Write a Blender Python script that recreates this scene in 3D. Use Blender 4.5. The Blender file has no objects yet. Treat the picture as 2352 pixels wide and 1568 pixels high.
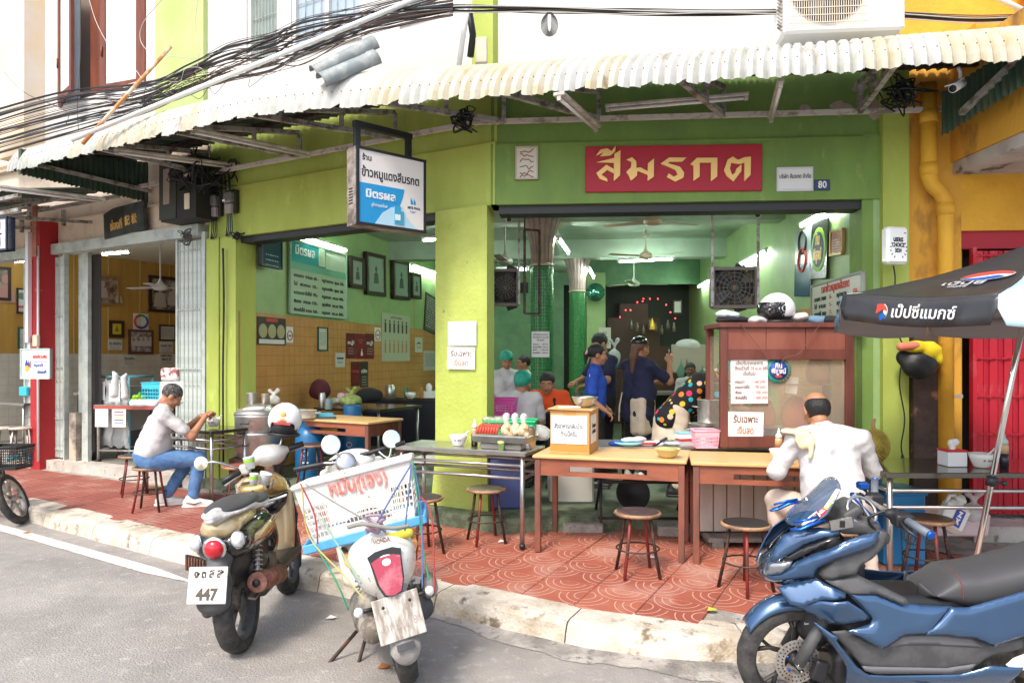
import bpy,math,random
import numpy as np
from mathutils import Vector,Matrix,Euler,noise
from mathutils.geometry import delaunay_2d_cdt,tessellate_polygon
PI=math.pi
R=math.radians
random.seed(7)
SC=bpy.context.scene
COL=SC.collection
F=1650.0
CX,HZ,CH=1176.0,820.0,1.70
# camera, sky, sun, exposure
cd=bpy.data.cameras.new('camera')
cam=bpy.data.objects.new('camera',cd)
COL.objects.link(cam)
cam.location=(0,0,CH)
cam.rotation_euler=(R(90),0,0)
cd.sensor_width=36
cd.lens=F/2352*36
cd.shift_y=(HZ-784)/2352
cd.clip_end=400
SC.camera=cam
w=bpy.data.worlds.new('World')
SC.world=w
w.use_nodes=True
nt=w.node_tree
nt.nodes.clear()
sky=nt.nodes.new('ShaderNodeTexSky')
sky.sky_type='NISHITA'
sky.sun_disc=False
SUN_EL,SUN_AZ=52,-28
sky.sun_elevation=R(SUN_EL)
sky.sun_rotation=R(180-SUN_AZ)
sky.air_density=1.0
sky.dust_density=3.0
sky.ozone_density=0.6
bg=nt.nodes.new('ShaderNodeBackground')
bg.inputs['Strength'].default_value=0.15
wo=nt.nodes.new('ShaderNodeOutputWorld')
nt.links.new(sky.outputs[0],bg.inputs[0])
nt.links.new(bg.outputs[0],wo.inputs[0])
sd=bpy.data.lights.new('sun','SUN')
sd.energy=1.4
sd.angle=R(11)
sd.color=(1.0,0.95,0.86)
sun=bpy.data.objects.new('sun',sd)
COL.objects.link(sun)
az=R(SUN_AZ)
sv=Vector((math.sin(az)*math.cos(R(SUN_EL)),-math.cos(az)*math.cos(R(SUN_EL)),math.sin(R(SUN_EL))))
sun.rotation_euler=(-sv).to_track_quat('-Z','Y').to_euler()
SC.view_settings.view_transform='Standard'
SC.view_settings.look='None'
SC.view_settings.exposure=1.08
SC.view_settings.gamma=1
SC.view_settings.use_curve_mapping=False
SC.render.engine='CYCLES'
SC.cycles.max_bounces=8
# materials
MATS={}
def mat(name,col,rough=0.6,metal=0.0,col2=None,nscale=8.0,ndet=4,thr=(0.4,0.65),bump=0.0,bscale=None,emit=None,estr=0.0,alpha=None,trans=0.0,spec=0.5,coat=0.0,col3=None,n3=40.0,thr3=(0.55,0.7),stretch=(1,1,1),rough2=None,world=False):
 if name in MATS:return MATS[name]
 m=bpy.data.materials.new(name)
 m.use_nodes=True
 n=m.node_tree.nodes;l=m.node_tree.links
 b=n['Principled BSDF']
 b.inputs['Base Color'].default_value=(*col,1)
 b.inputs['Roughness'].default_value=rough
 b.inputs['Metallic'].default_value=metal
 b.inputs['Specular IOR Level'].default_value=spec
 b.inputs['Coat Weight'].default_value=coat
 b.inputs['Transmission Weight'].default_value=trans
 if alpha is not None:b.inputs['Alpha'].default_value=alpha
 if emit:
  b.inputs['Emission Color'].default_value=(*emit,1)
  b.inputs['Emission Strength'].default_value=estr
 if col2 or bump:
  if world:
   g=n.new('ShaderNodeNewGeometry');src=g.outputs['Position']
  else:
   t=n.new('ShaderNodeTexCoord');src=t.outputs['Object']
  mp=n.new('ShaderNodeMapping');mp.inputs['Scale'].default_value=stretch
  l.new(src,mp.inputs[0]);src=mp.outputs[0]
 if col2:
  cur=None
  prev=None
  for c,sc,th in((col2,nscale,thr),(col3,n3,thr3)):
   if c is None:continue
   nz=n.new('ShaderNodeTexNoise');nz.inputs['Scale'].default_value=sc;nz.inputs['Detail'].default_value=ndet
   nz.inputs['Roughness'].default_value=0.65
   l.new(src,nz.inputs['Vector'])
   mr=n.new('ShaderNodeMapRange');mr.inputs['From Min'].default_value=th[0];mr.inputs['From Max'].default_value=th[1]
   l.new(nz.outputs[0],mr.inputs[0])
   mx=n.new('ShaderNodeMix');mx.data_type='RGBA'
   l.new(mr.outputs[0],mx.inputs[0])
   if prev is None:mx.inputs[6].default_value=(*col,1)
   else:l.new(prev,mx.inputs[6])
   mx.inputs[7].default_value=(*c,1)
   prev=mx.outputs[2]
   if rough2 is not None and cur is None:
    m2=n.new('ShaderNodeMapRange');m2.inputs['To Min'].default_value=rough;m2.inputs['To Max'].default_value=rough2
    l.new(mr.outputs[0],m2.inputs[0]);l.new(m2.outputs[0],b.inputs['Roughness'])
   cur=1
  l.new(prev,b.inputs['Base Color'])
 if bump:
  nz=n.new('ShaderNodeTexNoise');nz.inputs['Scale'].default_value=bscale or nscale*4;nz.inputs['Detail'].default_value=5
  l.new(src,nz.inputs['Vector'])
  bp=n.new('ShaderNodeBump');bp.inputs['Strength'].default_value=bump;bp.inputs['Distance'].default_value=0.02
  l.new(nz.outputs[0],bp.inputs['Height']);l.new(bp.outputs[0],b.inputs['Normal'])
 MATS[name]=m
 return m
lime=mat('lime_plaster',(.45,.54,.11),.7,col2=(.35,.41,.07),nscale=1.6,thr=(.35,.7),col3=(.50,.60,.14),n3=7,thr3=(.60,.76),bump=.25,bscale=30,world=True,stretch=(1,1,.4))
limedirt=mat('lime_plaster_weathered',(.38,.50,.05),.8,col2=(.10,.10,.05),nscale=5,thr=(.48,.62),col3=(.45,.40,.25),n3=9,thr3=(.6,.66),bump=.4,bscale=25,world=True)
green=mat('green_paint_shaded',(.205,.335,.075),.7,col2=(.15,.25,.06),nscale=2.2,thr=(.35,.7),col3=(.28,.36,.10),n3=9,thr3=(.62,.76),bump=.25,bscale=30,world=True,stretch=(1,1,.4))  # darker lime for header and set-back jamb; their shade is in the colour
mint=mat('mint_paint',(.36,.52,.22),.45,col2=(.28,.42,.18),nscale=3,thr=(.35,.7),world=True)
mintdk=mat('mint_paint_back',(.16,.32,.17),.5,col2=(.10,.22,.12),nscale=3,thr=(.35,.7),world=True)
ceilm=mat('ceiling_paint',(.45,.56,.45),.7,col2=(.33,.43,.34),nscale=2,thr=(.4,.7),world=True)
whitew=mat('white_wall',(.66,.65,.62),.8,col2=(.55,.52,.47),nscale=2.3,thr=(.55,.8),bump=.15,bscale=20,world=True)
creamw=mat('cream_plaster',(.78,.64,.50),.85,col2=(.60,.44,.32),nscale=3,thr=(.5,.75),col3=(.30,.2,.15),n3=14,thr3=(.66,.74),bump=.3,bscale=25,world=True)
yellow=mat('yellow_paint',(.80,.42,.035),.7,col2=(.68,.33,.03),nscale=2.5,thr=(.4,.7),col3=(.30,.14,.04),n3=6,thr3=(.68,.8),bump=.25,bscale=25,world=True)
yellowdirt=mat('yellow_paint_stained',(.74,.38,.05),.8,col2=(.22,.11,.04),nscale=2.6,thr=(.54,.70),col3=(.75,.55,.2),n3=5,thr3=(.6,.7),bump=.3,bscale=25,stretch=(1,1,.5),world=True)
conc=mat('concrete',(.42,.39,.35),.9,col2=(.26,.24,.21),nscale=4,thr=(.4,.65),col3=(.13,.12,.10),n3=18,thr3=(.58,.7),bump=.5,bscale=60,world=True)
concpale=mat('concrete_pale',(.60,.55,.49),.9,col2=(.42,.37,.31),nscale=3,thr=(.4,.7),col3=(.20,.17,.13),n3=10,thr3=(.6,.7),bump=.5,bscale=60,world=True)
kerbm=mat('kerb_concrete',(.64,.58,.49),.9,col2=(.40,.32,.22),nscale=4,thr=(.42,.7),col3=(.20,.155,.10),n3=7,thr3=(.56,.68),bump=.6,bscale=55,world=True)
soffit=mat('soffit_concrete',(.52,.47,.44),.9,col2=(.38,.32,.30),nscale=2.4,thr=(.4,.65),col3=(.12,.10,.09),n3=3.4,thr3=(.60,.68),bump=.3,world=True)
floorm=mat('shop_floor',(.13,.17,.12),.45,col2=(.07,.09,.06),nscale=3,thr=(.4,.65),world=True)
stepm=mat('step_terrazzo',(.20,.25,.15),.8,col2=(.10,.12,.07),nscale=6,thr=(.4,.6),col3=(.33,.33,.27),n3=60,thr3=(.6,.7),bump=.4,bscale=80,world=True)
redw=mat('red_column_paint',(.42,.015,.02),.6,col2=(.38,.015,.02),nscale=4,thr=(.4,.7),col3=(.62,.45,.35),n3=9,thr3=(.68,.74),bump=.2,world=True)
steel=mat('stainless_steel',(.55,.54,.52),.28,.9,col2=(.42,.41,.40),nscale=6)
steelworn=mat('worn_steel',(.50,.47,.43),.4,.7,col2=(.28,.20,.15),nscale=9,thr=(.5,.7))
galv=mat('galvanised_steel',(.45,.43,.40),.6,.35,col2=(.17,.13,.10),nscale=12,thr=(.45,.62),bump=.2)
gatem=mat('pale_gate_paint',(.55,.60,.55),.5,.2,col2=(.36,.40,.37),nscale=6,thr=(.45,.7),col3=(.2,.15,.12),n3=25,thr3=(.65,.72))
redgate=mat('red_gate_paint',(.50,.010,.030),.5,.1,col2=(.42,.008,.025),nscale=3,thr=(.45,.75),col3=(.7,.12,.14),n3=3,thr3=(.55,.75))
alum=mat('aluminium',(.62,.61,.58),.38,.85,col2=(.42,.40,.37),nscale=8,bump=.1)
chrome=mat('chrome',(.75,.75,.75),.12,1.0)
blackm=mat('black_plastic',(.018,.018,.02),.45)
rubber=mat('tyre_rubber',(.030,.029,.028),.85,col2=(.07,.065,.06),nscale=14,bump=.3)
dkgrey=mat('dark_grey_plastic',(.06,.06,.062),.55,col2=(.10,.10,.10),nscale=8)
engine=mat('engine_cast',(.22,.20,.17),.6,.5,col2=(.08,.07,.06),nscale=14,thr=(.4,.6),bump=.3)
ironm=mat('dark_iron',(.05,.035,.03),.6,.4,col2=(.16,.07,.045),nscale=18,thr=(.5,.65))
stoolred=mat('stool_red_paint',(.30,.035,.025),.55,.2,col2=(.09,.045,.035),nscale=9,thr=(.42,.6),stretch=(1,1,.4))
wood=mat('brown_wood',(.24,.075,.035),.5,col2=(.11,.035,.02),nscale=5,thr=(.4,.65),stretch=(1,1,.25),bump=.15)
woodred=mat('reddish_wood',(.33,.10,.05),.55,col2=(.16,.05,.03),nscale=5,thr=(.45,.7),stretch=(.3,.3,1),bump=.15)
plyw=mat('pale_tabletop',(.72,.46,.20),.42,col2=(.62,.36,.13),nscale=3,thr=(.4,.7),stretch=(1,6,1),col3=(.8,.68,.5),n3=3,thr3=(.6,.75))
stoolseat=mat('stool_seat',(.055,.04,.045),.5,col2=(.16,.10,.07),nscale=9,thr=(.5,.65))
cardb=mat('cardboard',(.60,.33,.12),.85,col2=(.52,.27,.09),nscale=5,bump=.1)
white=mat('white_paper',(.82,.82,.80),.7,col2=(.74,.74,.73),nscale=3)
whitep=mat('white_plastic',(.80,.80,.79),.35)
ink=mat('black_ink',(.02,.02,.025),.6)
inkbrown=mat('brown_ink',(.16,.07,.05),.6)
inkred=mat('red_ink',(.60,.06,.04),.6)
inkorange=mat('orange_ink',(.65,.20,.12),.6)
inkblue=mat('blue_ink',(.03,.07,.35),.6)
def plain(name,c,r=.5,**k):return mat(name,c,r,**k)
cyan=plain('cyan_plastic',(.05,.50,.62),.4)
blueb=plain('blue_plastic',(.04,.30,.62),.4)
navyp=plain('gas_blue',(.01,.11,.28),.35,col2=(.02,.16,.36),nscale=4)
pink=plain('pink_plastic',(.85,.42,.52),.4)
magenta=plain('magenta_plastic',(.75,.08,.40),.4)
mintp=plain('green_plastic',(.02,.55,.20),.35)
limeg=plain('lime_green',(.30,.62,.03),.4)
purple=plain('purple_plastic',(.28,.10,.42),.4)
redp=plain('red_plastic',(.60,.02,.03),.4)
gold=plain('gold_lettering',(.80,.50,.16),.35,metal=.3)
goldbody=mat('gold_scooter_paint',(.50,.31,.09),.28,.55,coat=.6,col2=(.58,.40,.15),nscale=2)
goldpale=mat('champagne_scooter_paint',(.60,.45,.24),.25,.5,coat=.6,col2=(.68,.56,.36),nscale=3)
whitebody=mat('white_scooter_paint',(.80,.77,.70),.35,0,coat=.5,col2=(.50,.42,.33),nscale=6,thr=(.52,.75),col3=(.25,.2,.16),n3=30,thr3=(.62,.7))
blackgloss=plain('black_gloss',(.012,.012,.014),.14,coat=.5)
bluebody=mat('blue_scooter_paint',(.045,.10,.20),.24,.55,coat=.8,col2=(.055,.12,.23),nscale=1.5)
redlens=plain('red_lens',(.55,.01,.02),.12,coat=.6)
pinklens=mat('faded_red_lens',(.40,.05,.08),.2,col2=(.58,.22,.25),nscale=7,thr=(.5,.7))
clearlens=plain('clear_lens',(.75,.76,.78),.08,metal=.3)
seatm=mat('seat_vinyl',(.06,.06,.063),.5,bump=.08,bscale=300,spec=.4)
mirrorm=plain('mirror_glass',(.85,.86,.87),.04,metal=1.0)
rustm=mat('rusty_exhaust',(.32,.13,.08),.7,.3,col2=(.14,.07,.05),nscale=16,bump=.3)
glassm=mat('glass',(.9,.95,.93),.03,trans=1.0,alpha=.35)
dirtyglass=mat('dusty_glass',(.62,.52,.38),.08,alpha=.26,col2=(.45,.40,.34),nscale=2.5,thr=(.4,.65))
film=mat('plastic_film',(.80,.82,.82),.15,alpha=.5,bump=.5,bscale=14)
bagm=mat('thin_white_bag',(.82,.81,.79),.4,alpha=.85,bump=.4,bscale=18)
tube=mat('fluorescent_tube',(1,1,1),.5,emit=(.86,1.0,.90),estr=40)
redbulb=mat('altar_bulb',(1,.1,.1),.5,emit=(1,.04,.05),estr=6)
skin=mat('skin',(.46,.22,.12),.5,col2=(.38,.17,.09),nscale=14)
skin_shade=mat('skin_shaded',(.22,.10,.06),.55)  # skin darkened so the dim man's shade sits in its colour
hair=mat('black_hair',(.012,.010,.010),.5,bump=.5,bscale=120,stretch=(1,1,.25))
hairgrey=mat('greying_hair',(.035,.03,.028),.6,col2=(.20,.19,.18),nscale=45,thr=(.45,.65),bump=.6,bscale=140)
hairbrown=mat('brown_hair',(.13,.06,.03),.5,bump=.5,bscale=120,stretch=(1,1,.2))
tee=mat('white_cotton',(.62,.60,.59),.85,col2=(.54,.52,.52),nscale=5,bump=.9,bscale=11)
denim=mat('blue_denim',(.075,.17,.36),.85,col2=(.14,.27,.48),nscale=7,thr=(.42,.66),bump=.5,bscale=16,stretch=(1,1,1))
khaki=mat('beige_cloth',(.62,.50,.41),.85,col2=(.52,.42,.34),nscale=5,bump=.45,bscale=14)
navycl=mat('navy_cloth',(.018,.020,.06),.85,bump=.3,bscale=12)
blackcl=mat('black_cloth',(.014,.014,.016),.85,bump=.3,bscale=12)
orangecl=mat('orange_cloth',(.80,.09,.015),.85,bump=.3,bscale=12)
bluecl=mat('royal_blue_cloth',(.015,.07,.42),.8,bump=.3,bscale=12)
creamcl=mat('cream_cloth',(.74,.62,.48),.85,col2=(.66,.54,.41),nscale=6,bump=.3,bscale=12)
greencap=mat('green_hair_net',(.01,.30,.20),.5,col2=(.02,.42,.28),nscale=20,bump=.5,bscale=30)
shoeg=mat('grey_felt_shoe',(.11,.10,.09),.9)
# helpers
def ray(px,py):return Vector(((px-CX)/F,1.0,-(py-HZ)/F))
CAM=Vector((0,0,CH))
def P(px,py,Y):return CAM+ray(px,py)*Y
def G(px,py,z):
 d=ray(px,py);return CAM+d*((z-CH)/d.z)
def frame(o,dx,dy=0.0,z=0.0):
 """matrix: origin o, local x along (dx,dy), z up, -y towards the viewer"""
 x=Vector((dx,dy,0)).normalized();zz=Vector((0,0,1));y=zz.cross(x)
 m=Matrix((x,y,zz)).transposed().to_4x4();m.translation=Vector((o[0],o[1],o[2]if len(o)>2 else z));return m
def hit(M,px,py,off=0.0):
 """point where the sight line meets plane y=off of frame M, world coordinates"""
 n=M.to_3x3()@Vector((0,1,0));p0=M@Vector((0,off,0));d=ray(px,py)
 return CAM+d*((p0-CAM).dot(n)/d.dot(n))
def lhit(M,px,py,off=0.0):return M.inverted()@hit(M,px,py,off)
def tag(o,label=None,cat=None,group=None,kind=None):
 if label:o['label']=label
 if cat:o['category']=cat
 if group:o['group']=group
 if kind:o['kind']=kind
 return o
def T(name,label,cat,M=None,group=None):
 o=bpy.data.objects.new(name,None);COL.objects.link(o);o.empty_display_size=.1
 if M is not None:o.matrix_world=M if isinstance(M,Matrix)else Matrix.Translation(Vector(M))
 return tag(o,label,cat,group)
def add(me,name,m,parent=None,M=None):
 o=bpy.data.objects.new(name,me);COL.objects.link(o)
 if m is not None:
  for q in(m if isinstance(m,(list,tuple))else(m,)):me.materials.append(q)
 if parent is not None:o.parent=parent
 if M is not None:o.matrix_local=M if isinstance(M,Matrix)else Matrix.Translation(Vector(M))
 return o
def kids(o):return[c for c in bpy.data.objects if c.parent==o]
def copytree(o,M=None,label=None,group=None):
 c=o.copy();COL.objects.link(c)
 if M is not None:c.matrix_world=M if isinstance(M,Matrix)else Matrix.Translation(Vector(M))
 if label:c['label']=label
 if group:c['group']=group
 for k in KID.get(o,())if False else[x for x in o.children]:
  d=k.copy();COL.objects.link(d);d.parent=c;d.matrix_parent_inverse=k.matrix_parent_inverse.copy()
  for s in k.children:
   e=s.copy();COL.objects.link(e);e.parent=d
 return c
KID={}
class MB:
 """collects shapes, builds ONE mesh object"""
 def __init__(s):s.v=[];s.f=[];s.mi=[];s.cur=0;s.sm=[]
 def put(s,vs,fs,smooth=False):
  b=len(s.v);s.v+=[tuple(v)for v in vs]
  for f in fs:s.f.append([i+b for i in f]);s.mi.append(s.cur);s.sm.append(smooth)
  return s
 def box(s,c,d,rot=None,bev=0.0,taper=None):
  x,y,z=d[0]/2,d[1]/2,d[2]/2;c=Vector(c)
  if bev>0:
   b=min(bev,x*.95,y*.95,z*.95)
   vs=[]
   for sx in(-1,1):
    for sy in(-1,1):
     for sz in(-1,1):
      vs+=[Vector((sx*(x-b),sy*(y-b),sz*z)),Vector((sx*(x-b),sy*y,sz*(z-b))),Vector((sx*x,sy*(y-b),sz*(z-b)))]
   def I(sx,sy,sz,k):return((sx>0)*4+(sy>0)*2+(sz>0))*3+k
   fs=[]
   for sz in(-1,1):
    q=[I(-1,-1,sz,0),I(1,-1,sz,0),I(1,1,sz,0),I(-1,1,sz,0)];fs.append(q if sz>0 else q[::-1])
   for sy in(-1,1):
    q=[I(-1,sy,-1,1),I(1,sy,-1,1),I(1,sy,1,1),I(-1,sy,1,1)];fs.append(q if sy<0 else q[::-1])
   for sx in(-1,1):
    q=[I(sx,-1,-1,2),I(sx,1,-1,2),I(sx,1,1,2),I(sx,-1,1,2)];fs.append(q if sx>0 else q[::-1])
   for a in(-1,1):
    for bb in(-1,1):
     q=[I(-1,a,bb,0),I(1,a,bb,0),I(1,a,bb,1),I(-1,a,bb,1)];fs.append(q if a*bb<0 else q[::-1])
     q=[I(a,-1,bb,0),I(a,1,bb,0),I(a,1,bb,2),I(a,-1,bb,2)];fs.append(q if a*bb>0 else q[::-1])
     q=[I(a,bb,-1,1),I(a,bb,1,1),I(a,bb,1,2),I(a,bb,-1,2)];fs.append(q if a*bb<0 else q[::-1])
   for sx in(-1,1):
    for sy in(-1,1):
     for sz in(-1,1):
      q=[I(sx,sy,sz,0),I(sx,sy,sz,1),I(sx,sy,sz,2)];fs.append(q)
  else:
   vs=[Vector((a,b,e))for a in(-x,x)for b in(-y,y)for e in(-z,z)]
   fs=[(0,1,3,2),(4,6,7,5),(0,4,5,1),(2,3,7,6),(0,2,6,4),(1,5,7,3)]
  if taper:
   for v in vs:
    k=(v.z+z)/(2*z);v.x*=1+(taper-1)*k;v.y*=1+(taper-1)*k
  if rot is not None:
   rm=rot if isinstance(rot,Matrix)else Euler(rot).to_matrix()
   vs=[rm@v for v in vs]
  return s.put([v+c for v in vs],fs)
 def lathe(s,prof,c=(0,0,0),n=20,rot=None,sx=1.0,sy=1.0,flute=0,cap=True):
  """prof: [(r,z)...] bottom to top"""
  c=Vector(c);rm=None
  if rot is not None:rm=rot if isinstance(rot,Matrix)else Euler(rot).to_matrix()
  vs=[];fs=[]
  for r,z in prof:
   for i in range(n):
    a=2*PI*i/n;rr=r*(1-flute*abs(math.sin(a*8)))if flute else r
    v=Vector((rr*math.cos(a)*sx,rr*math.sin(a)*sy,z))
    vs.append((rm@v if rm else v)+c)
  for j in range(len(prof)-1):
   for i in range(n):
    k=(i+1)%n;fs.append((j*n+i,j*n+k,(j+1)*n+k,(j+1)*n+i))
  if cap:
   if prof[0][0]>1e-4:fs.append(tuple(range(n-1,-1,-1)))
   if prof[-1][0]>1e-4:fs.append(tuple((len(prof)-1)*n+i for i in range(n)))
  return s.put(vs,fs,True)
 def cyl(s,a,b,r,n=12,r2=None,cap=True):return s.tube([a,b],r,n,r2=r2,cap=cap)
 def tube(s,pts,r,n=8,r2=None,cap=True,closed=False,sq=1.0):
  pts=[Vector(p)for p in pts];m=len(pts);vs=[];fs=[]
  up=None
  for i,p in enumerate(pts):
   if closed:t=pts[(i+1)%m]-pts[i-1]
   else:t=pts[min(i+1,m-1)]-pts[max(i-1,0)]
   t=t.normalized()if t.length>1e-9 else Vector((0,0,1))
   if up is None:up=t.orthogonal().normalized()if abs(t.z)>.9 else Vector((0,0,1))
   x=t.cross(up)
   if x.length<1e-6:x=t.orthogonal()
   x.normalize();u=x.cross(t).normalized();up=u
   rr=r if r2 is None else r+(r2-r)*i/max(1,m-1)
   if isinstance(r,(list,tuple)):rr=r[i]
   for k in range(n):
    a=2*PI*(k+.5)/n
    vs.append(p+x*math.cos(a)*rr+u*math.sin(a)*rr*sq)
  mm=m if closed else m-1
  for j in range(mm):
   for i in range(n):
    k=(i+1)%n;j2=(j+1)%m
    fs.append((j*n+k,j*n+i,j2*n+i,j2*n+k))
  if cap and not closed:fs.append(tuple(range(n)));fs.append(tuple((m-1)*n+i for i in range(n-1,-1,-1)))
  return s.put(vs,fs,n>5)
 def torus(s,c,R_,r,n=24,k=8,rot=None,sq=1.0):
  rm=Euler(rot).to_matrix()if rot is not None and not isinstance(rot,Matrix)else rot
  pts=[]
  for i in range(n):
   a=2*PI*i/n;v=Vector((R_*math.cos(a),R_*math.sin(a),0));pts.append((rm@v if rm else v)+Vector(c))
  return s.tube(pts,r,k,closed=True,sq=sq)
 def sph(s,c,r,n=14,k=9,rot=None):
  if not isinstance(r,(tuple,list)):r=(r,r,r)
  prof=[];c=Vector(c);vs=[];fs=[]
  rm=Euler(rot).to_matrix()if rot is not None else None
  for j in range(k+1):
   th=PI*j/k
   for i in range(n):
    a=2*PI*i/n
    v=Vector((r[0]*math.sin(th)*math.cos(a),r[1]*math.sin(th)*math.sin(a),-r[2]*math.cos(th)))
    vs.append((rm@v if rm else v)+c)
  for j in range(k):
   for i in range(n):
    q=(i+1)%n;fs.append((j*n+i,j*n+q,(j+1)*n+q,(j+1)*n+i))
  return s.put(vs,fs,True)
 def prism(s,pts,y0,y1):
  """polygon in XZ extruded from y0 (near) to y1"""
  n=len(pts);A=sum(pts[i][0]*pts[(i+1)%n][1]-pts[(i+1)%n][0]*pts[i][1]for i in range(n))
  if A<0:pts=pts[::-1]
  tr=tessellate_polygon([[Vector((p[0],p[1],0))for p in pts]])
  vs=[(p[0],y0,p[1])for p in pts]+[(p[0],y1,p[1])for p in pts]
  fs=[]
  for t in tr:
   a,b,c=t
   ar=(pts[b][0]-pts[a][0])*(pts[c][1]-pts[a][1])-(pts[c][0]-pts[a][0])*(pts[b][1]-pts[a][1])
   if ar<0:a,b,c=c,b,a
   fs.append((a,b,c));fs.append((c+n,b+n,a+n))
  for i in range(n):
   k=(i+1)%n;fs.append((i,i+n,k+n,k))
  return s.put(vs,fs)
 def quad(s,a,b,c,d):return s.put([a,b,c,d],[(0,1,2,3)])
 def grid(s,fn,nu,nv,smooth=True):
  vs=[fn(i/nu,j/nv)for j in range(nv+1)for i in range(nu+1)]
  return s.put(vs,[(j*(nu+1)+i,j*(nu+1)+i+1,(j+1)*(nu+1)+i+1,(j+1)*(nu+1)+i)for j in range(nv)for i in range(nu)],smooth)
 def mesh(s,name='mesh'):
  me=bpy.data.meshes.new(name);me.from_pydata(s.v,[],s.f)
  me.polygons.foreach_set('material_index',s.mi);me.polygons.foreach_set('use_smooth',s.sm);me.update();return me
 def o(s,name,m,parent=None,M=None):return add(s.mesh(name),name,m,parent,M)
def solid(o,t,off=-1):
 md=o.modifiers.new('solid','SOLIDIFY');md.thickness=t;md.offset=off;return o
TXT=[]
def text(body,size,m,parent,M,width=None,ext=.0015,align='CENTER',bold=0.0,name='lettering',space=1.0,leading=1.0,shear=0.0):
 """text lying in the local XZ plane of parent frame, M local matrix or position (x,y,z)"""
 cu=bpy.data.curves.new('text','FONT');cu.body=body;cu.size=size;cu.extrude=ext;cu.align_x=align;cu.align_y='CENTER'
 cu.offset=bold;cu.resolution_u=2;cu.space_character=space;cu.space_line=leading;cu.shear=shear
 o=bpy.data.objects.new('text_tmp',cu);COL.objects.link(o)
 TXT.append((o,name,m,parent,M,width));return o
def flush_text():
 bpy.context.view_layer.update()
 dg=bpy.context.evaluated_depsgraph_get()
 for(o,name,m,parent,M,width)in TXT:
  me=bpy.data.meshes.new_from_object(o.evaluated_get(dg))
  me.materials.clear()
  s=1.0
  if width and len(me.vertices):
   xs=[v.co.x for v in me.vertices];wd=max(xs)-min(xs)
   if wd>1e-6:s=width/wd
   for v in me.vertices:v.co.x*=s
  n=add(me,name,m,parent)
  loc=M if isinstance(M,Matrix)else Matrix.Translation(Vector(M))
  n.matrix_local=loc@Matrix.Rotation(R(90),4,'X')
  cu=o.data;bpy.data.objects.remove(o);bpy.data.curves.remove(cu)
 TXT.clear()
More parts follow.
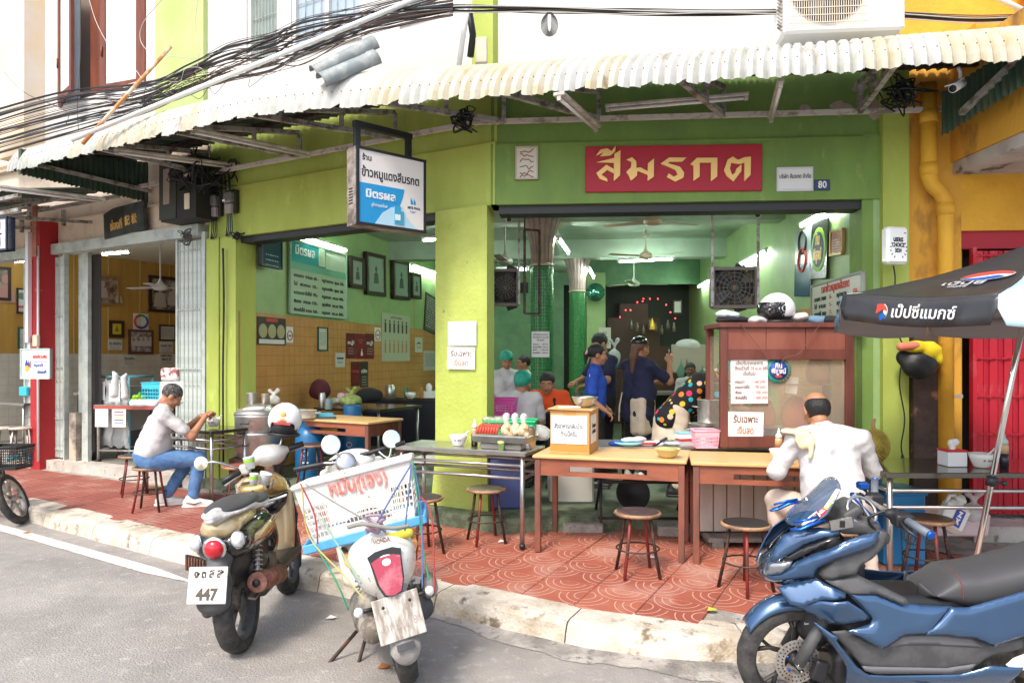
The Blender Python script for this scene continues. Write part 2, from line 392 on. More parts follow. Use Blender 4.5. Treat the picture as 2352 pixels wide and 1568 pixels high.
 # signed-distance modelling (smooth unions, meshed as one surface)
def _nv(v):return np.array(v,dtype=np.float32)
def sdf(prims,res=.01,k=.02,noise_amp=0):
 """prims: ('c',a,b,ra,rb) capsule | ('e',c,(rx,ry,rz)[,rot]) ellipsoid | ('b',c,half,round[,rot]) box; a leading '-' cuts; trailing dict k"""
 lo=np.full(3,1e9);hi=-lo;items=[]
 for p in prims:
  sub=p[0].startswith('-');t=p[0].lstrip('-');kk=k
  if isinstance(p[-1],dict):kk=p[-1].get('k',k);p=p[:-1]
  if t=='c':
   a,b,ra,rb=_nv(p[1]),_nv(p[2]),p[3],p[4]
   l=np.minimum(a-ra,b-rb);h=np.maximum(a+ra,b+rb)
  else:
   c,r=_nv(p[1]),_nv(p[2]);rt=None
   rot=p[3]if t=='e' and len(p)>3 else(p[4]if t=='b' and len(p)>4 else None)
   if rot is not None:
    rt=np.array((rot if isinstance(rot,Matrix)else Euler(rot).to_matrix()).transposed(),dtype=np.float32)
    mx=float(np.linalg.norm(r))if t=='b' else float(r.max());l=c-mx;h=c+mx
   else:l=c-r;h=c+r
  items.append((sub,t,p,kk,l,h,None if t=='c' else rt))
  if not sub:lo=np.minimum(lo,l);hi=np.maximum(hi,h)
 lo=lo-3*res;hi=hi+3*res
 n=np.ceil((hi-lo)/res).astype(int)+1
 ax=[lo[i]+res*np.arange(n[i])for i in range(3)]
 D=np.full(n,.5,dtype=np.float32)
 for sub,t,p,kk,l,h,rt in items:
  m=kk+3*res
  i0=np.clip(np.floor((l-m-lo)/res).astype(int),0,n-1);i1=np.clip(np.ceil((h+m-lo)/res).astype(int)+1,1,n)
  if(i1<=i0).any():continue
  X,Y,Z=np.meshgrid(ax[0][i0[0]:i1[0]],ax[1][i0[1]:i1[1]],ax[2][i0[2]:i1[2]],indexing='ij')
  X=X.astype(np.float32);Y=Y.astype(np.float32);Z=Z.astype(np.float32)
  if t=='c':
   a,b=_nv(p[1]),_nv(p[2]);ba=b-a;L=float(ba@ba)+1e-12
   tt=np.clip(((X-a[0])*ba[0]+(Y-a[1])*ba[1]+(Z-a[2])*ba[2])/L,0,1)
   d=np.sqrt((X-a[0]-tt*ba[0])**2+(Y-a[1]-tt*ba[1])**2+(Z-a[2]-tt*ba[2])**2)-(p[3]+(p[4]-p[3])*tt)
  else:
   c,r=_nv(p[1]),_nv(p[2]);X=X-c[0];Y=Y-c[1];Z=Z-c[2]
   if rt is not None:
    X,Y,Z=(rt[0,0]*X+rt[0,1]*Y+rt[0,2]*Z,rt[1,0]*X+rt[1,1]*Y+rt[1,2]*Z,rt[2,0]*X+rt[2,1]*Y+rt[2,2]*Z)
   if t=='e':
    k0=np.sqrt((X/r[0])**2+(Y/r[1])**2+(Z/r[2])**2);k1=np.sqrt((X/r[0]**2)**2+(Y/r[1]**2)**2+(Z/r[2]**2)**2)
    d=k0*(k0-1)/(k1+1e-9)
   else:
    rd=p[3];qx=np.abs(X)-r[0]+rd;qy=np.abs(Y)-r[1]+rd;qz=np.abs(Z)-r[2]+rd
    d=np.sqrt(np.maximum(qx,0)**2+np.maximum(qy,0)**2+np.maximum(qz,0)**2)+np.minimum(np.maximum(qx,np.maximum(qy,qz)),0)-rd
  sl=(slice(i0[0],i1[0]),slice(i0[1],i1[1]),slice(i0[2],i1[2]));E=D[sl]
  if sub:
   d=-d;hh=np.clip(kk-np.abs(d-E),0,None)/max(kk,1e-6);D[sl]=np.maximum(E,d)+hh*hh*kk*.25
  else:
   hh=np.clip(kk-np.abs(d-E),0,None)/max(kk,1e-6);D[sl]=np.minimum(E,d)-hh*hh*kk*.25
 if noise_amp:
  g=np.meshgrid(ax[0],ax[1],ax[2],indexing='ij')
  D=D+noise_amp*np.sin(g[0]*31+3*np.sin(g[2]*17))*np.sin(g[1]*29+g[2]*23+2*np.sin(g[0]*13))
  D=D.astype(np.float32)
 S=D<0
 c8=S[:-1,:-1,:-1].astype(np.int8)
 tot=np.zeros(c8.shape,np.int8)
 for dx in(0,1):
  for dy in(0,1):
   for dz in(0,1):tot+=S[dx:S.shape[0]-1+dx,dy:S.shape[1]-1+dy,dz:S.shape[2]-1+dz]
 act=(tot>0)&(tot<8);idx=np.argwhere(act)
 if len(idx)==0:return[],[]
 vid=np.full(act.shape,-1,dtype=np.int64);vid[act]=np.arange(len(idx))
 acc=np.zeros((len(idx),3));cnt=np.zeros(len(idx))
 co=[(a,b,c)for a in(0,1)for b in(0,1)for c in(0,1)]
 vals={o:D[idx[:,0]+o[0],idx[:,1]+o[1],idx[:,2]+o[2]]for o in co}
 for a in co:
  for ax_ in range(3):
   if a[ax_]==0:
    b=list(a);b[ax_]=1;b=tuple(b);va,vb=vals[a],vals[b]
    cr=(va<0)!=(vb<0);t=np.where(cr,va/np.where(cr,va-vb,1),0)
    pt=np.tile(np.array(a,float),(len(idx),1));pt[:,ax_]+=t
    acc+=pt*cr[:,None];cnt+=cr
 V=(idx+acc/cnt[:,None])*res+lo
 faces=[]
 for ax_ in range(3):
  sh=[slice(1,-1)]*3;sh[ax_]=slice(0,-1)
  a=S[tuple(sh)];s2=[slice(1,-1)]*3;s2[ax_]=slice(1,None);b=S[tuple(s2)]
  e=np.argwhere(a!=b)
  if len(e)==0:continue
  flip=a[e[:,0],e[:,1],e[:,2]]
  off=np.ones(3,int);off[ax_]=0;e=e+off
  u,v=(ax_+1)%3,(ax_+2)%3
  du=np.zeros(3,int);du[u]=1;dv=np.zeros(3,int);dv[v]=1
  def g(q):return vid[q[:,0],q[:,1],q[:,2]]
  q=np.stack([g(e-du-dv),g(e-dv),g(e),g(e-du)],1)
  q[~flip]=q[~flip][:,::-1]
  faces.append(q)
 Fq=np.concatenate(faces);Fq=Fq[(Fq>=0).all(1)]
 return V.tolist(),Fq.tolist()
def blob(name,prims,m,parent=None,M=None,res=.01,k=.02,extra=None,noise_amp=0,smooth=2):
 b=MB()
 for pr,rs in[(prims,res)]+list(extra or[]):
  v,f=sdf(pr,rs,k if rs>=.006 else min(k,.008),noise_amp if pr is prims else 0);b.put(v,f,True)
 o=b.o(name,m,parent,M)
 return o
 # plan of the corner
A0=Vector((-.17,6.41,0))
LF=frame(A0,.8688,-.4952)
RFd=Vector((3.19,-.23,0)).normalized()
RF=frame(A0,RFd.x,RFd.y)
FL=.33
CEIL=3.62
LW=frame((-3.08,8.09),.26,1.0)
RW=frame((3.03,6.20),-.08,-1.0)
BW=frame((0.0,14.2),1,-.07)
FW=frame((-8.6,11.3),.495,.869)
KERB=[(-12,12.06),(-5.02,7.46),(-2.71,5.94),(-1.40,5.22),(-.5,4.76),(.31,4.24),(.94,4.0),(1.3,3.97),(1.8,3.99),(3.2,3.9),(7,3.7)]
def kd(x,y):
 best=9
 for i in range(len(KERB)-1):
  a=Vector(KERB[i]);b=Vector(KERB[i+1]);p=Vector((x,y));t=max(0,min(1,(p-a).dot(b-a)/(b-a).length_squared))
  best=min(best,(p-a-(b-a)*t).length)
 return best
def gz(x,y):return.14+.05*min(1.5,max(0,kd(x,y)-.1))
# road
road=mat('asphalt',(.37,.34,.31),.92,col2=(.23,.212,.195),nscale=1.1,thr=(.35,.7),col3=(.50,.48,.45),n3=13,thr3=(.56,.78),bump=.7,bscale=70,world=True)
b=MB();b.grid(lambda u,v:(-30+60*u,-25+55*v,0),12,12)
tag(b.o('road',road),kind='structure')
gut=mat('gutter_cement',(.42,.385,.34),.95,col2=(.20,.185,.165),nscale=3.2,thr=(.42,.62),col3=(.10,.09,.08),n3=13,thr3=(.56,.7),bump=.7,bscale=50,world=True)
def gutterfn(u,v):
 x=-.9+4.6*u
 for i in range(len(KERB)-1):
  if KERB[i][0]<=x<=KERB[i+1][0]:
   t=(x-KERB[i][0])/(KERB[i+1][0]-KERB[i][0]);y=KERB[i][1]+t*(KERB[i+1][1]-KERB[i][1])
 wd=(.24+.14*noise.noise(Vector((x*2.2,3,1)))+.05*noise.noise(Vector((x*9,3,1))))*min(1,u*5+.05)
 return(x,y+.03-wd*v,.004+.02*(1-v))
b=MB();b.grid(gutterfn,90,4);tag(b.o('gutter',gut),kind='structure')
linem=mat('road_line_paint',(.72,.69,.64),.85,col2=(.42,.40,.37),nscale=5,thr=(.5,.7),col3=(.25,.24,.22),n3=30,thr3=(.56,.7),bump=.3,world=True)
def linefn(u,v):
 a=Vector((-11,10.98));b_=Vector((-2.35,5.38));p=a+(b_-a)*u;n=Vector((.543,.84));ww=.13*min(1,(1-u)*14+.1)
 jag=.006*noise.noise(Vector((u*150,v*3,0)))
 p=p+n*(ww*(v-.5)+jag);return(p.x,p.y,.005)
b=MB();b.grid(linefn,160,1);tag(b.o('road_line',linem),kind='structure')
# kerb stones
kroot=T('kerb',None,None);tag(kroot,kind='structure')
def along(poly,step):
 out=[];cur=0
 for i in range(len(poly)-1):
  a=Vector(poly[i]);c=Vector(poly[i+1]);L=(c-a).length;n=max(1,int(L/step))
  for j in range(n):out.append(a+(c-a)*j/n)
 out.append(Vector(poly[-1]));return out
kp=along(KERB,.12)
for _ in range(3):kp=[kp[0]]+[(kp[i-1]+kp[i]*2+kp[i+1])/4 for i in range(1,len(kp)-1)]+[kp[-1]]
def knorm(i):
 t=(kp[min(i+1,len(kp)-1)]-kp[max(i-1,0)]).normalized();return Vector((-t.y,t.x))
ks=0
while ks<len(kp)-1:
 ke=min(len(kp)-1,ks+8)
 b=MB();rows=[]
 for i in range(ks,ke+1):
  t=i;p=kp[i];n=knorm(i)
  e=.008 if i in(ks,ke)else 0
  q=p.copy()
  if i==ks:q=p+(kp[i+1]-p)*.04
  if i==ke:q=p+(kp[i-1]-p)*.04
  jit=.016*noise.noise(Vector((q.x*3,q.y*3,0)))
  prof=[(-.035+jit,-.05),(-.03+jit,.0),(-.012+jit,.07),(.0,.115-e),(.018,.137-e),(.05,.145-e),(.26,.148-e),(.265,.02)]
  rows.append([(q.x+n.x*d,q.y+n.y*d,z)for d,z in prof])
 m_=len(rows[0]);vs=[v for r_ in rows for v in r_];fs=[]
 for i in range(len(rows)-1):
  for j in range(m_-1):fs.append((i*m_+j,(i+1)*m_+j,(i+1)*m_+j+1,i*m_+j+1))
 fs.append(tuple(range(m_)));fs.append(tuple((len(rows)-1)*m_+j for j in range(m_-1,-1,-1)))
 b.put(vs,fs,False);b.o('kerb_stone',kerbm,kroot)
 ks=ke
b=MB()
dp=G(468,1308,0)+Vector((0,0,.06));Mdr=frame((dp.x,dp.y,.06),.87,-.52)
b.cur=0;b.box((0,-.006,0),(.26,.02,.12));b.cur=1
for i in range(7):b.box((-.105+.035*i,-.02,0),(.011,.012,.105))
tag(b.o('drain_grate',[blackm,rustm],None,Mdr@Matrix.Translation((0,-.06,0))),'rusty barred street drain let into the kerb face behind the gold scooter','drain')
# pavement
pav=T('pavement',None,None);tag(pav,kind='structure')
b=MB()
def pavfn(u,v):
 k=min(len(kp)-1,int(round(u*(len(kp)-1))));p=kp[k]+knorm(k)*.26;q=Vector((p.x*.9+(.5 if p.x>-2 else-.3),p.y+3.0))
 r_=p+(q-p)*v;return(r_.x,r_.y,gz(r_.x,r_.y)-.012)
b.grid(pavfn,120,10);b.o('cement_bed',conc,pav)
TS=.385
U=Vector((.8688,-.4952));N=Vector((.4952,.8688))
def tile_mat(name,kind):
 m=mat(name,(.42,.10,.055)if kind else(.33,.09,.06),.75,bump=0)
 n=m.node_tree.nodes;l=m.node_tree.links;bs=n['Principled BSDF']
 tc=n.new('ShaderNodeTexCoord');sp=n.new('ShaderNodeSeparateXYZ');l.new(tc.outputs['Object'],sp.inputs[0])
 def mth(op,a,b_=None,c=None):
  q=n.new('ShaderNodeMath');q.operation=op
  for i,x in enumerate((a,b_,c)):
   if x is None:continue
   if isinstance(x,(int,float)):q.inputs[i].default_value=x
   else:l.new(x,q.inputs[i])
  return q.outputs[0]
 X,Y=sp.outputs[0],sp.outputs[1]
 if kind:
  def rings(cx,cy,r0,r1,st):
   dx=mth('SUBTRACT',X,cx);dy=mth('SUBTRACT',Y,cy);r=mth('SQRT',mth('ADD',mth('MULTIPLY',dx,dx),mth('MULTIPLY',dy,dy)))
   fr=mth('ABSOLUTE',mth('SUBTRACT',mth('FRACT',mth('DIVIDE',mth('SUBTRACT',r,r0),st)),.5))
   ln=mth('LESS_THAN',mth('MULTIPLY',fr,st),.0042)
   return mth('MULTIPLY',ln,mth('MULTIPLY',mth('GREATER_THAN',r,r0),mth('LESS_THAN',r,r1))),mth('LESS_THAN',r,r1)
  h=TS/2
  a1,in1=rings(0,h,.045,h+.004,(h-.045)/3)
  a2,in2=rings(-h,0,.045,h+.004,(h-.045)/3);a3,in3=rings(h,0,.045,h+.004,(h-.045)/3)
  line=mth('MAXIMUM',a1,mth('MULTIPLY',mth('MAXIMUM',a2,a3),mth('SUBTRACT',1.0,in1)))
 else:
  q=mth('FRACT',mth('ADD',mth('DIVIDE',mth('ADD',X,mth('MULTIPLY',mth('SINE',mth('MULTIPLY',Y,33)),.02)),TS),.0))
  ck=mth('GREATER_THAN',mth('MULTIPLY',X,Y),0)
  sx=mth('ABSOLUTE',mth('SUBTRACT',mth('FRACT',mth('DIVIDE',X,.064)),.5));sy=mth('ABSOLUTE',mth('SUBTRACT',mth('FRACT',mth('DIVIDE',Y,.064)),.5))
  lx=mth('LESS_THAN',sx,.085);ly=mth('LESS_THAN',sy,.085)
  line=mth('ADD',mth('MULTIPLY',lx,ck),mth('MULTIPLY',ly,mth('SUBTRACT',1.0,ck)))
 g=n.new('ShaderNodeNewGeometry')
 nz=n.new('ShaderNodeTexNoise');nz.inputs['Scale'].default_value=2.6;nz.inputs['Detail'].default_value=5;l.new(g.outputs['Position'],nz.inputs[0])
 nf=n.new('ShaderNodeTexNoise');nf.inputs['Scale'].default_value=90;l.new(g.outputs['Position'],nf.inputs[0])
 info=n.new('ShaderNodeObjectInfo')
 base=n.new('ShaderNodeMix');base.data_type='RGBA'
 c1,c2=((.29,.075,.045),(.46,.145,.085))if kind else((.30,.085,.06),(.46,.17,.12))
 base.inputs[6].default_value=(*c1,1);base.inputs[7].default_value=(*c2,1)
 mr=n.new('ShaderNodeMapRange');mr.inputs['From Min'].default_value=.62;mr.inputs['From Max'].default_value=1.4
 l.new(mth('ADD',mth('ADD',nz.outputs[0],mth('MULTIPLY',info.outputs['Random'],.35)),mth('MULTIPLY',nf.outputs[0],.3)),mr.inputs[0]);l.new(mr.outputs[0],base.inputs[0])
 dust=n.new('ShaderNodeMix');dust.data_type='RGBA';dust.inputs[7].default_value=(.50,.36,.29,1)
 m3=n.new('ShaderNodeMapRange');m3.inputs['From Min'].default_value=.52;m3.inputs['From Max'].default_value=.78;m3.inputs['To Max'].default_value=.7;l.new(nz.outputs[0],m3.inputs[0])
 l.new(base.outputs[2],dust.inputs[6]);l.new(m3.outputs[0],dust.inputs[0])
 mx=n.new('ShaderNodeMix');mx.data_type='RGBA';mx.inputs[7].default_value=(.54,.32,.24,1)if kind else(.07,.03,.025,1)
 fac=mth('MULTIPLY',line,mth('ADD',.35,mth('MULTIPLY',nf.outputs[0],1.0)))
 l.new(dust.outputs[2],mx.inputs[6]);l.new(fac,mx.inputs[0]);l.new(mx.outputs[2],bs.inputs['Base Color'])
 bp=n.new('ShaderNodeBump');bp.inputs['Strength'].default_value=.7;bp.inputs['Distance'].default_value=.004
 l.new(mth('SUBTRACT',mth('MULTIPLY',nf.outputs[0],.25),line),bp.inputs['Height']);l.new(bp.outputs[0],bs.inputs['Normal'])
 return m
tm1=tile_mat('arc_paving',1);tm0=tile_mat('bar_paving',0)
tmesh=[]
for q in range(2):
 b=MB();b.box((0,0,-.02),(TS-.006,TS-.006,.04),bev=.004);me=b.mesh('paving_tile');me.materials.append((tm0,tm1)[q]);tmesh.append(me)
nt_=0
rs=random.Random(3)
def inner(x,y):
 if kd(x,y)<.12:return False
 for a in(-.5,.5):
  for c_ in(-.5,.5):
   q=Vector((x,y))+U*(a*TS)+N*(c_*TS);k_=min(kp,key=lambda p:(p-q).length);i_=kp.index(k_)
   if(q-k_).dot(knorm(i_))<.01:return False
 return True
for i in range(-34,16):
 for j in range(-3,12):
  c=Vector((.497,5.09))+U*(i*TS)+N*(j*TS)
  if not inner(c.x,c.y):continue
  above=[(k_,kp_)for k_,kp_ in enumerate(kp)]
  k_=min(range(len(kp)),key=lambda q:(kp[q]-c).length);
  if(c-kp[k_]).dot(knorm(k_))<0:continue
  l_=LF.inverted()@Vector((c.x,c.y,0));r_=RF.inverted()@Vector((c.x,c.y,0))
  if l_.x<-.2 and l_.y>-.12:continue
  if l_.x>=-.2 and r_.y>-.2:continue
  if c.x>3.35 or c.y>10 or c.x<-8:continue
  kind=1 if c.x>-1.9 else 0
  z=gz(c.x,c.y)+rs.uniform(-.0015,.0015)
  e=.02;nx=(gz(c.x+e,c.y)-gz(c.x-e,c.y))/(2*e);ny=(gz(c.x,c.y+e)-gz(c.x,c.y-e))/(2*e)
  zz=Vector((-nx,-ny,1)).normalized();xx=Vector((U.x,U.y,0));yy=zz.cross(xx).normalized();xx=yy.cross(zz)
  M=Matrix((xx,yy,zz)).transposed().to_4x4();M.translation=(c.x,c.y,z)
  o=bpy.data.objects.new('paving_tile',tmesh[kind]);COL.objects.link(o);o.parent=pav;o.matrix_local=M;nt_+=1
print('tiles',nt_)
# the green shophouse
def wbox(b,s0,s1,y0,y1,z0,z1,**k):b.box(((s0+s1)/2,(y0+y1)/2,(z0+z1)/2),(s1-s0,y1-y0,z1-z0),**k)
gs=T('green_shophouse','lime green corner shophouse with two open shopfronts and white upper storey','building',(0,0,0))
b=MB()
def pillar(u,v):
 z=FL+(3.06-FL)*v;fl=.035*max(0,1-v*4)**2
 pts=[(-.615,.30),(-.615-fl,-.02-fl),(-.09,-.035-fl),(-.052+fl,-.018-fl),(-.138+fl,.25),(-.615,.30)]
 k=u*5;i=min(4,int(k));t=k-i;a,c=pts[i],pts[i+1]
 p=LF@Vector((a[0]+(c[0]-a[0])*t,a[1]+(c[1]-a[1])*t,z));return p
b.grid(pillar,25,24,False);b.o('corner_pillar',mat('lime_pillar_plaster',(.48,.56,.13),.7,col2=(.38,.44,.07),nscale=1.8,thr=(.35,.7),col3=(.20,.19,.10),n3=4.5,thr3=(.67,.73),bump=.35,bscale=28,world=True),gs)
def walls(name,m,M,boxes,parent=gs,bev=0.0):
 b=MB()
 for q in boxes:wbox(b,*q,bev=bev)
 return b.o(name,m,parent,M)
walls('wall',green,RF,[(-.02,3.56,.0,.26,3.06,3.60),(-.02,3.56,.03,.26,3.60,4.28)])
walls('wall',lime,LF,[(-3.84,0.02,.0,.26,3.06,3.62),(-3.84,0.02,.03,.26,3.62,4.28)])
walls('pillar',lime,LF,[(-3.62,-3.36,-.02,.26,FL-.2,3.06),(-3.84,-3.63,-.035,.24,FL-.2,3.06)])
walls('pillar',green,RF,[(3.2,3.34,.02,.30,.1,3.06)])
walls('pillar',lime,RF,[(3.345,3.56,-.045,.30,.1,4.26)])
walls('shutter_box',blackm,RF,[(.05,3.2,.05,.25,2.985,3.06)])
walls('shutter_box',blackm,LF,[(-3.36,-.62,.05,.25,2.99,3.06)])
walls('upper_wall',whitew,RF,[(.02,3.50,.02,.24,4.28,8.2)])
walls('upper_pilaster',lime,LF,[(-.19,.03,-.05,.22,4.28,8.2)])
walls('upper_pilaster',mat('pale_lime_plaster',(.50,.60,.26),.7,col2=(.42,.52,.16),nscale=1.2,thr=(.35,.65),world=True),LF,[(-4.75,-3.86,-.06,.22,4.28,8.4)])
UPW=[(640,560),(830,668),(1003,918)]
def spx(px,off=0):return lhit(LF,px,600,off).x
bb=[]
zs,zt=4.93,7.3
ops=[(spx(566),spx(640)),(spx(668),spx(832)),(spx(918),spx(1008))]
cur=-3.86
for a,c in ops:bb.append((cur,a,.0,.22,4.28,8.4));cur=c
bb.append((cur,-.19,.0,.22,4.28,8.4))
for a,c in ops:bb+=[(a,c,.0,.22,4.28,zs),(a,c,.0,.22,zt,8.4)]
walls('upper_wall',whitew,LF,bb)
wingrey=mat('frosted_pane',(.42,.50,.58),.15,col2=(.34,.44,.50),nscale=3)
wingreen=mat('greenish_pane',(.30,.37,.32),.2,col2=(.25,.32,.28),nscale=3)
for k,(a,c)in enumerate(ops):
 b=MB();ww=c-a;n=2 if ww>.6 else 1
 wbox(b,a,c,-.02,.06,zs-.05,zs);wbox(b,a-.0,a+.05,.02,.07,zs,zt);wbox(b,c-.05,c,.02,.07,zs,zt);wbox(b,a+.05,c-.05,.02,.07,zt-.05,zt)
 for i in range(1,n):wbox(b,a+ww*i/n-.025,a+ww*i/n+.025,.02,.07,zs,zt-.05)
 f=b.o('window',whitew,gs,LF)
 b=MB();wbox(b,a+.05,c-.05,.065,.075,zs,zt-.05);b.o('pane',wingreen if k==0 else wingrey,f)
 b=MB()
 for i in range(1,8):wbox(b,a+.05+(ww-.1)*i/8,a+.056+(ww-.1)*i/8,.045,.052,zs,zt-.05)
 for i in range(1,9):wbox(b,a+.05,c-.05,.044,.051,zs+.26*i,zs+.26*i+.006)
 b.o('window_bars',steelworn,f)
b=MB()
def stepfn(u,v):
 path=[LF@Vector((-3.84,-.06,0)),LF@Vector((-.66,-.06,0)),LF@Vector((-.45,-.19,0)),LF@Vector((-.1,-.25,0)),RF@Vector((.1,-.27,0)),RF@Vector((.5,-.26,0)),RF@Vector((1.2,-.12,0)),RF@Vector((3.56,-.08,0))]
 k=u*7;i=min(6,int(k));p=path[i].lerp(path[i+1],k-i)
 inn=(LF if p.x<-.4 else RF).to_3x3()@Vector((0,1,0))
 prof=[(0,.05),(0,FL-.05),(.02,FL-.012),(.06,FL+.002),(.45,FL+.003)]
 j=v*4;q=min(3,int(j));t=j-q;d=prof[q][0]+(prof[q+1][0]-prof[q][0])*t;z=prof[q][1]+(prof[q+1][1]-prof[q][1])*t
 return p+inn*d+Vector((0,0,z))
b.grid(stepfn,42,4,False);b.o('step',stepm,gs)
def W(x,y,z):return Vector((x,y,z))
lw1=LW@Vector((6.6,0,0));
b=MB();fx=[(-3.3,8.3),(-.5,6.75),(-.1,6.5),(3.4,6.25),(4.2,15.5),(-2.0,15.5)]
b.put([(x,y,FL)for x,y in fx],[tuple(range(6))]);b.o('floor',floorm,gs)
b=MB();b.put([(x,y,CEIL)for x,y in fx],[tuple(range(5,-1,-1))]);b.put([(x,y,CEIL+.6)for x,y in fx],[tuple(range(6))]);b.o('ceiling',ceilm,gs)
walls('party_wall',mint,LW,[(0.0,6.8,.0,.15,FL,CEIL)])
walls('party_wall',mint,RW,[(-9.2,0.0,.0,.15,FL,CEIL)])
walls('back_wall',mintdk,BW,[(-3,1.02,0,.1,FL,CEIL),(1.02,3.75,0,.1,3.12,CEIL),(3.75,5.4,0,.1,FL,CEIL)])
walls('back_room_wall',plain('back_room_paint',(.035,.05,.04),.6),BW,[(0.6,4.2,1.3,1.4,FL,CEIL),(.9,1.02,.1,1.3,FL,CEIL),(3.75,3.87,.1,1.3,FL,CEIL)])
for y in(8.75,11.9):
 walls('ceiling_beam',ceilm,frame((-2.6,y+.1),1,-.07),[(0.15,6.2,0,.28,3.32,CEIL)])
walls('ceiling_beam',ceilm,frame((.32,8.9),.13,1),[(-2.4,5.2,-.12,.12,3.36,CEIL)])
mosaic=mat('green_mosaic',(.03,.20,.06),.2,col2=(.06,.32,.10),nscale=30,thr=(.35,.65),world=True)
grout=plain('grout_dark',(.03,.06,.035),.8)
flutem=mat('fluted_plaster',(.42,.33,.28),.6,col2=(.28,.21,.22),nscale=5)
def column(x,y,r=.135,n=30,rows=62):
 c=T('tmp',None,None);bpy.data.objects.remove(c)
 b=MB();b.lathe([(r-.004,FL),(r-.004,2.8)],(x,y,0),n=24);col=b.o('column',grout,gs)
 b=MB();h=(2.78-FL)/rows
 for j in range(rows):
  for i in range(n):
   a0=2*PI*i/n;a1=2*PI*(i+.86)/n;z0=FL+j*h;z1=z0+h*.86
   if math.sin((a0+a1)/2-.2)>.45:continue
   rr=r+.0008*((i*7+j*13)%3)
   b.put([(x+rr*math.cos(a0),y+rr*math.sin(a0),z0),(x+rr*math.cos(a1),y+rr*math.sin(a1),z0),(x+rr*math.cos(a1),y+rr*math.sin(a1),z1),(x+rr*math.cos(a0),y+rr*math.sin(a0),z1)],[(0,1,2,3)])
 o=b.o('mosaic_tiles',mosaic,col);o['kind']='stuff'
 b=MB();b.torus((x,y,2.795),r+.002,.014,28,6);b.o('ring',plain('ivory_paint',(.6,.55,.42),.5),col)
 b=MB();nn=72;prof=[(1.0,2.81),(1.02,2.92),(1.10,3.05),(1.3,3.17),(1.52,3.27),(1.66,3.32),(1.62,3.34)]
 vs=[];fs=[]
 for q,(rr,z)in enumerate(prof):
  for i in range(nn):
   a=2*PI*i/nn;k=1-.10*(1-abs(math.sin(a*9)))**2*1.0;vs.append((x+r*rr*k*math.cos(a),y+r*rr*k*math.sin(a),z))
 for j in range(len(prof)-1):
  for i in range(nn):k=(i+1)%nn;fs.append((j*nn+i,j*nn+k,(j+1)*nn+k,(j+1)*nn+i))
 fs.append(tuple(range((len(prof)-1)*nn,len(prof)*nn)));b.put(vs,fs,False);b.o('capital',flutem,col)
column(.36,8.6);column(1.09,12.0)
walls('post',mint,frame((1.42,13.6),1,0),[(0,.35,0,.3,FL,3.3)])
def tile_wall(M,s0,s1,z0,z1,ts,mt,parent,keep,lim=300):
 b=MB();b.box((0,0,0),(ts-.004,.006,ts-.004));me=b.mesh('wall_tile');me.materials.append(mt)
 cells=[]
 for i in range(int((s1-s0)/ts)):
  for j in range(int((z1-z0)/ts)):
   c=Vector((s0+(i+.5)*ts,-.005,z1-(j+.5)*ts));wp=M@c
   px=CX+F*wp.x/wp.y;py=HZ-F*(wp.z-CH)/wp.y
   cells.append((0 if keep(px,py)else 1,wp.y,c))
 cells.sort(key=lambda q:(q[0],q[1]));b=MB()
 for n,(k,y,c)in enumerate(cells):
  if n<lim:o=bpy.data.objects.new('wall_tile',me);COL.objects.link(o);o.parent=parent;o.matrix_local=Matrix.Translation(c)
  else:b.box(c,(ts-.004,.006,ts-.004))
 if b.v:o=b.o('wall_tiles',mt,parent);o['kind']='stuff'
otile=mat('orange_glazed_tile',(.62,.30,.10),.3,col2=(.52,.24,.07),nscale=3,thr=(.4,.7),world=True)
wtile=mat('white_glazed_tile',(.66,.62,.54),.3,col2=(.56,.51,.43),nscale=3,thr=(.4,.7),world=True)
grt=plain('grout',(.22,.13,.06),.8);grt2=plain('grout_grey',(.40,.36,.30),.8)
b=MB();wbox(b,0,6.3,-.004,0,FL,2.22);dw=b.o('tiled_dado',grt,gs,LW@Matrix.Translation((0,0,0)))
tile_wall(LW,0.02,6.3,FL,2.22,.125,otile,dw,lambda px,py:545<px<1010 and py<950)
b=MB();wbox(b,-2.5,-.02,-.004,0,FL,2.22);dw=b.o('tiled_dado',grt,gs,RW)
tile_wall(RW,-2.5,-.04,FL,2.22,.125,otile,dw,lambda px,py:px>1900,60)
# the cream shophouse on the left
cs=T('cream_shophouse','cream plastered shophouse with open folding gates and yellow panelled room','building',(0,0,0))
walls('wall',creamw,LF,[(-22,-3.86,.02,.26,3.24,4.5),(-22,-12.4,.02,.26,.0,3.24)],cs)
cream2=mat('cream_upper_wall',(.84,.64,.42),.8,col2=(.84,.76,.64),nscale=1.4,thr=(.35,.65),world=True)
walls('upper_wall',cream2,LF,[(-22,-8.05,-.03,.3,4.5,9),(-8.05,-7.35,-.25,.05,4.5,9)],cs)
walls('upper_wall',whitew,LF,[(-7.35,-4.76,.02,.3,4.5,5.16),(-7.35,-6.98,.02,.3,5.16,9),(-5.05,-4.76,.02,.3,5.16,9),(-6.98,-5.05,.10,.3,7.4,9)],cs)
brownw=mat('brown_window_wood',(.20,.055,.025),.55,col2=(.12,.03,.015),nscale=6,stretch=(1,1,.3))
frost=mat('pale_frosted_glass',(.70,.74,.72),.25)
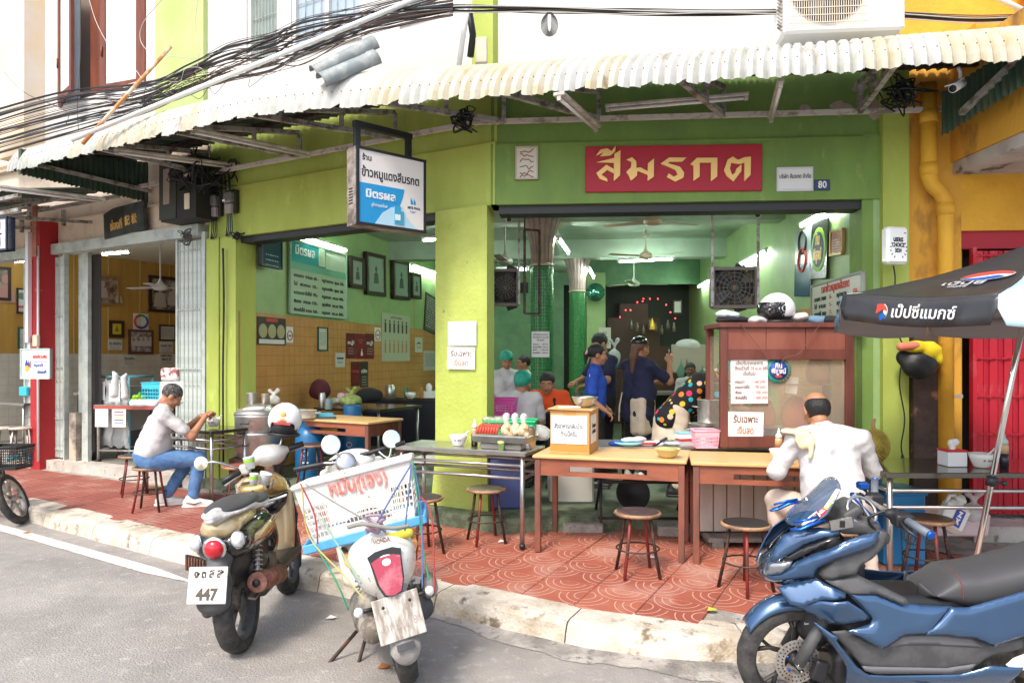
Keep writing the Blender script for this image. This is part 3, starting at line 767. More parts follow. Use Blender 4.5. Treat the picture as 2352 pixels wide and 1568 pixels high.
for(a,c,zb,ang)in((-6.9,-6.28,5.17,-14),(-5.92,-5.22,5.13,10)):
 Mw=LF@Matrix.Translation((a,-.03,zb))@Matrix.Rotation(R(ang),4,'Z')
 b=MB();ww=c-a;h=1.75
 wbox(b,0,ww,-.02,.02,0,.09);wbox(b,0,ww,-.02,.02,h-.09,h);wbox(b,0,.09,-.02,.02,.09,h-.09);wbox(b,ww-.09,ww,-.02,.02,.09,h-.09)
 f=b.o('window_shutter',brownw,cs,Mw);b=MB();wbox(b,.09,ww-.09,-.005,.005,.09,h-.09);b.o('pane',frost,f)
 b=MB();b.cyl((ww*.06,-.03,.45),(ww*.06,-.03,.58),.012,6);b.o('handle',brownw,f)
b=MB();wbox(b,-6.98,-6.9,.0,.06,5.13,7.0);wbox(b,-5.13,-5.05,.0,.06,5.1,7.0);wbox(b,-6.25,-6.0,.02,.08,5.16,7.0);b.o('window_frame',brownw,cs,LF)
b=MB();wbox(b,-6.9,-5.13,.25,.28,5.16,7.4);b.o('window_opening',plain('dim_room',(.30,.24,.2),.9),cs,LF)
floor2=mat('cream_shop_floor',(.30,.28,.24),.5,col2=(.2,.19,.17),nscale=4,world=True)
b=MB();pl=[LF@Vector((-12.4,-.06,0)),LF@Vector((-3.9,-.06,0)),LF@Vector((-4.72,4.95,0)),LF@Vector((-12.4,4.95,0))]
b.put([(p.x,p.y,.30)for p in pl],[(0,1,2,3)]);b.o('floor',floor2,cs)
b=MB();b.put([(p.x,p.y,3.55)for p in pl],[(3,2,1,0)]);b.put([(p.x,p.y,4.4)for p in pl],[(0,1,2,3)]);b.o('ceiling',mat('cream_ceiling',(.62,.58,.48),.7),cs)
walls('sill',concpale,LF,[(-12.4,-3.85,-.14,.12,.05,.305)],cs)
ochre=mat('ochre_panel',(.56,.33,.08),.4,col2=(.46,.26,.06),nscale=1.5,stretch=(6,6,.6),thr=(.35,.65),world=True)
walls('room_wall',ochre,FW,[(-.4,7.2,.0,.1,.3,3.6)],cs)
walls('room_wall',ochre,LF,[(-12.4,-4.7,4.9,5.0,.3,3.6),],cs)
walls('room_wall',creamw,LW,[(.1,5.4,.16,.2,.3,3.6)],cs)
b=MB()
for i in range(11):wbox(b,-.2+.62*i,-.185+.62*i,-.008,0,1.76,3.58)
b.o('panel_battens',plain('batten',(.62,.45,.2),.5),cs,FW)
b=MB();wbox(b,-.3,6.4,-.003,0,.3,1.76);dw=b.o('tiled_dado',grt2,cs,FW)
tile_wall(FW,-.3,6.4,.3,1.76,.13,wtile,dw,lambda px,py:(195<px<420 and py<1000)or px<60)
b=MB();wbox(b,-12.4,-3.93,-.08,.10,3.10,3.24);b.o('gate_track',gatem,cs,LF)
b=MB()
for px,d in((168,.13),(186,.07)):s=spx(px);wbox(b,s-.07,s+.07,-.02+d,.03+d,.3,3.10)
b.o('gate_post',gatem,cs,LF)
b=MB();s=spx(176);wbox(b,s-.25,s+.16,.22,.24,.3,3.1);b.o('door_panel',plain('dark_door',(.09,.085,.08),.6),cs,LF)
b=MB();wbox(b,-3.92,-3.86,-.04,.1,.2,3.15);b.o('gate_post',gatem,cs,LF)
b=MB();b.box((spx(168),.05,.55),(.16,.12,.8));b.o('pier',mat('stained_pier',(.5,.43,.33),.9,col2=(.15,.12,.1),nscale=5,world=True),cs,LF)
def folding_gate(label,M,s0,s1,n,z0,z1,m,group=None,rows=(.05,.2,.45,.7,.95)):
 root=T('folding_gate',label,'gate',M,group)
 b=MB();b.box((0,0,0),((s1-s0)/n*.97,.018,z1-z0-.06));me=b.mesh('slat');me.materials.append(m)
 for i in range(n):
  o=bpy.data.objects.new('slat',me);COL.objects.link(o);o.parent=root
  x=s0+(s1-s0)*(i+.5)/n;o.matrix_local=Matrix.Translation((x,.008*(i%2)-.004,(z0+z1)/2))@Matrix.Rotation(R(20 if i%2 else-20),4,'Z')
 for f in rows:
  b=MB();z=z0+(z1-z0)*f;wbox(b,s0,s1,-.026,-.022,z-.008,z+.008)
  for i in range(n):b.box((s0+(s1-s0)*(i+.5)/n,-.027,z),(.014,.010,.014))
  b.o('lattice_bar',m,root)
 b=MB();wbox(b,s0-.03,s0,-.03,.03,z0,z1);wbox(b,s1,s1+.03,-.03,.03,z0,z1);b.o('edge_post',m,root)
 return root
LFm=LF.copy()
folding_gate('pale folding shutter gate pushed open beside the green pillar',LF,spx(412),spx(470),12,.3,3.1,gatem)
folding_gate('pale folding gate bunched right of the red column',LF,spx(117),spx(150),7,.3,3.1,gatem)
folding_gate('narrow pale folding gate left of the red column',LF,spx(62),spx(84),5,.3,3.1,gatem)
rc=T('red_column','red painted square column between the two gates with a strip light on it','column',LF@Matrix.Translation((spx(102,-.1),-.1,0)))
b=MB();b.box((0,0,1.85),(.235,.24,3.4));b.o('shaft',redw,rc)
b=MB();b.box((-.10,-.135,1.72),(.06,.03,.5));b.o('white_patch',whitew,rc)
b=MB();b.box((-.105,-.15,2.65),(.07,.05,1.5));b.o('light_housing',whitep,rc);
b=MB();b.cyl((.115,-.14,.3),(.115,-.14,3.2),.014);b.o('conduit',whitep,rc)
b=MB();b.box((.09,-.15,1.92),(.11,.05,.16),bev=.01);b.o('switch_box',plain('cream_box',(.7,.6,.45),.5),rc)
# the yellow building on the right
ys=T('yellow_building','yellow painted building with concrete canopy and deep recessed doorway','building',(0,0,0))
walls('wall',yellowdirt,RF,[(3.57,4.02,.02,.35,.2,3.25)],ys)
walls('wall',yellow,RF,[(4.02,8,.02,.35,2.78,3.25),(4.02,4.10,.16,.4,.3,2.78)],ys)
walls('wall',yellowdirt,RF,[(3.57,8,.02,.35,3.25,4.35)],ys)
b=MB();b.box((0,0,0),(3.4,1.62,.10));cv=b.o('canopy',soffit,ys,frame((3.75+1.72,5.42,3.31),1,0))
b=MB();b.box((0,0,0),(.14,1.62,.9));b.o('canopy_parapet',yellowdirt,ys,frame((3.75+.07,5.42,3.812),1,0))
b=MB();b.box((0,0,0),(3.2,.12,.9));b.o('canopy_parapet',plain('pale_yellow_paint',(.80,.62,.30),.7),ys,frame((3.89+1.62,4.67,3.812),1,0))
walls('upper_wall',yellow,RF,[(3.52,8.5,.05,.3,4.30,8.2)],ys)
b=MB();
for i in range(4):b.lathe([(.10,4.45),(.10,4.60),(.055,4.66),(.13,4.85),(.06,5.15),(.10,5.3)],(4.55+.62*i,-.12,0),16)
b.o('baluster',yellow,ys,RF);b=MB();wbox(b,4.0,8,-.24,.02,4.30,4.44);wbox(b,4.0,8,-.24,.0,5.3,5.4);b.o('ledge',yellow,ys,RF)
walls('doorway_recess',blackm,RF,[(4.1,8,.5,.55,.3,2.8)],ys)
walls('doorway_lintel',plain('red_lintel',(.42,.012,.03),.5),RF,[(4.02,8,.06,.14,2.63,2.78)],ys)
walls('door_sill',concpale,RF,[(3.95,8,-.30,.3,.05,.33)],ys)
walls('wall_foot',mat('dark_brick_pier',(.10,.06,.045),.85,col2=(.05,.035,.03),nscale=6,col3=(.3,.14,.1),n3=5,thr3=(.6,.68)),RF,[(3.575,3.80,-.10,.015,.25,1.95)],ys)
folding_gate('bright red folding gate closed in the yellow doorway',RF,4.12,5.9,30,.34,2.63,redgate,rows=(.03,.17,.31,.45,.59,.73,.87,.97))
b=MB();pp=lambda s,z,y=-.1:(s,y,z)
s1,s2=lhit(RF,2133,380,-.1).x,lhit(RF,2172,480,-.1).x
b.tube([pp(s1,4.0),pp(s1,3.3),pp(s1,3.22),pp(s1+.03,3.14),pp(s2-.04,3.08),pp(s2,3.0),pp(s2,2.9),pp(s2,.4)],.062,16)
dpip=b.o('drain_pipe',yellow,None,RF);tag(dpip,'thick yellow drain pipe bent in an S down the yellow wall','drain pipe')
for s,z in((s1,3.28),(s2,2.94),(s1,3.72)):
 b=MB();b.cyl((s,-.1,z-.05),(s,-.1,z+.05),.070,16);b.o('collar',yellow,dpip)
 # corrugated awning along both fronts
aw=T('awning','long white corrugated metal awning with curved scalloped edge on rusty steel brackets','awning',(0,0,0))
def sheetmat(name,c,c2,c3):
 m=mat(name,c,.42,col2=c2,nscale=6,thr=(.5,.72),col3=c3,n3=5,thr3=(.62,.74),world=True,stretch=(1,1,.6));return m
sh_w=sheetmat('awning_white',(.47,.47,.44),(.36,.38,.30),(.24,.18,.11))
sh_y=sheetmat('awning_cream',(.48,.45,.35),(.42,.34,.17),(.20,.13,.06))
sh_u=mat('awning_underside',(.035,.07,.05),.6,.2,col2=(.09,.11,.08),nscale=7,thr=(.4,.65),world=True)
LIP=[Vector((-5.55,7.845)),Vector((-2.05,5.90)),Vector((3.43,4.84)),Vector((4.7,4.60))]
WAL=[Vector((-4.85,9.05)),Vector((-.17,6.40)),Vector((3.4,6.14)),Vector((4.9,6.05))]
seg=[(LIP[i+1]-LIP[i]).length for i in range(3)];TOT=sum(seg)
def lipat(s):
 i=0
 while i<2 and s>seg[i]:s-=seg[i];i+=1
 t=s/seg[i];return LIP[i].lerp(LIP[i+1],t),WAL[i].lerp(WAL[i+1],t)
def lipq(s):
 a,w_=lipat(max(0,min(TOT,s-.35)));c,w2=lipat(s);d,w3=lipat(max(0,min(TOT,s+.35)))
 return(a+c*2+d)/4,(w_+w2*2+w3)/4
PITCH=.082;RIBS=3
rsn=random.Random(5)
s0=0.0;k=0
def rib(s):
 f=(s/PITCH)%1.0
 return.017 if.22<f<.78 else(-.018 if f<.08 or f>.92 else.002)
while s0<TOT-.02:
 s1_=min(TOT,s0+PITCH*RIBS);dz=rsn.uniform(-.010,.010);dd=rsn.uniform(-.008,.01)
 cols=[]
 ns=RIBS*7
 prof=[(1.0,.16),(.55,.08),(.24,.01)]+[(.235*(1-math.sin(a)),-.30*(1-math.cos(a)))for a in[PI/2*q/7 for q in range(1,8)]]
 for i in range(ns+1):
  s=s0-.004+(s1_-s0+.012)*i/ns
  l,w_=lipq(max(0,min(TOT,s)));out=(l-w_).normalized();r_=rib(s0+(s1_-s0)*i/ns-s0+.0)
  f=((s-s0)/(s1_-s0));col=[]
  scal=.030*(2*f-1)**6
  for q,(d,z)in enumerate(prof):
   dist=(w_-l).length
   p=l-out*(d*(dist if d>.5 else 1))if d>.5 else l-out*d
   cur=min(1,max(0,(q-2)/7))
   p=p+out*r_*cur;zz=4.0+z+r_*(1-cur)+dz*cur
   if q==len(prof)-1:zz=3.70+scal+dz+.004*rsn.uniform(-1,1);p=p+out*dd
   elif q>2:p=p+out*dd*cur
   col.append((p.x,p.y,zz,out.x*.005*cur,out.y*.005*cur))
  cols.append(col)
 m_=len(prof);vs5=[v for c in cols for v in c];vs=[v[:3]for v in vs5];fs=[(i*m_+j,i*m_+j+1,(i+1)*m_+j+1,(i+1)*m_+j)for i in range(ns)for j in range(m_-1)]
 b=MB();b.put(vs,fs,False)
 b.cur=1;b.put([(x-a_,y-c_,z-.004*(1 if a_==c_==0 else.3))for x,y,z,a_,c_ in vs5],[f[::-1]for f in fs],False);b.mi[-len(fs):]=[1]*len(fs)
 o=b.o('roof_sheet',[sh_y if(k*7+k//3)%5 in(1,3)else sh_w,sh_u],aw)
 s0=s1_;k+=1
scr=MB();q=PITCH*.5
while q<TOT:
 l,w_=lipq(q);out=(l-w_).normalized();p=l+out*.018;scr.sph((p.x,p.y,3.83),.0055,6,4)
 q+=PITCH
o=scr.o('screws',rustm,aw);o['kind']='stuff'
def bar(name,a,c,r=.022,m=galv,parent=aw,sq=False):
 b=MB();a=Vector(a);c=Vector(c);t=(c-a);L=t.length
 rot=t.to_track_quat('X','Z').to_matrix();b.box((a+c)/2,(L,r*2,r*2),rot=rot);return b.o(name,m,parent)
def v3(p,z):return Vector((p.x,p.y,z))
for fr,z in((.10,3.93),(.45,4.0),(.75,4.06)):
 for i in range(3):
  a=LIP[i].lerp(WAL[i],fr);c=LIP[i+1].lerp(WAL[i+1],fr);bar('purlin',v3(a,z),v3(c,z),.02,galv if fr<.3 else ironm)
for i in range(3):
 a=LIP[i].lerp(WAL[i],.93);c=LIP[i+1].lerp(WAL[i+1],.93);bar('wall_rail',v3(a,3.78),v3(c,3.78),.02,mat('pale_rail',(.62,.55,.50),.6,col2=(.3,.24,.2),nscale=10,thr=(.5,.65)))
for s in(.15,1.25,2.35,3.3,4.35,5.6,7.2,8.9):
 l,w_=lipq(s);a=l.lerp(w_,.12);c=l.lerp(w_,.93)
 bar('bracket',v3(a,3.90),v3(c,4.02));bar('bracket',v3(a,3.86),v3(c,3.78))
 for f in(.35,.65,.93):p=l.lerp(w_,f);bar('strut',v3(p,3.88-.10*f),v3(p,3.92+.10*f),.018)
def endpanel(a,c,za,zc,ha,hc,name='end_panel',n=24):
 b=MB();a=Vector(a);c=Vector(c);nn=Vector(((c-a).y,-(c-a).x)).normalized();vs=[];fs=[]
 for i in range(n*4+1):
  t=i/(n*4);p=a.lerp(c,t)+nn*(.012 if(i%4)in(1,2)else-.012);z=za+(zc-za)*t;h=ha+(hc-ha)*t
  vs+=[(p.x,p.y,z+.008*(i%3)),(p.x,p.y,z+h)]
 fs=[(2*i,2*i+2,2*i+3,2*i+1)for i in range(n*4)];b.put(vs,fs);o=b.o(name,mat('dark_green_sheet',(.035,.085,.06),.5,.2,col2=(.08,.10,.06),nscale=4,stretch=(3,3,.4),world=True),aw);solid(o,.004);return o
endpanel((-5.30,7.72),(-4.48,8.86),3.66,3.60,.28,.50)
endpanel((3.62,4.72),(3.52,5.86),3.64,3.50,.30,.36,n=18)
bar('end_rail',(3.64,4.8,3.93),(3.5,5.6,3.60),.022)
bar('end_rail',(-5.26,7.70,3.80),(-4.45,8.84,3.74),.02)
la=T('lower_awning','low dark corrugated awning on steel trusses over the cream shopfront','awning',LF)
b=MB()
nn=120
vs=[]
for i in range(nn+1):
 x=-12.2+(6.9)*i/nn;z=.012*(1 if i%4 in(1,2)else-1);vs+=[(x,-1.30,3.56+z),(x,-.05,3.84+z)]
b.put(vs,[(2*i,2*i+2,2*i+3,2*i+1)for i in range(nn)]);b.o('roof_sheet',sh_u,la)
def lbar(name,a,c,r=.02,m=galv):
 return bar(name,a,c,r,m,la)
for y,z in((-1.25,3.50),(-.7,3.60),(-.1,3.72),(-1.25,3.34)):lbar('rail',(-12,y,z),(-5.4,y,z))
for x in(-6.1,-7.1,-8.1,-9.2,-10.4):
 lbar('bracket',(x,-1.25,3.34),(x,-.05,3.46));lbar('bracket',(x,-1.25,3.52),(x,-.05,3.76))
 for y in(-1.2,-.8,-.4):lbar('strut',(x,y,3.36-y*0),(x,y,3.56))
def strip(label,a,c,lit=False,w_=.055,group=None):
 a=Vector(a);c=Vector(c);t=c-a;L=t.length
 M=t.to_track_quat('X','Z').to_matrix().to_4x4();M.translation=(a+c)/2
 r=T('strip_light',label,'strip light',M,group)
 b=MB();b.box((0,0,.022),(L,w_,.03),bev=.006);b.box((-L/2+.02,0,-.005),(.03,.03,.04));b.box((L/2-.02,0,-.005),(.03,.03,.04));b.o('housing',whitep if lit else mat('grimy_white',(.62,.58,.52),.5,col2=(.4,.35,.3),nscale=8),r)
 b=MB();b.cyl((-L/2+.04,0,-.012),(L/2-.04,0,-.012),.013,8);b.o('tube',tube if lit else plain('unlit_tube',(.75,.73,.7),.3),r)
 return r
strip('unlit strip light under the awning left of the hanging sign',P(437,300,6.5),P(712,357,7.35))
strip('unlit strip light under the awning above the meter boxes',P(262,347,7.2),P(548,385,8.1))
strip('unlit strip light hanging at an angle right of the hanging sign',P(1283,222,5.35),P(1370,297,6.2),w_=.09)
strip('unlit strip light hanging at an angle above the number eighty plate',P(1793,192,5.2),P(1771,276,6.1),w_=.05)
strip('long unlit strip light under the lowest awning at the far left',P(-60,425,7.7),P(243,462,8.4))
strip('pale strip light fixed flat under the awning over the red sign',P(1390,250,6.1),P(1720,222,5.85),w_=.04)
# cables
CF=LF@Matrix.Translation((0,-.55,0))
CF2=RF@Matrix.Translation((0,-.35,0))
cabm=[plain('cable_black',(.012,.012,.013),.5),plain('cable_grey',(.10,.10,.10),.6),plain('cable_brown',(.09,.045,.03),.6),plain('cable_pale',(.5,.48,.44),.6)]
rc_=random.Random(11)
def cpt(px,py,off=0):
 M=CF if px<1110 else CF2
 return hit(M,px,py,off)
def spline(pts,n=10):
 out=[]
 for i in range(len(pts)-1):
  p0=pts[max(0,i-1)];p1=pts[i];p2=pts[i+1];p3=pts[min(len(pts)-1,i+2)]
  for j in range(n):
   t=j/n;out.append(.5*((2*p1)+(p2-p0)*t+(2*p0-5*p1+4*p2-p3)*t*t+(3*p1-p0-3*p2+p3)*t**3))
 out.append(pts[-1]);return out
LEFTC='black service cables strung above the awning'
def cable(pix,r,m,label,group,off=0,cat='cable',n=9):
 pts=[cpt(x,y,off)for x,y in pix];b=MB();b.tube(spline(pts,n),r,5);o=b.o('cable',m);return tag(o,label,cat,group)
for i in range(42):
 f=i/41;y0=250+96*f+rc_.uniform(-9,9);lean=rc_.uniform(-1,1)
 ye=8+24*f+rc_.uniform(-8,8)
 pts=[(-40,y0+14),(150,y0-38+rc_.uniform(-5,5)),(330,190+66*f+rc_.uniform(-13,13)),(430,150+74*f+rc_.uniform(-12,12)),(520,108+84*f+rc_.uniform(-12,12)),(620,76+90*f+rc_.uniform(-14,14)),(700,46+94*f+rc_.uniform(-14,14))]
 if i%3==0:pts+=[(860,5+50*f),(1010,-30+30*f)]
 else:pts+=[(860,24+48*f+rc_.uniform(-5,5)),(1040,ye)]
 big=i%6==2
 cable(pts,.0095 if big else rc_.choice((.003,.004,.0055)),cabm[0]if big else rc_.choice(cabm[:3]),'thick black power cable sloping up to the right over the awning' if big else 'thin dark cable in the loose bunch sloping over the awning','thick power cables over the awning' if big else 'thin cables of the loose bunch',rc_.uniform(-.12,.12))
for i in range(9):
 f=i/8
 pts=[(1020,12+16*f),(1090,14+14*f+rc_.uniform(-5,5)),(1250,16+12*f+rc_.uniform(-5,5)),(1450,22+10*f+rc_.uniform(-5,5)),(1640,26+8*f+rc_.uniform(-5,5)),(1850,22+12*f),(2060,28+14*f),(2240,36+18*f+rc_.uniform(-3,3)),(2420,30+14*f)]
 cable(pts,(.012 if i in(3,5)else.005),cabm[0]if i in(3,5)else rc_.choice(cabm[:3]+[cabm[3]]),'cable in the tied horizontal bundle along the white upper wall','cables of the tied horizontal bundle',rc_.uniform(-.04,.04))
for i in range(10):
 x=rc_.uniform(250,480);y=215+rc_.uniform(-20,20)-(x-350)*.3
 pts=[(x,y)]+[(x+(j+1)*rc_.uniform(15,32),y+rc_.uniform(-26,26)-j*6)for j in range(5)]
 cable(pts,.003,rc_.choice(cabm),'short tangled wire end caught in the cables above the awning','tangled wire ends above the awning',-.1)
for i,pix in enumerate([[(205,0),(225,60),(270,135),(310,160),(330,190)],[(372,0),(330,50),(322,90),(345,120),(400,130),(450,135)],[(455,0),(448,60),(455,140),(440,200)],[(185,-5),(184,130),(178,240),(180,300)],[(8,165),(60,215),(150,255),(150,290)]]):
 cable(pix,.004,cabm[3]if i<3 else cabm[2],['white wire drooping in front of the left brown shutter','white wire looping in front of the right brown shutter','pale wire hanging down the green upper pilaster','brown wire hanging beside the cream upper wall','thin brown wire drooping low at the far left wall'][i],None,-.05)
b=MB()
for i in range(6):b.tube([cpt(1262+3*math.cos(a)*(i+2)*.9,48+i*2+26*math.sin(a),.0)for a in[2*PI*q/16 for q in range(16)]],.004,5,closed=True)
tag(b.o('cable_coil',cabm[1]),'coiled spare cable hanging from the bundle above the awning','cable coil')
b=MB()
for i in range(7):b.tube([cpt(340+rc_.uniform(-14,14)+10*math.cos(a),252-10+rc_.uniform(-3,3)+9*math.sin(a+i),-.06)for a in[2*PI*q/12 for q in range(12)]],.004,4,closed=True)
tag(b.o('cable_knot',cabm[0]),'knot of black wire tying the cables at the left','cable knot')
def pole(label,a,c,r,m,n=10):b=MB();b.cyl(a,c,r,n);return tag(b.o('pole',m),label,'pole')
pole('long white pole lying across the cables up to the top edge',P(165,322,6.9),P(980,-12,6.0),.022,whitep)
pole('shorter orange and white pole crossing the brown shutters',P(190,330,6.8),P(392,108,7.4),.018,mat('orange_pole',(.75,.55,.40),.5,col2=(.55,.22,.06),nscale=4,thr=(.45,.55)))
pole('upright white pipe in front of the thin green pilaster',P(1054,150,6.1),P(1078,-12,6.0),.022,whitep)
pole('thin white pole leaning at the top right corner',P(2352+30,40,5.6),P(2240,-30,5.6),.02,whitep)
greyp=mat('grey_pvc',(.22,.25,.25),.55,col2=(.38,.40,.38),nscale=7,thr=(.5,.7))
def halfpipe(label,a,c,r):
 a=Vector(a);c=Vector(c);t=c-a;L=t.length;M=t.to_track_quat('X','Z').to_matrix().to_4x4();M.translation=a
 root=None;b=MB()
 def fn(u,v):
  an=-.8+3.2*v;rr=r*(1+(.10 if(u>.86 and int(u*60)%2)or u<.03 else 0));return(u*L,-rr*math.cos(an),rr*math.sin(an))
 b.grid(fn,60,12,True);o=b.o('half_pipe',greyp,None,M);solid(o,.008);tag(o,label,'pipe')
halfpipe('upper of two grey half pipes lying on the awning',P(722,172,5.95),P(862,102,6.15),.072)
halfpipe('lower of two grey half pipes lying on the awning',P(738,190,5.75),P(866,136,5.95),.075)
ac=T('air_conditioner','white outdoor air conditioning unit with round fan grille standing over the awning','air conditioner',frame((2.60,5.62),1,-.09))
b=MB();b.box((0,.15,4.60),(.92,.30,.70),bev=.02);b.o('casing',whitep,ac)
b=MB();b.lathe([(.0,0),(.27,0),(.285,.012),(.27,.014)],(-.13,-.004,4.60),32,rot=(R(90),0,0));b.o('fan_opening',plain('fan_dark',(.05,.045,.045),.7),ac)
b=MB();b.lathe([(.0,0),(.075,0),(.06,.02),(0,.028)],(-.13,-.016,4.60),20,rot=(R(90),0,0))
for i in range(3):b.box((-.13+.15*math.cos(i*2.1),-.020,4.60+.15*math.sin(i*2.1)),(.19,.008,.09),rot=(0,-i*2.1,0))
b.o('fan',plain('fan_grey',(.14,.13,.13),.6),ac)
b=MB()
for i in range(34):b.box((-.42+.58*i/33,-.034,4.60),(.005,.005,.62))
for i in range(11):b.box((-.13,-.038,4.31+.58*i/10),(.60,.005,.005))
b.o('grille',plain('ivory_wire',(.75,.66,.52),.5),ac)
for k,p3 in enumerate((((0,.062),(.022,.03),(0,-.002),(-.022,.03)),((-.052,-.03),(-.02,-.03),(0,0),(-.03,.0)),((.052,-.03),(.02,-.03),(0,0),(.03,0)))):
 b=MB();b.prism([(x+.335,z+4.865)for x,z in p3],-.006,0);b.o('emblem',redp,ac)
text('MITSUBISHI\nELECTRIC',.035,inkred,ac,(.335,-.003,4.80),width=.14,name='lettering')
text('Mr.SLIM',.03,inkblue,ac,(.335,-.003,4.745),width=.12)
b=MB()
for i in range(24):b.cyl((-.47,-.0+.02,4.28+i*.028),(-.50,.03,4.31+i*.028),.01,5)
b.o('side_fins',galv,ac)
b=MB();b.box((0,0,0),(.10,.07,.22),bev=.008);tag(b.o('junction_box',plain('cream_box',(.7,.6,.45),.5),None,frame(P(1106,118,6.15),1,-.07,0)),'small cream junction box on the wall beside the upright white pipe','junction box')
b=MB();b.tube([P(1078,30,6.1),P(1086,80,6.15),P(1080,130,6.15)],.03,7);tag(b.o('cable_bundle',cabm[0]),'taped black cable bundle going down the green pilaster','cable')
def tangle(px,py,Y,r,n,label,m=cabm[0]):
 b=MB();c=P(px,py,Y)
 for i in range(n):
  pts=[];q=c+Vector([rc_.uniform(-r,r)*.5 for _ in range(3)])
  for j in range(6):pts.append(q+Vector((rc_.gauss(0,r*.55),rc_.gauss(0,r*.3),rc_.gauss(0,r*.45))))
  b.tube(spline(pts,5),rc_.choice((.005,.007,.01)),5)
 tag(b.o('cable_tangle',m),label,'cable tangle')
tangle(455,400,8.0,.26,22,'tangle of black wires above the meter boxes')
tangle(1065,275,6.2,.10,10,'ball of black cable under the awning above the corner pillar')
tangle(2075,215,5.9,.14,12,'ball of black cable under the awning above the right green pillar')
tangle(432,542,8.25,.07,8,'loops of grey wire hanging under the meter cabinet',cabm[1])
tangle(545,545,8.0,.06,6,'few black wires hanging beside the green wall under the meters')
# boards, signs, posters, frames
def plaque(name,label,cat,M0,px0,py0,px1,py1,m,t=.02,off=0.0,border=None,bw=.03,group=None,tilt=0,parent=None):
 """flat board on plane M0 covering the given picture rectangle; returns (root, width, height)"""
 cx,cy=(px0+px1)/2,(py0+py1)/2
 c=lhit(M0,cx,cy,off);w_=abs(lhit(M0,px1,cy,off).x-lhit(M0,px0,cy,off).x);h=abs(lhit(M0,cx,py0,off).z-lhit(M0,cx,py1,off).z)
 M=M0@Matrix.Translation((c.x,off,c.z))@Matrix.Rotation(R(tilt),4,'Y')
 if parent is None:r=T(name,label,cat,M,group)
 else:r=parent
 b=MB();b.box((0,-t/2,0),(w_,t,h),bev=min(.004,t/3));b.o('panel',m,r)
 if border:
  b=MB();q=t+.012
  for sx in(-1,1):b.box((sx*(w_/2-bw/2),-q/2,0),(bw,q,h))
  for sz in(-1,1):b.box((0,-q/2-.0005,sz*(h/2-bw/2)),(w_,q,bw))
  b.o('frame',border,r)
 return r,w_,h,t
def rect(r,name,m,x0,z0,x1,z1,y,d=.003):
 b=MB();b.box(((x0+x1)/2,y-d/2,(z0+z1)/2),(x1-x0,d,z1-z0));return b.o(name,m,r)
def lines(r,m,x0,x1,z1,n,lh,y,h=.008,gap=None,seed=1):
 """rows of small print as tiny raised dashes, one joined part"""
 g=random.Random(seed);b=MB()
 for i in range(n):
  x=x0
  while x<x1:
   L=g.uniform(.3,1.0)*h*4;L=min(L,x1-x)
   b.box((x+L/2,y-.001,z1-i*lh),(L,.002,h*g.uniform(.6,1)));x+=L+h*g.uniform(.5,1.6)
 o=b.o('small_print',m,r);o['kind']='stuff';return o
r,W_,H_,t=plaque('name_board','red shop name board with large gold Thai letters above the wide opening','sign',RF,1343,336,1747,441,plain('red_board',(.42,.008,.03),.5),.03,0,tilt=.4)
def gl(polys,ox,sc=1.0):
 for pg in polys:
  b=MB();b.prism([(x*sc+ox,z*sc)for x,z in pg],-.052,-.03);b.o('letter',gold,r)
def px2(pts,cx0=500,cy0=1150,k=W_/1212):
 return[((x-1107)*k,(1158-z-(x-1107)*.047)*k)for x,z in pts]
def bold_stroke(*polys):gl([px2(p)for p in polys],0)
bold_stroke([(575,1140),(700,1105),(700,1075),(742,1050),(740,1225),(697,1268),(697,1140),(618,1140)],[(575,1215),(645,1155),(700,1185),(700,1215),(650,1190),(612,1225),(650,1250),(655,1272),(600,1255)],[(570,1095),(605,1050),(650,1040),(680,1058),(708,1020),(706,1060),(670,1090),(600,1098),(625,1070)],[(783,1115),(822,1096),(852,1125),(852,1170),(880,1165),(930,1190),(932,1135),(973,1098),(972,1225),(930,1258),(930,1215),(860,1190),(856,1225),(815,1260),(800,1225),(783,1200),(815,1165),(818,1130)],[(1018,1135),(1075,1090),(1195,1086),(1165,1115),(1080,1120),(1070,1130),(1150,1150),(1180,1190),(1175,1225),(1120,1255),(1060,1225),(1075,1200),(1110,1222),(1135,1205),(1120,1175),(1060,1150)],[(1222,1130),(1265,1085),(1405,1080),(1405,1208),(1362,1245),(1362,1115),(1285,1118),(1285,1215),(1243,1245),(1243,1140)],[(1450,1165),(1475,1090),(1510,1068),(1545,1090),(1590,1070),(1632,1064),(1630,1190),(1588,1235),(1588,1108),(1550,1120),(1500,1110),(1490,1150),(1505,1195),(1525,1180),(1535,1150),(1568,1120),(1568,1165),(1515,1240),(1470,1205)])
r,W_,H_,t=plaque('small_board','small white board with brown brush marks left of the red board','sign',RF,1184,338,1236,414,plain('ivory_board',(.66,.64,.56),.4),.02,0,border=plain('brass_edge',(.5,.42,.3),.5),bw=.012)
b=MB()
g=random.Random(4)
for k,z in enumerate((.11,.07,.02,-.04,-.085,-.12)):
 pts=[Vector((x/100,-.024,z+g.uniform(-.018,.018)))for x in range(-6,7,2)];b.tube(spline(pts,4),.0045,5)
o=b.o('brush_marks',mat('brown_paint',(.35,.12,.05),.6),r);o['kind']='stuff'
r,W_,H_,t=plaque('company_plate','white company name plate beside the blue number plate','sign',RF,1783,384,1867,440,plain('grey_white_plate',(.62,.62,.64),.4),.015)
rect(r,'inner_face',plain('plate_face',(.74,.73,.72),.4),-W_*.45,-H_*.4,W_*.45,H_*.4,-.0152)
text('บริษัท สีมรกต จำกัด',.05,ink,r,(0,-.0192,.02),width=W_*.86,bold=.0008)
r,W_,H_,t=plaque('number_plate','dark blue house number plate reading 80','number plate',RF,1870,413,1906,438,plain('number_blue',(.01,.02,.10),.3),.01)
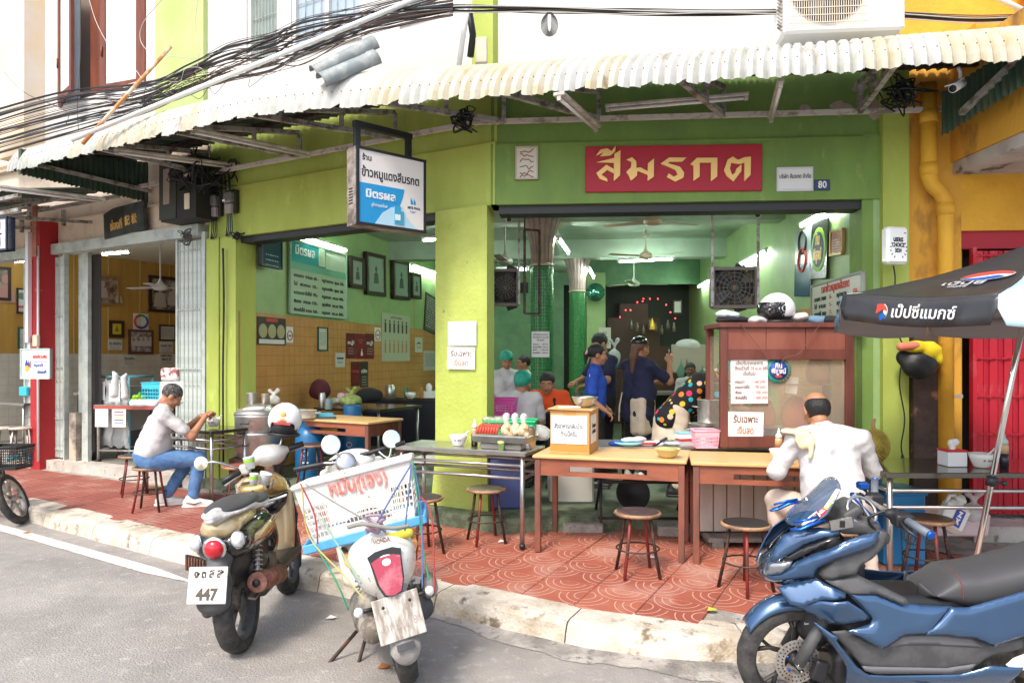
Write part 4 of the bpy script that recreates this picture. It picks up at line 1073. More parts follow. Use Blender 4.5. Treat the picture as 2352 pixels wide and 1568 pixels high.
text('80',.085,whitep,r,(0,-.0105,0),width=W_*.55,bold=.002)
r=T('award_box','white rounded light box reading USERS\' CHOICE 2024 on the right green pillar','sign',frame(P(2074,563,5.75),.72,-.69))
b=MB();b.box((0,.045,0),(.20,.09,.305),bev=.022);b.o('box',plain('white_acrylic',(.86,.86,.85),.25),r)
r.matrix_world=frame(P(2064,563,5.85),.98,.2)
b=MB();b.prism([(x*.5,z*.5)for x,z in[(.0,0)]*0+[(-.02,-.01),(.02,-.01),(.02,.01),(-.02,.01)]],-.001,.0);b.o('dot',inkred,r,Matrix.Translation((.06,0,.10)))
text('USERS\'\nCHOICE\n2024',.046,ink,r,(-.004,-.0005,0),width=.115,bold=.002,leading=.95)
for s in(-1,1):
 b=MB()
 for q in range(6):
  a=R(-60+q*24);b.sph((s*.075*math.cos(a)*1.0,-.001,-.03+.075*math.sin(a)),(.010,.001,.005),8,4,rot=(0,s*a*-1,0))
 o=b.o('laurel',ink,r);o['kind']='stuff'
b=MB();b.tube(spline([P(2052,610,5.98),P(2056,640,5.99),P(2054,700,5.99),P(2060,760,6.0),P(2074,800,6.0),P(2066,880,6.0),P(2078,960,6.0),P(2070,1020,6.0),P(2073,1045,6.0)],6),.006,6);b.box(P(2073,1050,5.99),(.03,.03,.05),taper=.4)
tag(b.o('power_lead',blackm),'black power lead with plug hanging down the right green pillar','power lead')
PM=LF@Matrix.Translation((0,-.05,0))
r,W_,H_,t=plaque('map_sheet','white paper with a faint street map taped on the corner pillar','notice',PM,1029,738,1094,794,white,.003)
b=MB()
for pts in([(-.1,.05),(-.02,.07),(.08,.03)],[(-.1,.05),(-.07,-.06),(.03,-.09),(.1,-.06)],[(-.02,.07),(-.03,-.07)],[(.08,.03),(.03,-.09)]):b.tube([(x,-.004,z)for x,z in pts],.0016,4)
b.o('street_lines',plain('grey_print',(.4,.4,.42),.6),r)
r,W_,H_,t=plaque('cash_notice','white notice in brown and orange Thai on the corner pillar under the map','notice',PM,1027,797,1091,848,white,.003,tilt=1)
text('รับเฉพาะ',.07,inkbrown,r,(0,-.0035,.04),width=W_*.74,bold=.001);text('เงินสด',.07,inkorange,r,(0,-.0035,-.045),width=W_*.52,bold=.001)
hs_c=P(818,424,5.8);HM=frame((-1.256,5.8),.503,.45)
hs=T('hanging_sign','hanging double sided light box sign for the red pork rice shop','sign',HM)
zt_,zb_=3.41,2.775;Wd=.675
b=MB();b.box((Wd/2,.08,(zt_+zb_)/2),(Wd,.15,zt_-zb_));b.o('casing',mat('sign_casing',(.34,.29,.25),.7,col2=(.12,.09,.08),nscale=6,thr=(.4,.6)),hs)
b=MB();e=.022
b.box((Wd/2,.0,zt_-e/2),(Wd+.006,.02,e));b.box((Wd/2,0,zb_+e/2),(Wd+.006,.02,e));b.box((e/2,-.0005,(zt_+zb_)/2),(e,.02,zt_-zb_));b.box((Wd-e/2,-.0005,(zt_+zb_)/2),(e,.02,zt_-zb_));b.o('frame',blackm,hs)
b=MB()
for i in range(6):b.box((-.001,.09,zb_+.18+.024*i),(.006,.06,.008))
b.o('vents',blackm,hs)
face=plain('sign_face',(.74,.70,.66),.35,emit=(.8,.78,.74),estr=.02)
b=MB();b.box((Wd/2,.004,(zt_+zb_)/2),(Wd-.03,.012,zt_-zb_-.03));b.o('face',face,hs)
bl=plain('sign_blue',(.02,.30,.62),.35)
b=MB();zc=zb_+.345
cur_=[(.47+.03*math.sin(q/12*PI),zc-q/12*0)for q in range(1)]
pts=[(e,zc),(.455,zc)]+[(.455-.10*(q/10)**.6*math.sin(q/10*PI*.5)-.02*q/10*0,zc-.30*q/10)for q in range(1,11)]+[(.20,zb_+e),(e,zb_+e)]
b.prism(pts,-.004,.0);b.o('blue_panel',bl,hs)
b=MB();b.prism([(.17,zb_+e),(.24,zb_+.12),(.33,zb_+.18),(.44,zb_+.20),(.47,zb_+.12),(.56,zb_+.04),(.60,zb_+e)],-.006,-.001);b.o('pale_swoosh',plain('pale_blue',(.45,.68,.80),.35),hs)
text('ร้าน',.062,ink,hs,(.095,-.0025,zt_-.085),width=.085,bold=.0015);text('ข้าวหมูแดงสีมรกต',.10,ink,hs,(Wd/2-.01,-.0025,zt_-.205),width=.56,bold=.0022)
text('มิตรผล',.09,whitep,hs,(.225,-.0055,zc-.085),width=.28,bold=.003);text('คู่ความอร่อย',.035,whitep,hs,(.21,-.0055,zc-.17),width=.15,shear=.2)
text('MITR PHOL',.03,ink,hs,(.555,-.0025,zc-.145),width=.13,bold=.0006);text('Sugar',.025,bl,hs,(.54,-.0025,zc-.175),width=.06,shear=.3)
b=MB();b.prism([(.520,zc-.115),(.520,zc-.055),(.545,zc-.09),(.545,zc-.115)],-.003,0);b.prism([(.55,zc-.115),(.55,zc-.06),(.572,zc-.09),(.572,zc-.115)],-.003,0);b.o('emblem',bl,hs)
b=MB();b.box((.385,-.009,zb_+.12),(.06,.006,.15));b.box((.425,-.010,zb_+.10),(.04,.006,.11));b.o('printed_packs',plain('pack_blue',(.05,.35,.55),.4),hs)
b=MB();b.box((.385,-.013,zb_+.10),(.05,.004,.05));b.o('printed_pack_label',white,hs)
b=MB()
for x in(.05,.55):b.box((x,.08,zt_+.10),(.045,.045,.20))
b.box((.30,.08,zt_+.20),(.56,.05,.05));b.o('hanger',blackm,hs)
r,W_,H_,t=plaque('carved_board','black wooden board with carved gold Thai and Chinese name','sign',LF,246,484,337,540,mat('black_lacquer',(.02,.022,.02),.4,col2=(.06,.07,.06),nscale=5),.05,-.05,tilt=-4)
text('ช่องกี่',.15,gold,r,(-.14,-.052,-.02),width=.25,bold=.004,ext=.004);text('記 松',.13,gold,r,(.16,-.052,-.0),width=.24,bold=.003,ext=.004)
b=MB();b.prism([(-W_/2-.01,H_/2),(-W_/2,H_/2+.02),(-W_/4,H_/2+.06),(W_/2+.02,H_/2+.05),(W_/2+.02,H_/2-.02)],-.045,-.0);b.o('upper_edge',MATS['black_lacquer'],r)
r,W_,H_,t=plaque('hanging_sign','white and blue hanging sign cut off by the left edge of the picture','sign',frame(P(0,540,7.6),.75,-.3),-40,504,35,580,whitep,.08,0,border=plain('navy_frame',(.02,.025,.06),.5),bw=.02)
text('นชิม',.15,plain('maroon_ink',(.25,.02,.08),.5),r,(.06,-.094,.10),width=.20,bold=.003);text('องกี่',.13,inkblue,r,(.06,-.094,-.09),width=.20,bold=.003);rect(r,'divider',plain('navy_frame',(0,0,0)),-.17,-.01,.17,.01,-.08)
r,W_,H_,t=plaque('small_hanging_sign','small white food award sign hung on the red column','sign',frame(P(86,834,9.35),.95,-.2),52,800,120,870,whitep,.03,0,border=plain('mint_edge',(.45,.62,.58),.5),bw=.012)
text('เชลล์ชวนชิม',.06,inkred,r,(.07,-.032,.09),width=.22,bold=.002);text('หมูสะเต๊ะ',.05,inkblue,r,(.05,-.032,-.02),width=.15,bold=.001);text('ช่องกี่',.06,inkblue,r,(.10,-.032,-.11),width=.14,bold=.002)
rect(r,'divider',inkblue,-.05,.025,.18,.031,-.031);rect(r,'divider',plain('pale_rule',(.5,.6,.7)),-.062,-.17,-.057,.17,-.031)
b=MB();b.sph((-.13,-.032,-.06),(.035,.002,.045),14,6);b.o('emblem',plain('amber_ink',(.85,.45,.05),.5),r)
b=MB();b.prism([(-.16,-.03),(-.14,.06),(-.11,.0),(-.10,.05),(-.09,-.05),(-.12,-.02)],-.036,-.033);b.o('emblem',inkblue,r);b=MB();b.prism([(-.10,-.07),(-.075,.06),(-.07,-.06),(-.085,-.02)],-.0365,-.0335);b.o('emblem',inkred,r)
dkfr=mat('dark_frame_wood',(.05,.022,.018),.4);brfr=mat('brown_frame_wood',(.13,.045,.03),.4);gdfr=mat('gilt_frame',(.45,.30,.08),.35,.4)
def photo_mat(name,a,b_,sc=9,c=None):return mat(name,a,.3,col2=b_,nscale=sc,thr=(.42,.58),col3=c,n3=sc*2,thr3=(.55,.6))
sepia=photo_mat('sepia_photo',(.42,.30,.20),(.16,.08,.08));bwph=photo_mat('dark_photo',(.10,.085,.07),(.42,.38,.33),5);grpph=photo_mat('group_photo',(.16,.16,.22),(.55,.45,.36),12)
def figure_shapes(r,m,spec):
 b=MB()
 for x,z,s in spec:b.sph((x,-.004,z+s*.9),(s*.35,.003,s*.4),10,5);b.prism([(x-s*.7,z-s),(x-s*.5,z+s*.3),(x,z+s*.5),(x+s*.5,z+s*.3),(x+s*.7,z-s)],-.006,-.001)
 o=b.o('picture_figures',m,r);o['kind']='stuff';o.matrix_local=Matrix.Translation((0,-.022,0))
def fr(name,label,x0,y0,x1,y1,m,bm=dkfr,M=FW,bw=.035,tilt=0,t=.02,fig=None,fm=None,cat='picture',off=0):
 r,W_,H_,t=plaque(name,label,cat,M,x0,y0,x1,y1,m,t,off,border=bm,bw=bw,tilt=tilt)
 if fig:figure_shapes(r,fm,fig)
 return r,W_,H_
fr('framed_picture','large gilt framed old photograph on the yellow wall',196,631,274,702,sepia,gdfr,fig=[(0,.0,.13),(-.28,-.12,.09),(.3,-.12,.1),(-.42,-.14,.07)],fm=plain('sepia_pale',(.5,.42,.38),.5),tilt=-1)
fr('framed_picture','large dark framed black and white photograph cut by the folding gate',341,635,412,718,bwph,dkfr,bw=.06,fig=[(-.1,-.05,.2),(.2,0,.2),(.42,.05,.17)],fm=plain('pale_figures',(.55,.5,.45),.5))
fr('framed_emblem','dark framed emblem partly behind the door post',190,730,216,770,plain('blackboard',(.05,.05,.05),.5),brfr,fig=[(0,0,.07)],fm=plain('pale_emblem',(.5,.5,.45),.5))
fr('framed_certificate','small frame with a yellow certificate',249,736,284,775,plain('yellow_card',(.75,.62,.05),.5),dkfr,bw=.06,fig=[(0,0,.05)],fm=plain('olive_mark',(.25,.2,.03),.5))
fr('sticker','square white sticker with a red, green and blue rounded ring',306,720,341,757,whitep,None,t=.005,cat='sticker')
rl=[o for o in bpy.data.objects if o.get('category')=='sticker'][-1]
for q,(mm,a0,a1)in enumerate(((inkred,100,230),(plain('green_ink',(.03,.35,.12),.5),40,100),(inkblue,-130,40))):
 b=MB();b.tube([(.13*math.cos(R(a))*1.0,-.008,.12*math.sin(R(a)))for a in range(a0,a1+1,10)],.022,6);b.o('ring',mm,rl)
fr('framed_photograph','brown framed group photograph on the yellow wall',294,757,351,813,grpph,brfr,bw=.045,fig=[(-.2,.0,.08),(-.1,.0,.08),(0,0,.08),(.1,.0,.08),(.2,0,.08)],fm=plain('pale_shirts',(.6,.55,.5),.5))
r,W_,H_=fr('framed_certificate','dark framed white certificate beside the folding gate',364,746,402,783,plain('grey_paper',(.55,.54,.5),.6),dkfr,bw=.03);lines(r,ink,-W_*.3,W_*.3,.08,6,.03,-.021,.006)
for i,(x0,y0,x1,y1,s,lb)in enumerate(((248,779,281,804,'หิ้ว กลับบ้าน','white notice under the yellow certificate'),(366,784,397,809,'ราคา 50','grey price notice under the dark framed certificate'),(190,812,217,842,'มะพร้าวอ่อน\nเพียวๆ 35','paper notice on white tiles beside the door post'),(283,814,312,838,'น้ำมะพร้าว','paper notice on white tiles under the group photograph'),(366,811,398,835,'มะพร้าวอ่อน\nเพียวๆ 35','paper notice on white tiles beside the folding gate'))):
 r,W_,H_,t=plaque('notice',lb,'notice',FW,x0,y0,x1,y1,plain('notice_paper',(.62,.6,.55),.7),.004,-.008);text(s,.07,ink,r,(0,-.005,.02),width=W_*.8,bold=.001);lines(r,ink,-W_*.35,W_*.35,-H_*.15,3,.03,-.005,.006,seed=i)
fr('framed_picture','dark framed portrait cut off by the left edge of the picture',-30,612,24,690,bwph,dkfr,bw=.05,fig=[(.1,-.1,.2)],fm=plain('pink_figure',(.55,.3,.28),.5))
r,W_,H_=fr('framed_poster','white framed poster of a bowl left of the red column',37,663,78,720,white,dkfr,bw=.025);b=MB();b.sph((-.02,-.024,.08),(.14,.002,.06),16,6);b.o('printed_bowl',plain('bowl_green',(.2,.28,.22),.5),r);text('เชลล์ชวนชิม',.06,inkred,r,(0,-.022,-.10),width=.3,bold=.003)
r,W_,H_=fr('framed_certificate','green framed certificate left of the red column',40,752,76,801,white,plain('green_frame',(.01,.1,.06),.5),bw=.02);lines(r,ink,-.1,.1,.06,5,.035,-.021,.005)
b=MB();b.box((0,0,0),(.10,.02,.75));tag(b.o('plank_sign',woodred,None,frame(P(80,522,9.2),.87,-.5)),'narrow wooden plank fixed left of the red column','plank')
mc=T('meter_cabinet','black electric meter cabinet on the wall above the folding gate','meter cabinet',LF)
s_=spx(390,-.3);b=MB();b.box((spx(420,-.25),-.17,3.60),(.62,.28,.70));b.o('case',plain('sooty_metal',(.02,.02,.018),.7),mc)
b=MB();b.box((spx(388,-.3),-.315,3.60),(.30,.01,.66));b.o('door',plain('sooty_metal2',(.04,.042,.035),.6),mc);b=MB();b.box((spx(386,-.3)+.01,-.325,3.64),(.11,.012,.40));b.o('door_panel',plain('dull_tan',(.30,.24,.19),.7),mc)
b=MB();b.box((spx(432,-.3),-.315,3.76),(.10,.014,.10));b.box((spx(432,-.3)+.0,-.315,3.44),(.09,.014,.18),bev=.01);b.o('breaker',plain('cream_box',(.7,.6,.45),.5),mc)
for px,py,lb in((492,470,'left grey glass electricity meter on the corner of the green wall'),(527,462,'right grey glass electricity meter on the green wall')):
 c=hit(LF,px,py,-.08);Mm=LF.copy();Mm.translation=c;mt=T('electricity_meter',lb,'electricity meter',Mm)
 b=MB();b.box((0,.04,0),(.16,.06,.26),bev=.01);b.o('back_plate',blackm,mt)
 b=MB();b.box((0,-.01,.04),(.13,.08,.13),bev=.02);b.o('glass_cover',plain('smoky_cover',(.16,.15,.16),.15),mt)
 b=MB();b.box((0,-.0,-.085),(.10,.06,.11),bev=.01,taper=1.15);b.o('terminal_cover',plain('grey_cover',(.33,.28,.28),.5),mt)
 b=MB();b.box((-.03,-.055,.0),(.04,.004,.025));b.o('label',whitep,mt)
 for i in range(4):b=MB();b.tube(spline([Vector((-.04+.025*i,.0,-.13)),Vector((-.04+.028*i,.0,-.28-.02*i)),Vector((-.10+.01*i,.03,-.38))],5),.006,5);b.o('wire',cabm[0],mt)
for i in range(4):
 b=MB();b.tube(spline([hit(LF,498+9*i,398,-.06),hit(LF,500+9*i,420,-.06),hit(LF,499+9*i+2*math.sin(i),455,-.06)],5),.012 if i%2 else.008,6);tag(b.o('cable',cabm[0]),'black riser cable dropping to the electricity meters','cable','riser cables above the meters')
b=MB();b.tube(spline([hit(LF,512,570,-.07),hit(LF,514,700,-.07),hit(LF,512,860,-.07),hit(LF,513,1060,-.07)],6),.012,6);tag(b.o('cable',cabm[0]),'long black cable running down the green side pillar','cable')
poster_g=plain('menu_board_face',(.50,.62,.46),.12,coat=.6)
r,W_,H_,t=plaque('menu_board','big glossy white and teal menu board hung on the left wall','menu board',LW,668,566,797,727,poster_g,.02,-.02,border=plain('mint_edge2',(.35,.55,.42),.5),bw=.015,tilt=0)
rect(r,'teal_band',plain('teal_print',(.02,.32,.33),.15,coat=.5),-W_*.49,H_*.20,W_*.10,H_*.47,-.022);rect(r,'pale_band',plain('pale_teal',(.20,.48,.34),.15,coat=.5),-W_*.49,H_*.10,W_*.49,H_*.20,-.021)
text('มิตรผล',.16,whitep,r,(-W_*.26,-.0255,H_*.36),width=W_*.32,bold=.003)
b=MB();b.box((W_*.02,-.03,H_*.34),(.16,.008,.24));b.box((W_*.12,-.031,H_*.30),(.12,.008,.2));b.o('printed_packs',plain('pack_pale',(.5,.65,.45),.3),r)
rows=[('ธรรมดา  จานละ 60.-','หมูปากหวาน  ชุดละ 150.-'),('ไข่  ฟองละ 10.-','หมูกรอบชิ้น  ชุดละ 180.-'),('ธรรมดาใส่ไข่ 70.-','หมูกรอบ  กก.ละ 400.-'),('พิเศษ  จานละ 150.-','กุนเชียง  กก.ละ 700.-'),('พิเศษใส่ไข่ จานละ 160.-','หมูแดง  กก.ละ 800.-')]
for i,(a,c)in enumerate(rows):
 z=H_*(.02-.115*i);text(a,.06,ink,r,(-W_*.24,-.0225,z),width=W_*.40,bold=.001);text(c,.06,ink,r,(W_*.24,-.0225,z),width=W_*.42,bold=.001)
b=MB();b.cyl((-.1,0,H_/2),(-.1,0,H_/2+.25),.002,4);b.o('hanging_wire',blackm,r)
r,W_,H_,t=plaque('television','flat television screen on the side wall reflecting the strip lights','television',LW,592,545,640,615,plain('screen',(.02,.07,.10),.08,coat=1),.05,-.12,border=blackm,bw=.02)
lines(r,plain('screen_print',(.2,.35,.4),.3),-W_*.3,W_*.3,-H_*.1,4,.06,-.052,.014)
def portrait(x0,y0,x1,y1,lb,tilt=0):
 r,W_,H_=fr('framed_portrait',lb,x0,y0,x1,y1,photo_mat('green_tinted_photo',(.14,.2,.15),(.3,.38,.28),7),dkfr,LW,.06,tilt,.04,off=-.02)
 rect(r,'mount',plain('mount_pale',(.32,.42,.33),.4),-W_*.34,-H_*.40,W_*.34,H_*.40,-.041,.002);figure_shapes(r,plain('portrait_dark',(.10,.12,.10),.5),[(0,-.02,H_*.18)]);r.children[-1].location.y=-.042
portrait(800,591,831,662,'leftmost of four dark framed portraits',-1);portrait(836,583,881,679,'tallest portrait, second of four dark frames',-2);portrait(898,599,936,688,'third dark framed portrait from the left',-2);portrait(941,628,963,686,'smallest portrait, rightmost of four dark frames',-1)
def poster(lb,x0,y0,x1,y1,m,deco,t=.004,name='poster',cat='poster',tilt=0,bm=None,M=LW,bw=.02,off=-.012):
 r,W_,H_,t=plaque(name,lb,cat,M,x0,y0,x1,y1,m,t,off,border=bm,bw=bw,tilt=tilt);deco(r,W_,H_);return r
def d_bowls(r,W,H):
 for i in(-1,0,1):b=MB();b.lathe([(0,0),(W*.14,0)],(i*W*.31,-.006,-.0),18,rot=(R(90),0,0),cap=False);b.put([],[]);b.lathe([(W*.10,.001),(W*.14,.001)],(i*W*.31,-.008,0),18,rot=(R(90),0,0),cap=False);b.sph((i*W*.31,-.007,0),(W*.13,.002,H*.2),14,6);b.o('printed_bowl',[plain('bowl_print',(.45,.40,.22),.5)],r)
 rect(r,'red_band',inkred,-W*.2,H*.34,W*.2,H*.46,-.005);rect(r,'white_band',white,-W*.44,-H*.46,W*.44,-H*.30,-.005)
poster('black food poster with three bowls on the orange tiles',591,729,657,792,plain('black_poster',(.03,.025,.02),.3),d_bowls)
def d_nosmoke(r,W,H):
 b=MB();b.torus((0,-.006,-.01),W*.36,.006,20,6,rot=(R(90),0,0));b.o('ring',inkred,r);rect(r,'cigarette',ink,-W*.2,-.02,W*.2,-.005,-.005)
poster('small white no smoking notice beside the black food poster',657,750,673,787,white,d_nosmoke)
poster('green framed certificate on the orange tiles',729,751,752,806,plain('cert_paper',(.66,.66,.55),.5),lambda r,W,H:lines(r,ink,-W*.3,W*.3,H*.25,7,H*.08,-.005,.006),bm=plain('green_frame',(.01,.1,.06)),bw=.02,name='framed_certificate')
def d_txt(s,m,n=3):
 def f(r,W,H):text(s,H*.18,m,r,(0,-.005,H*.12),width=W*.7,bold=.002);lines(r,m,-W*.3,W*.3,-H*.1,n,H*.1,-.005,.007)
 return f
maroon=plain('maroon_poster',(.16,.012,.02),.35)
poster('white notice paper low on the orange tiles',770,810,792,843,plain('notice_paper',(.62,.6,.55)),d_txt('งดจอง',ink,2))
poster('left maroon poster of the upper row of three',795,765,816,823,maroon,d_txt('หมู่!',whitep));poster('middle maroon poster with a white figure',817,766,838,824,plain('maroon_poster2',(.22,.015,.025),.35),lambda r,W,H:(text('Cookies\nCake',H*.1,inkorange,r,(0,-.005,H*.2),width=W*.6),figure_shapes(r,whitep,[(0,-H*.25,H*.12)])))
poster('right maroon poster of the upper row of three',839,766,859,824,maroon,d_txt('หมู่!',whitep));poster('left maroon poster of the lower pair',806,830,826,887,maroon,d_txt('เมนู',inkred));poster('right maroon and dark green poster of the lower pair',827,830,845,889,plain('dark_poster',(.06,.05,.04),.35),d_txt('เปิด',whitep,4))
def d_drinks(r,W,H):
 text('เครื่องดื่ม',H*.06,ink,r,(0,-.005,H*.42),width=W*.4)
 for j in range(2):
  b=MB()
  for i in range(6):b.box((-W*.38+W*.15*i,-.005,H*(.20-.42*j)),(W*.05,.004,H*.20));b.sph((-W*.38+W*.15*i,-.005,H*(.34-.42*j)),(W*.022,.002,W*.022),8,4)
  o=b.o('printed_bottles',plain('bottle_print'+str(j),[(.06,.03,.03),(.5,.25,.12)][j],.4),r);o['kind']='stuff'
poster('pale drinks poster with two rows of printed bottles',878,722,942,829,plain('pale_poster',(.50,.54,.40),.4),d_drinks)
poster('small pale certificate right of the drinks poster',953,775,970,809,plain('cert_paper',(.6,.6,.5)),d_txt('A',ink,2));poster('tiny white notice left of the drinks poster',860,752,874,783,white,d_nosmoke)
poster('long dark framed text panel leaning near the corner pillar',975,678,1003,764,plain('text_panel',(.12,.12,.10),.4),lambda r,W,H:lines(r,plain('pale_print',(.5,.5,.45)),-W*.4,W*.4,H*.4,12,H*.07,-.02,.03),bm=dkfr,M=LW,tilt=8)
poster('white price list on the wall near the corner pillar',973,805,1003,850,plain('notice_paper',(.62,.6,.55)),lambda r,W,H:lines(r,ink,-W*.4,W*.4,H*.3,6,H*.11,-.005,.01))
r,W_,H_,t=plaque('round_emblem_board','black board with a bright green round emblem high on the right wall','sign',RW,1866,506,1904,640,plain('black_board',(.012,.012,.012),.2),.02,-.02,tilt=5)
for rr,mm,y in((.40,limeg,-.024),(.32,plain('navy_print',(.01,.02,.10),.4),-.028)):
 b=MB();b.sph((0,y,0),(W_*rr*1.1,.004,H_*rr*.95),28,8);b.o('disc',mm,r)
text('กิน\nพิสูจน์',.15,gold,r,(0,-.034,.02),width=W_*.5,bold=.004)
r,W_,H_,t=plaque('blue_poster','tall white and blue poster beside the round emblem board','poster',RW,1829,530,1864,680,plain('pale_blue_board',(.45,.55,.58),.2),.015,-.02,tilt=4)
rect(r,'blue_half',plain('deep_blue_print',(.01,.08,.18),.2),-W_/2,-H_*.5,W_/2,-H_*.0,-.016)
for z,mm in((H_*.32,ink),(H_*.05,inkred)):b=MB();b.torus((0,-.02,z),.12,.014,20,6,rot=(R(90),0,0));b.o('ring',mm,r)
r,W_,H_,t=plaque('framed_notice','small gilt framed red and white notice on the right wall','notice',RW,1912,527,1941,586,plain('reddish_paper',(.58,.25,.22),.5),.02,-.01,border=gdfr,bw=.02,tilt=5);lines(r,white,-W_*.3,W_*.3,H_*.1,6,H_*.1,-.022,.012)
r,W_,H_,t=plaque('price_board','white price board with red heading low on the right wall','menu board',RW,1864,640,1981,770,plain('price_face',(.62,.60,.52),.35),.02,-.02,border=plain('grey_edge',(.3,.32,.28),.5),bw=.02)
text('ราคาข้าวหมูแดงสีมรกต',.1,inkred,r,(.0,-.022,H_*.36),width=W_*.55,bold=.003)
for i in range(5):
 z=H_*(.20-.14*i);text(['ธรรมดา','ไข่','ธรรมดาไข่','พิเศษ','พิเศษไข่'][i]+'  จานละ',.06,ink,r,(-W_*.3,-.022,z),width=W_*.26,bold=.001);text('6-  1-  7-'.split('  ')[i%3],.06,inkred,r,(-W_*.08,-.022,z),width=W_*.05,bold=.001)
 text(['หมูปากหวาน','หมูกรอบชิ้น','หมูกรอบ','หมูแดง','กุนเชียง'][i],.06,ink,r,(W_*.13,-.022,z),width=W_*.18,bold=.001);text(['150.-','180.-','400.-','800.-','700.-'][i],.06,inkred,r,(W_*.38,-.022,z),width=W_*.09,bold=.001)
def wlight(lb,M,px0,py0,px1,py1,off=-.06):
 a=hit(M,px0,py0,off);c=hit(M,px1,py1,off);z=(a.z+c.z)/2;a.z=c.z=z;return strip(lb,a,c,True)
wlight('lit strip light over the menu board on the left wall',LW,695,546,797,573)
wlight('lit strip light past the portraits on the left wall',LW,945,612,1040,636)
wlight('lit strip light high on the right wall near the front',RW,1838,515,1915,477)
wlight('lit strip light halfway along the right wall',RW,1700,606,1760,576)
wlight('lit strip light farthest back on the right wall',RW,1604,658,1636,640)
strip('long lit ceiling strip light behind the nearer ceiling fan',P(1394,505,9.2),P(1590,503,9.0),True)
strip('lit ceiling strip light over the altar wall',P(1418,600,11.4),P(1550,593,11.2),True)
strip('lit strip light on the ceiling just right of the first column',P(1283,548,8.5),P(1306,580,10.4),True)
strip('lit strip light seen behind the second column',P(1352,615,11.5),P(1364,637,12.9),True)
strip('lit ceiling strip light behind the box fan at left',P(1140,619,10.5),P(1215,617,10.4),True)
strip('lit strip light on the ceiling behind the hanging sign',P(968,551,9.6),P(1030,546,9.5),True)
strip('lit ceiling strip light of the cream shop',P(232,583,11.2),P(300,577,11.0),True)
strip('lit strip light deep inside the cream shop',P(30,600,11.5),P(95,596,11.5),True)
# furniture
def stool(label,x,y,z,rot=0,h=.44,seatm_=stoolseat,red=True,rim=None):
 if z<.3:z=gz(x,y)
 r=T('round_stool',label,'stool',Matrix.Translation((x,y,z))@Matrix.Rotation(R(rot),4,'Z'),'round stools of the eating place')
 rm=rim or mat('stool_rim',(.42,.25,.13),.5,col2=(.16,.08,.05),nscale=12)
 b=MB();b.lathe([(.135,h-.028),(.155,h-.024),(.165,h-.012),(.160,h-.002),(.150,h)],n=30);b.o('seat',rm,r)
 b=MB();b.lathe([(.147,h-.001),(.147,h+.003),(.13,h+.0045)],n=30);b.o('seat_top',seatm_,r)
 for i in range(4):
  a=R(45+90*i);c,s=math.cos(a),math.sin(a);b=MB();b.tube([(.10*c,.10*s,h-.028),(.125*c,.125*s,h*.55),(.175*c,.175*s,.0)],.0115,8);b.o('leg',(stoolred if red and i%2==0 else ironm),r)
 b=MB();b.torus((0,0,h*.42),.148,.006,28,6);b.o('ring',ironm,r);return r
stool('round stool with worn greenish seat beneath the middle steel table',-.21,5.88,.19,20,seatm_=mat('seat_worn',(.20,.19,.12),.5,col2=(.10,.08,.06),nscale=8))
stool('round dark stool in front of the first wooden table',.88,5.03,.20,5)
stool('round black topped stool in front of the second wooden table',1.54,4.73,.18,30,seatm_=plain('seat_black',(.02,.02,.02),.6))
stool('round stool under the man in jeans',-3.64,7.22,.2,10)
stool('round stool standing empty behind the man in jeans',-4.18,7.95,.24,30)
stool('round stool under the balding man in the white shirt',2.09,4.62,.18,15)
stool('round brown stool beside the blue scooter handlebar',2.80,4.84,.19,40,seatm_=mat('seat_brown',(.12,.06,.03),.4))
stool('round stool half hidden behind the white crate scooter',-.70,5.62,.19,35)
stool('red legged stool behind the handlebar of the gold scooter',-2.72,7.15,.20,25,seatm_=mat('seat_red',(.3,.06,.04),.5))
stool('round stool inside the shop beside the blue gas cylinder',-2.15,7.7,FL,0)
def wood_table(label,M,L,D,h,group='wooden dining tables'):
 r=T('wooden_table',label,'table',M,group)
 b=MB();b.box((L/2,D/2,h-.012),(L+.03,D+.03,.026),bev=.006);b.o('tabletop',plyw,r)
 b=MB()
 a=.13;z1=h-.026;z0=z1-a;sx0,sx1=L*.24,L*.76;zz0,zz1=z0+.035,z0+.075
 for bx in((.03,L-.03,zz1,z1),(.03,L-.03,z0,zz0),(.03,sx0,zz0,zz1),(sx1,L-.03,zz0,zz1)):b.box(((bx[0]+bx[1])/2,.02,(bx[2]+bx[3])/2),(bx[1]-bx[0],.022,bx[3]-bx[2]))
 b.o('apron',woodred,r)
 b=MB();b.box((L/2,D-.02,(z0+z1)/2),(L-.08,.022,a));b.o('back_apron',wood,r)
 for x in(.02,L-.02):b=MB();b.box((x,D/2,(z0+z1)/2),(.022,D-.08,a));b.o('side_apron',wood,r)
 for x in(.022,L-.022):
  for y in(.022,D-.022):b=MB();b.box((x,y,(h-.03)/2),(.045,.045,h-.03),bev=.004);b.o('leg',mat('table_leg_wood',(.27,.085,.05),.5,col2=(.10,.06,.05),nscale=5,thr=(.4,.6),stretch=(1,1,.3)),r)
 return r
T1M=frame((.175,5.56,.195),.958,-.287);T1=wood_table('first wooden table with pale top carrying the cardboard box',T1M,1.13,.62,.75)
T2M=frame((1.315,5.215,.19),.958,-.20);T2=wood_table('second wooden table with pale top where the balding man eats',T2M,1.18,.62,.75)
T3M=frame((-2.66,8.16,FL),1.16,-.66);T3=wood_table('wooden table inside the left bay behind the white helmet',T3M,1.33,.56,.69)
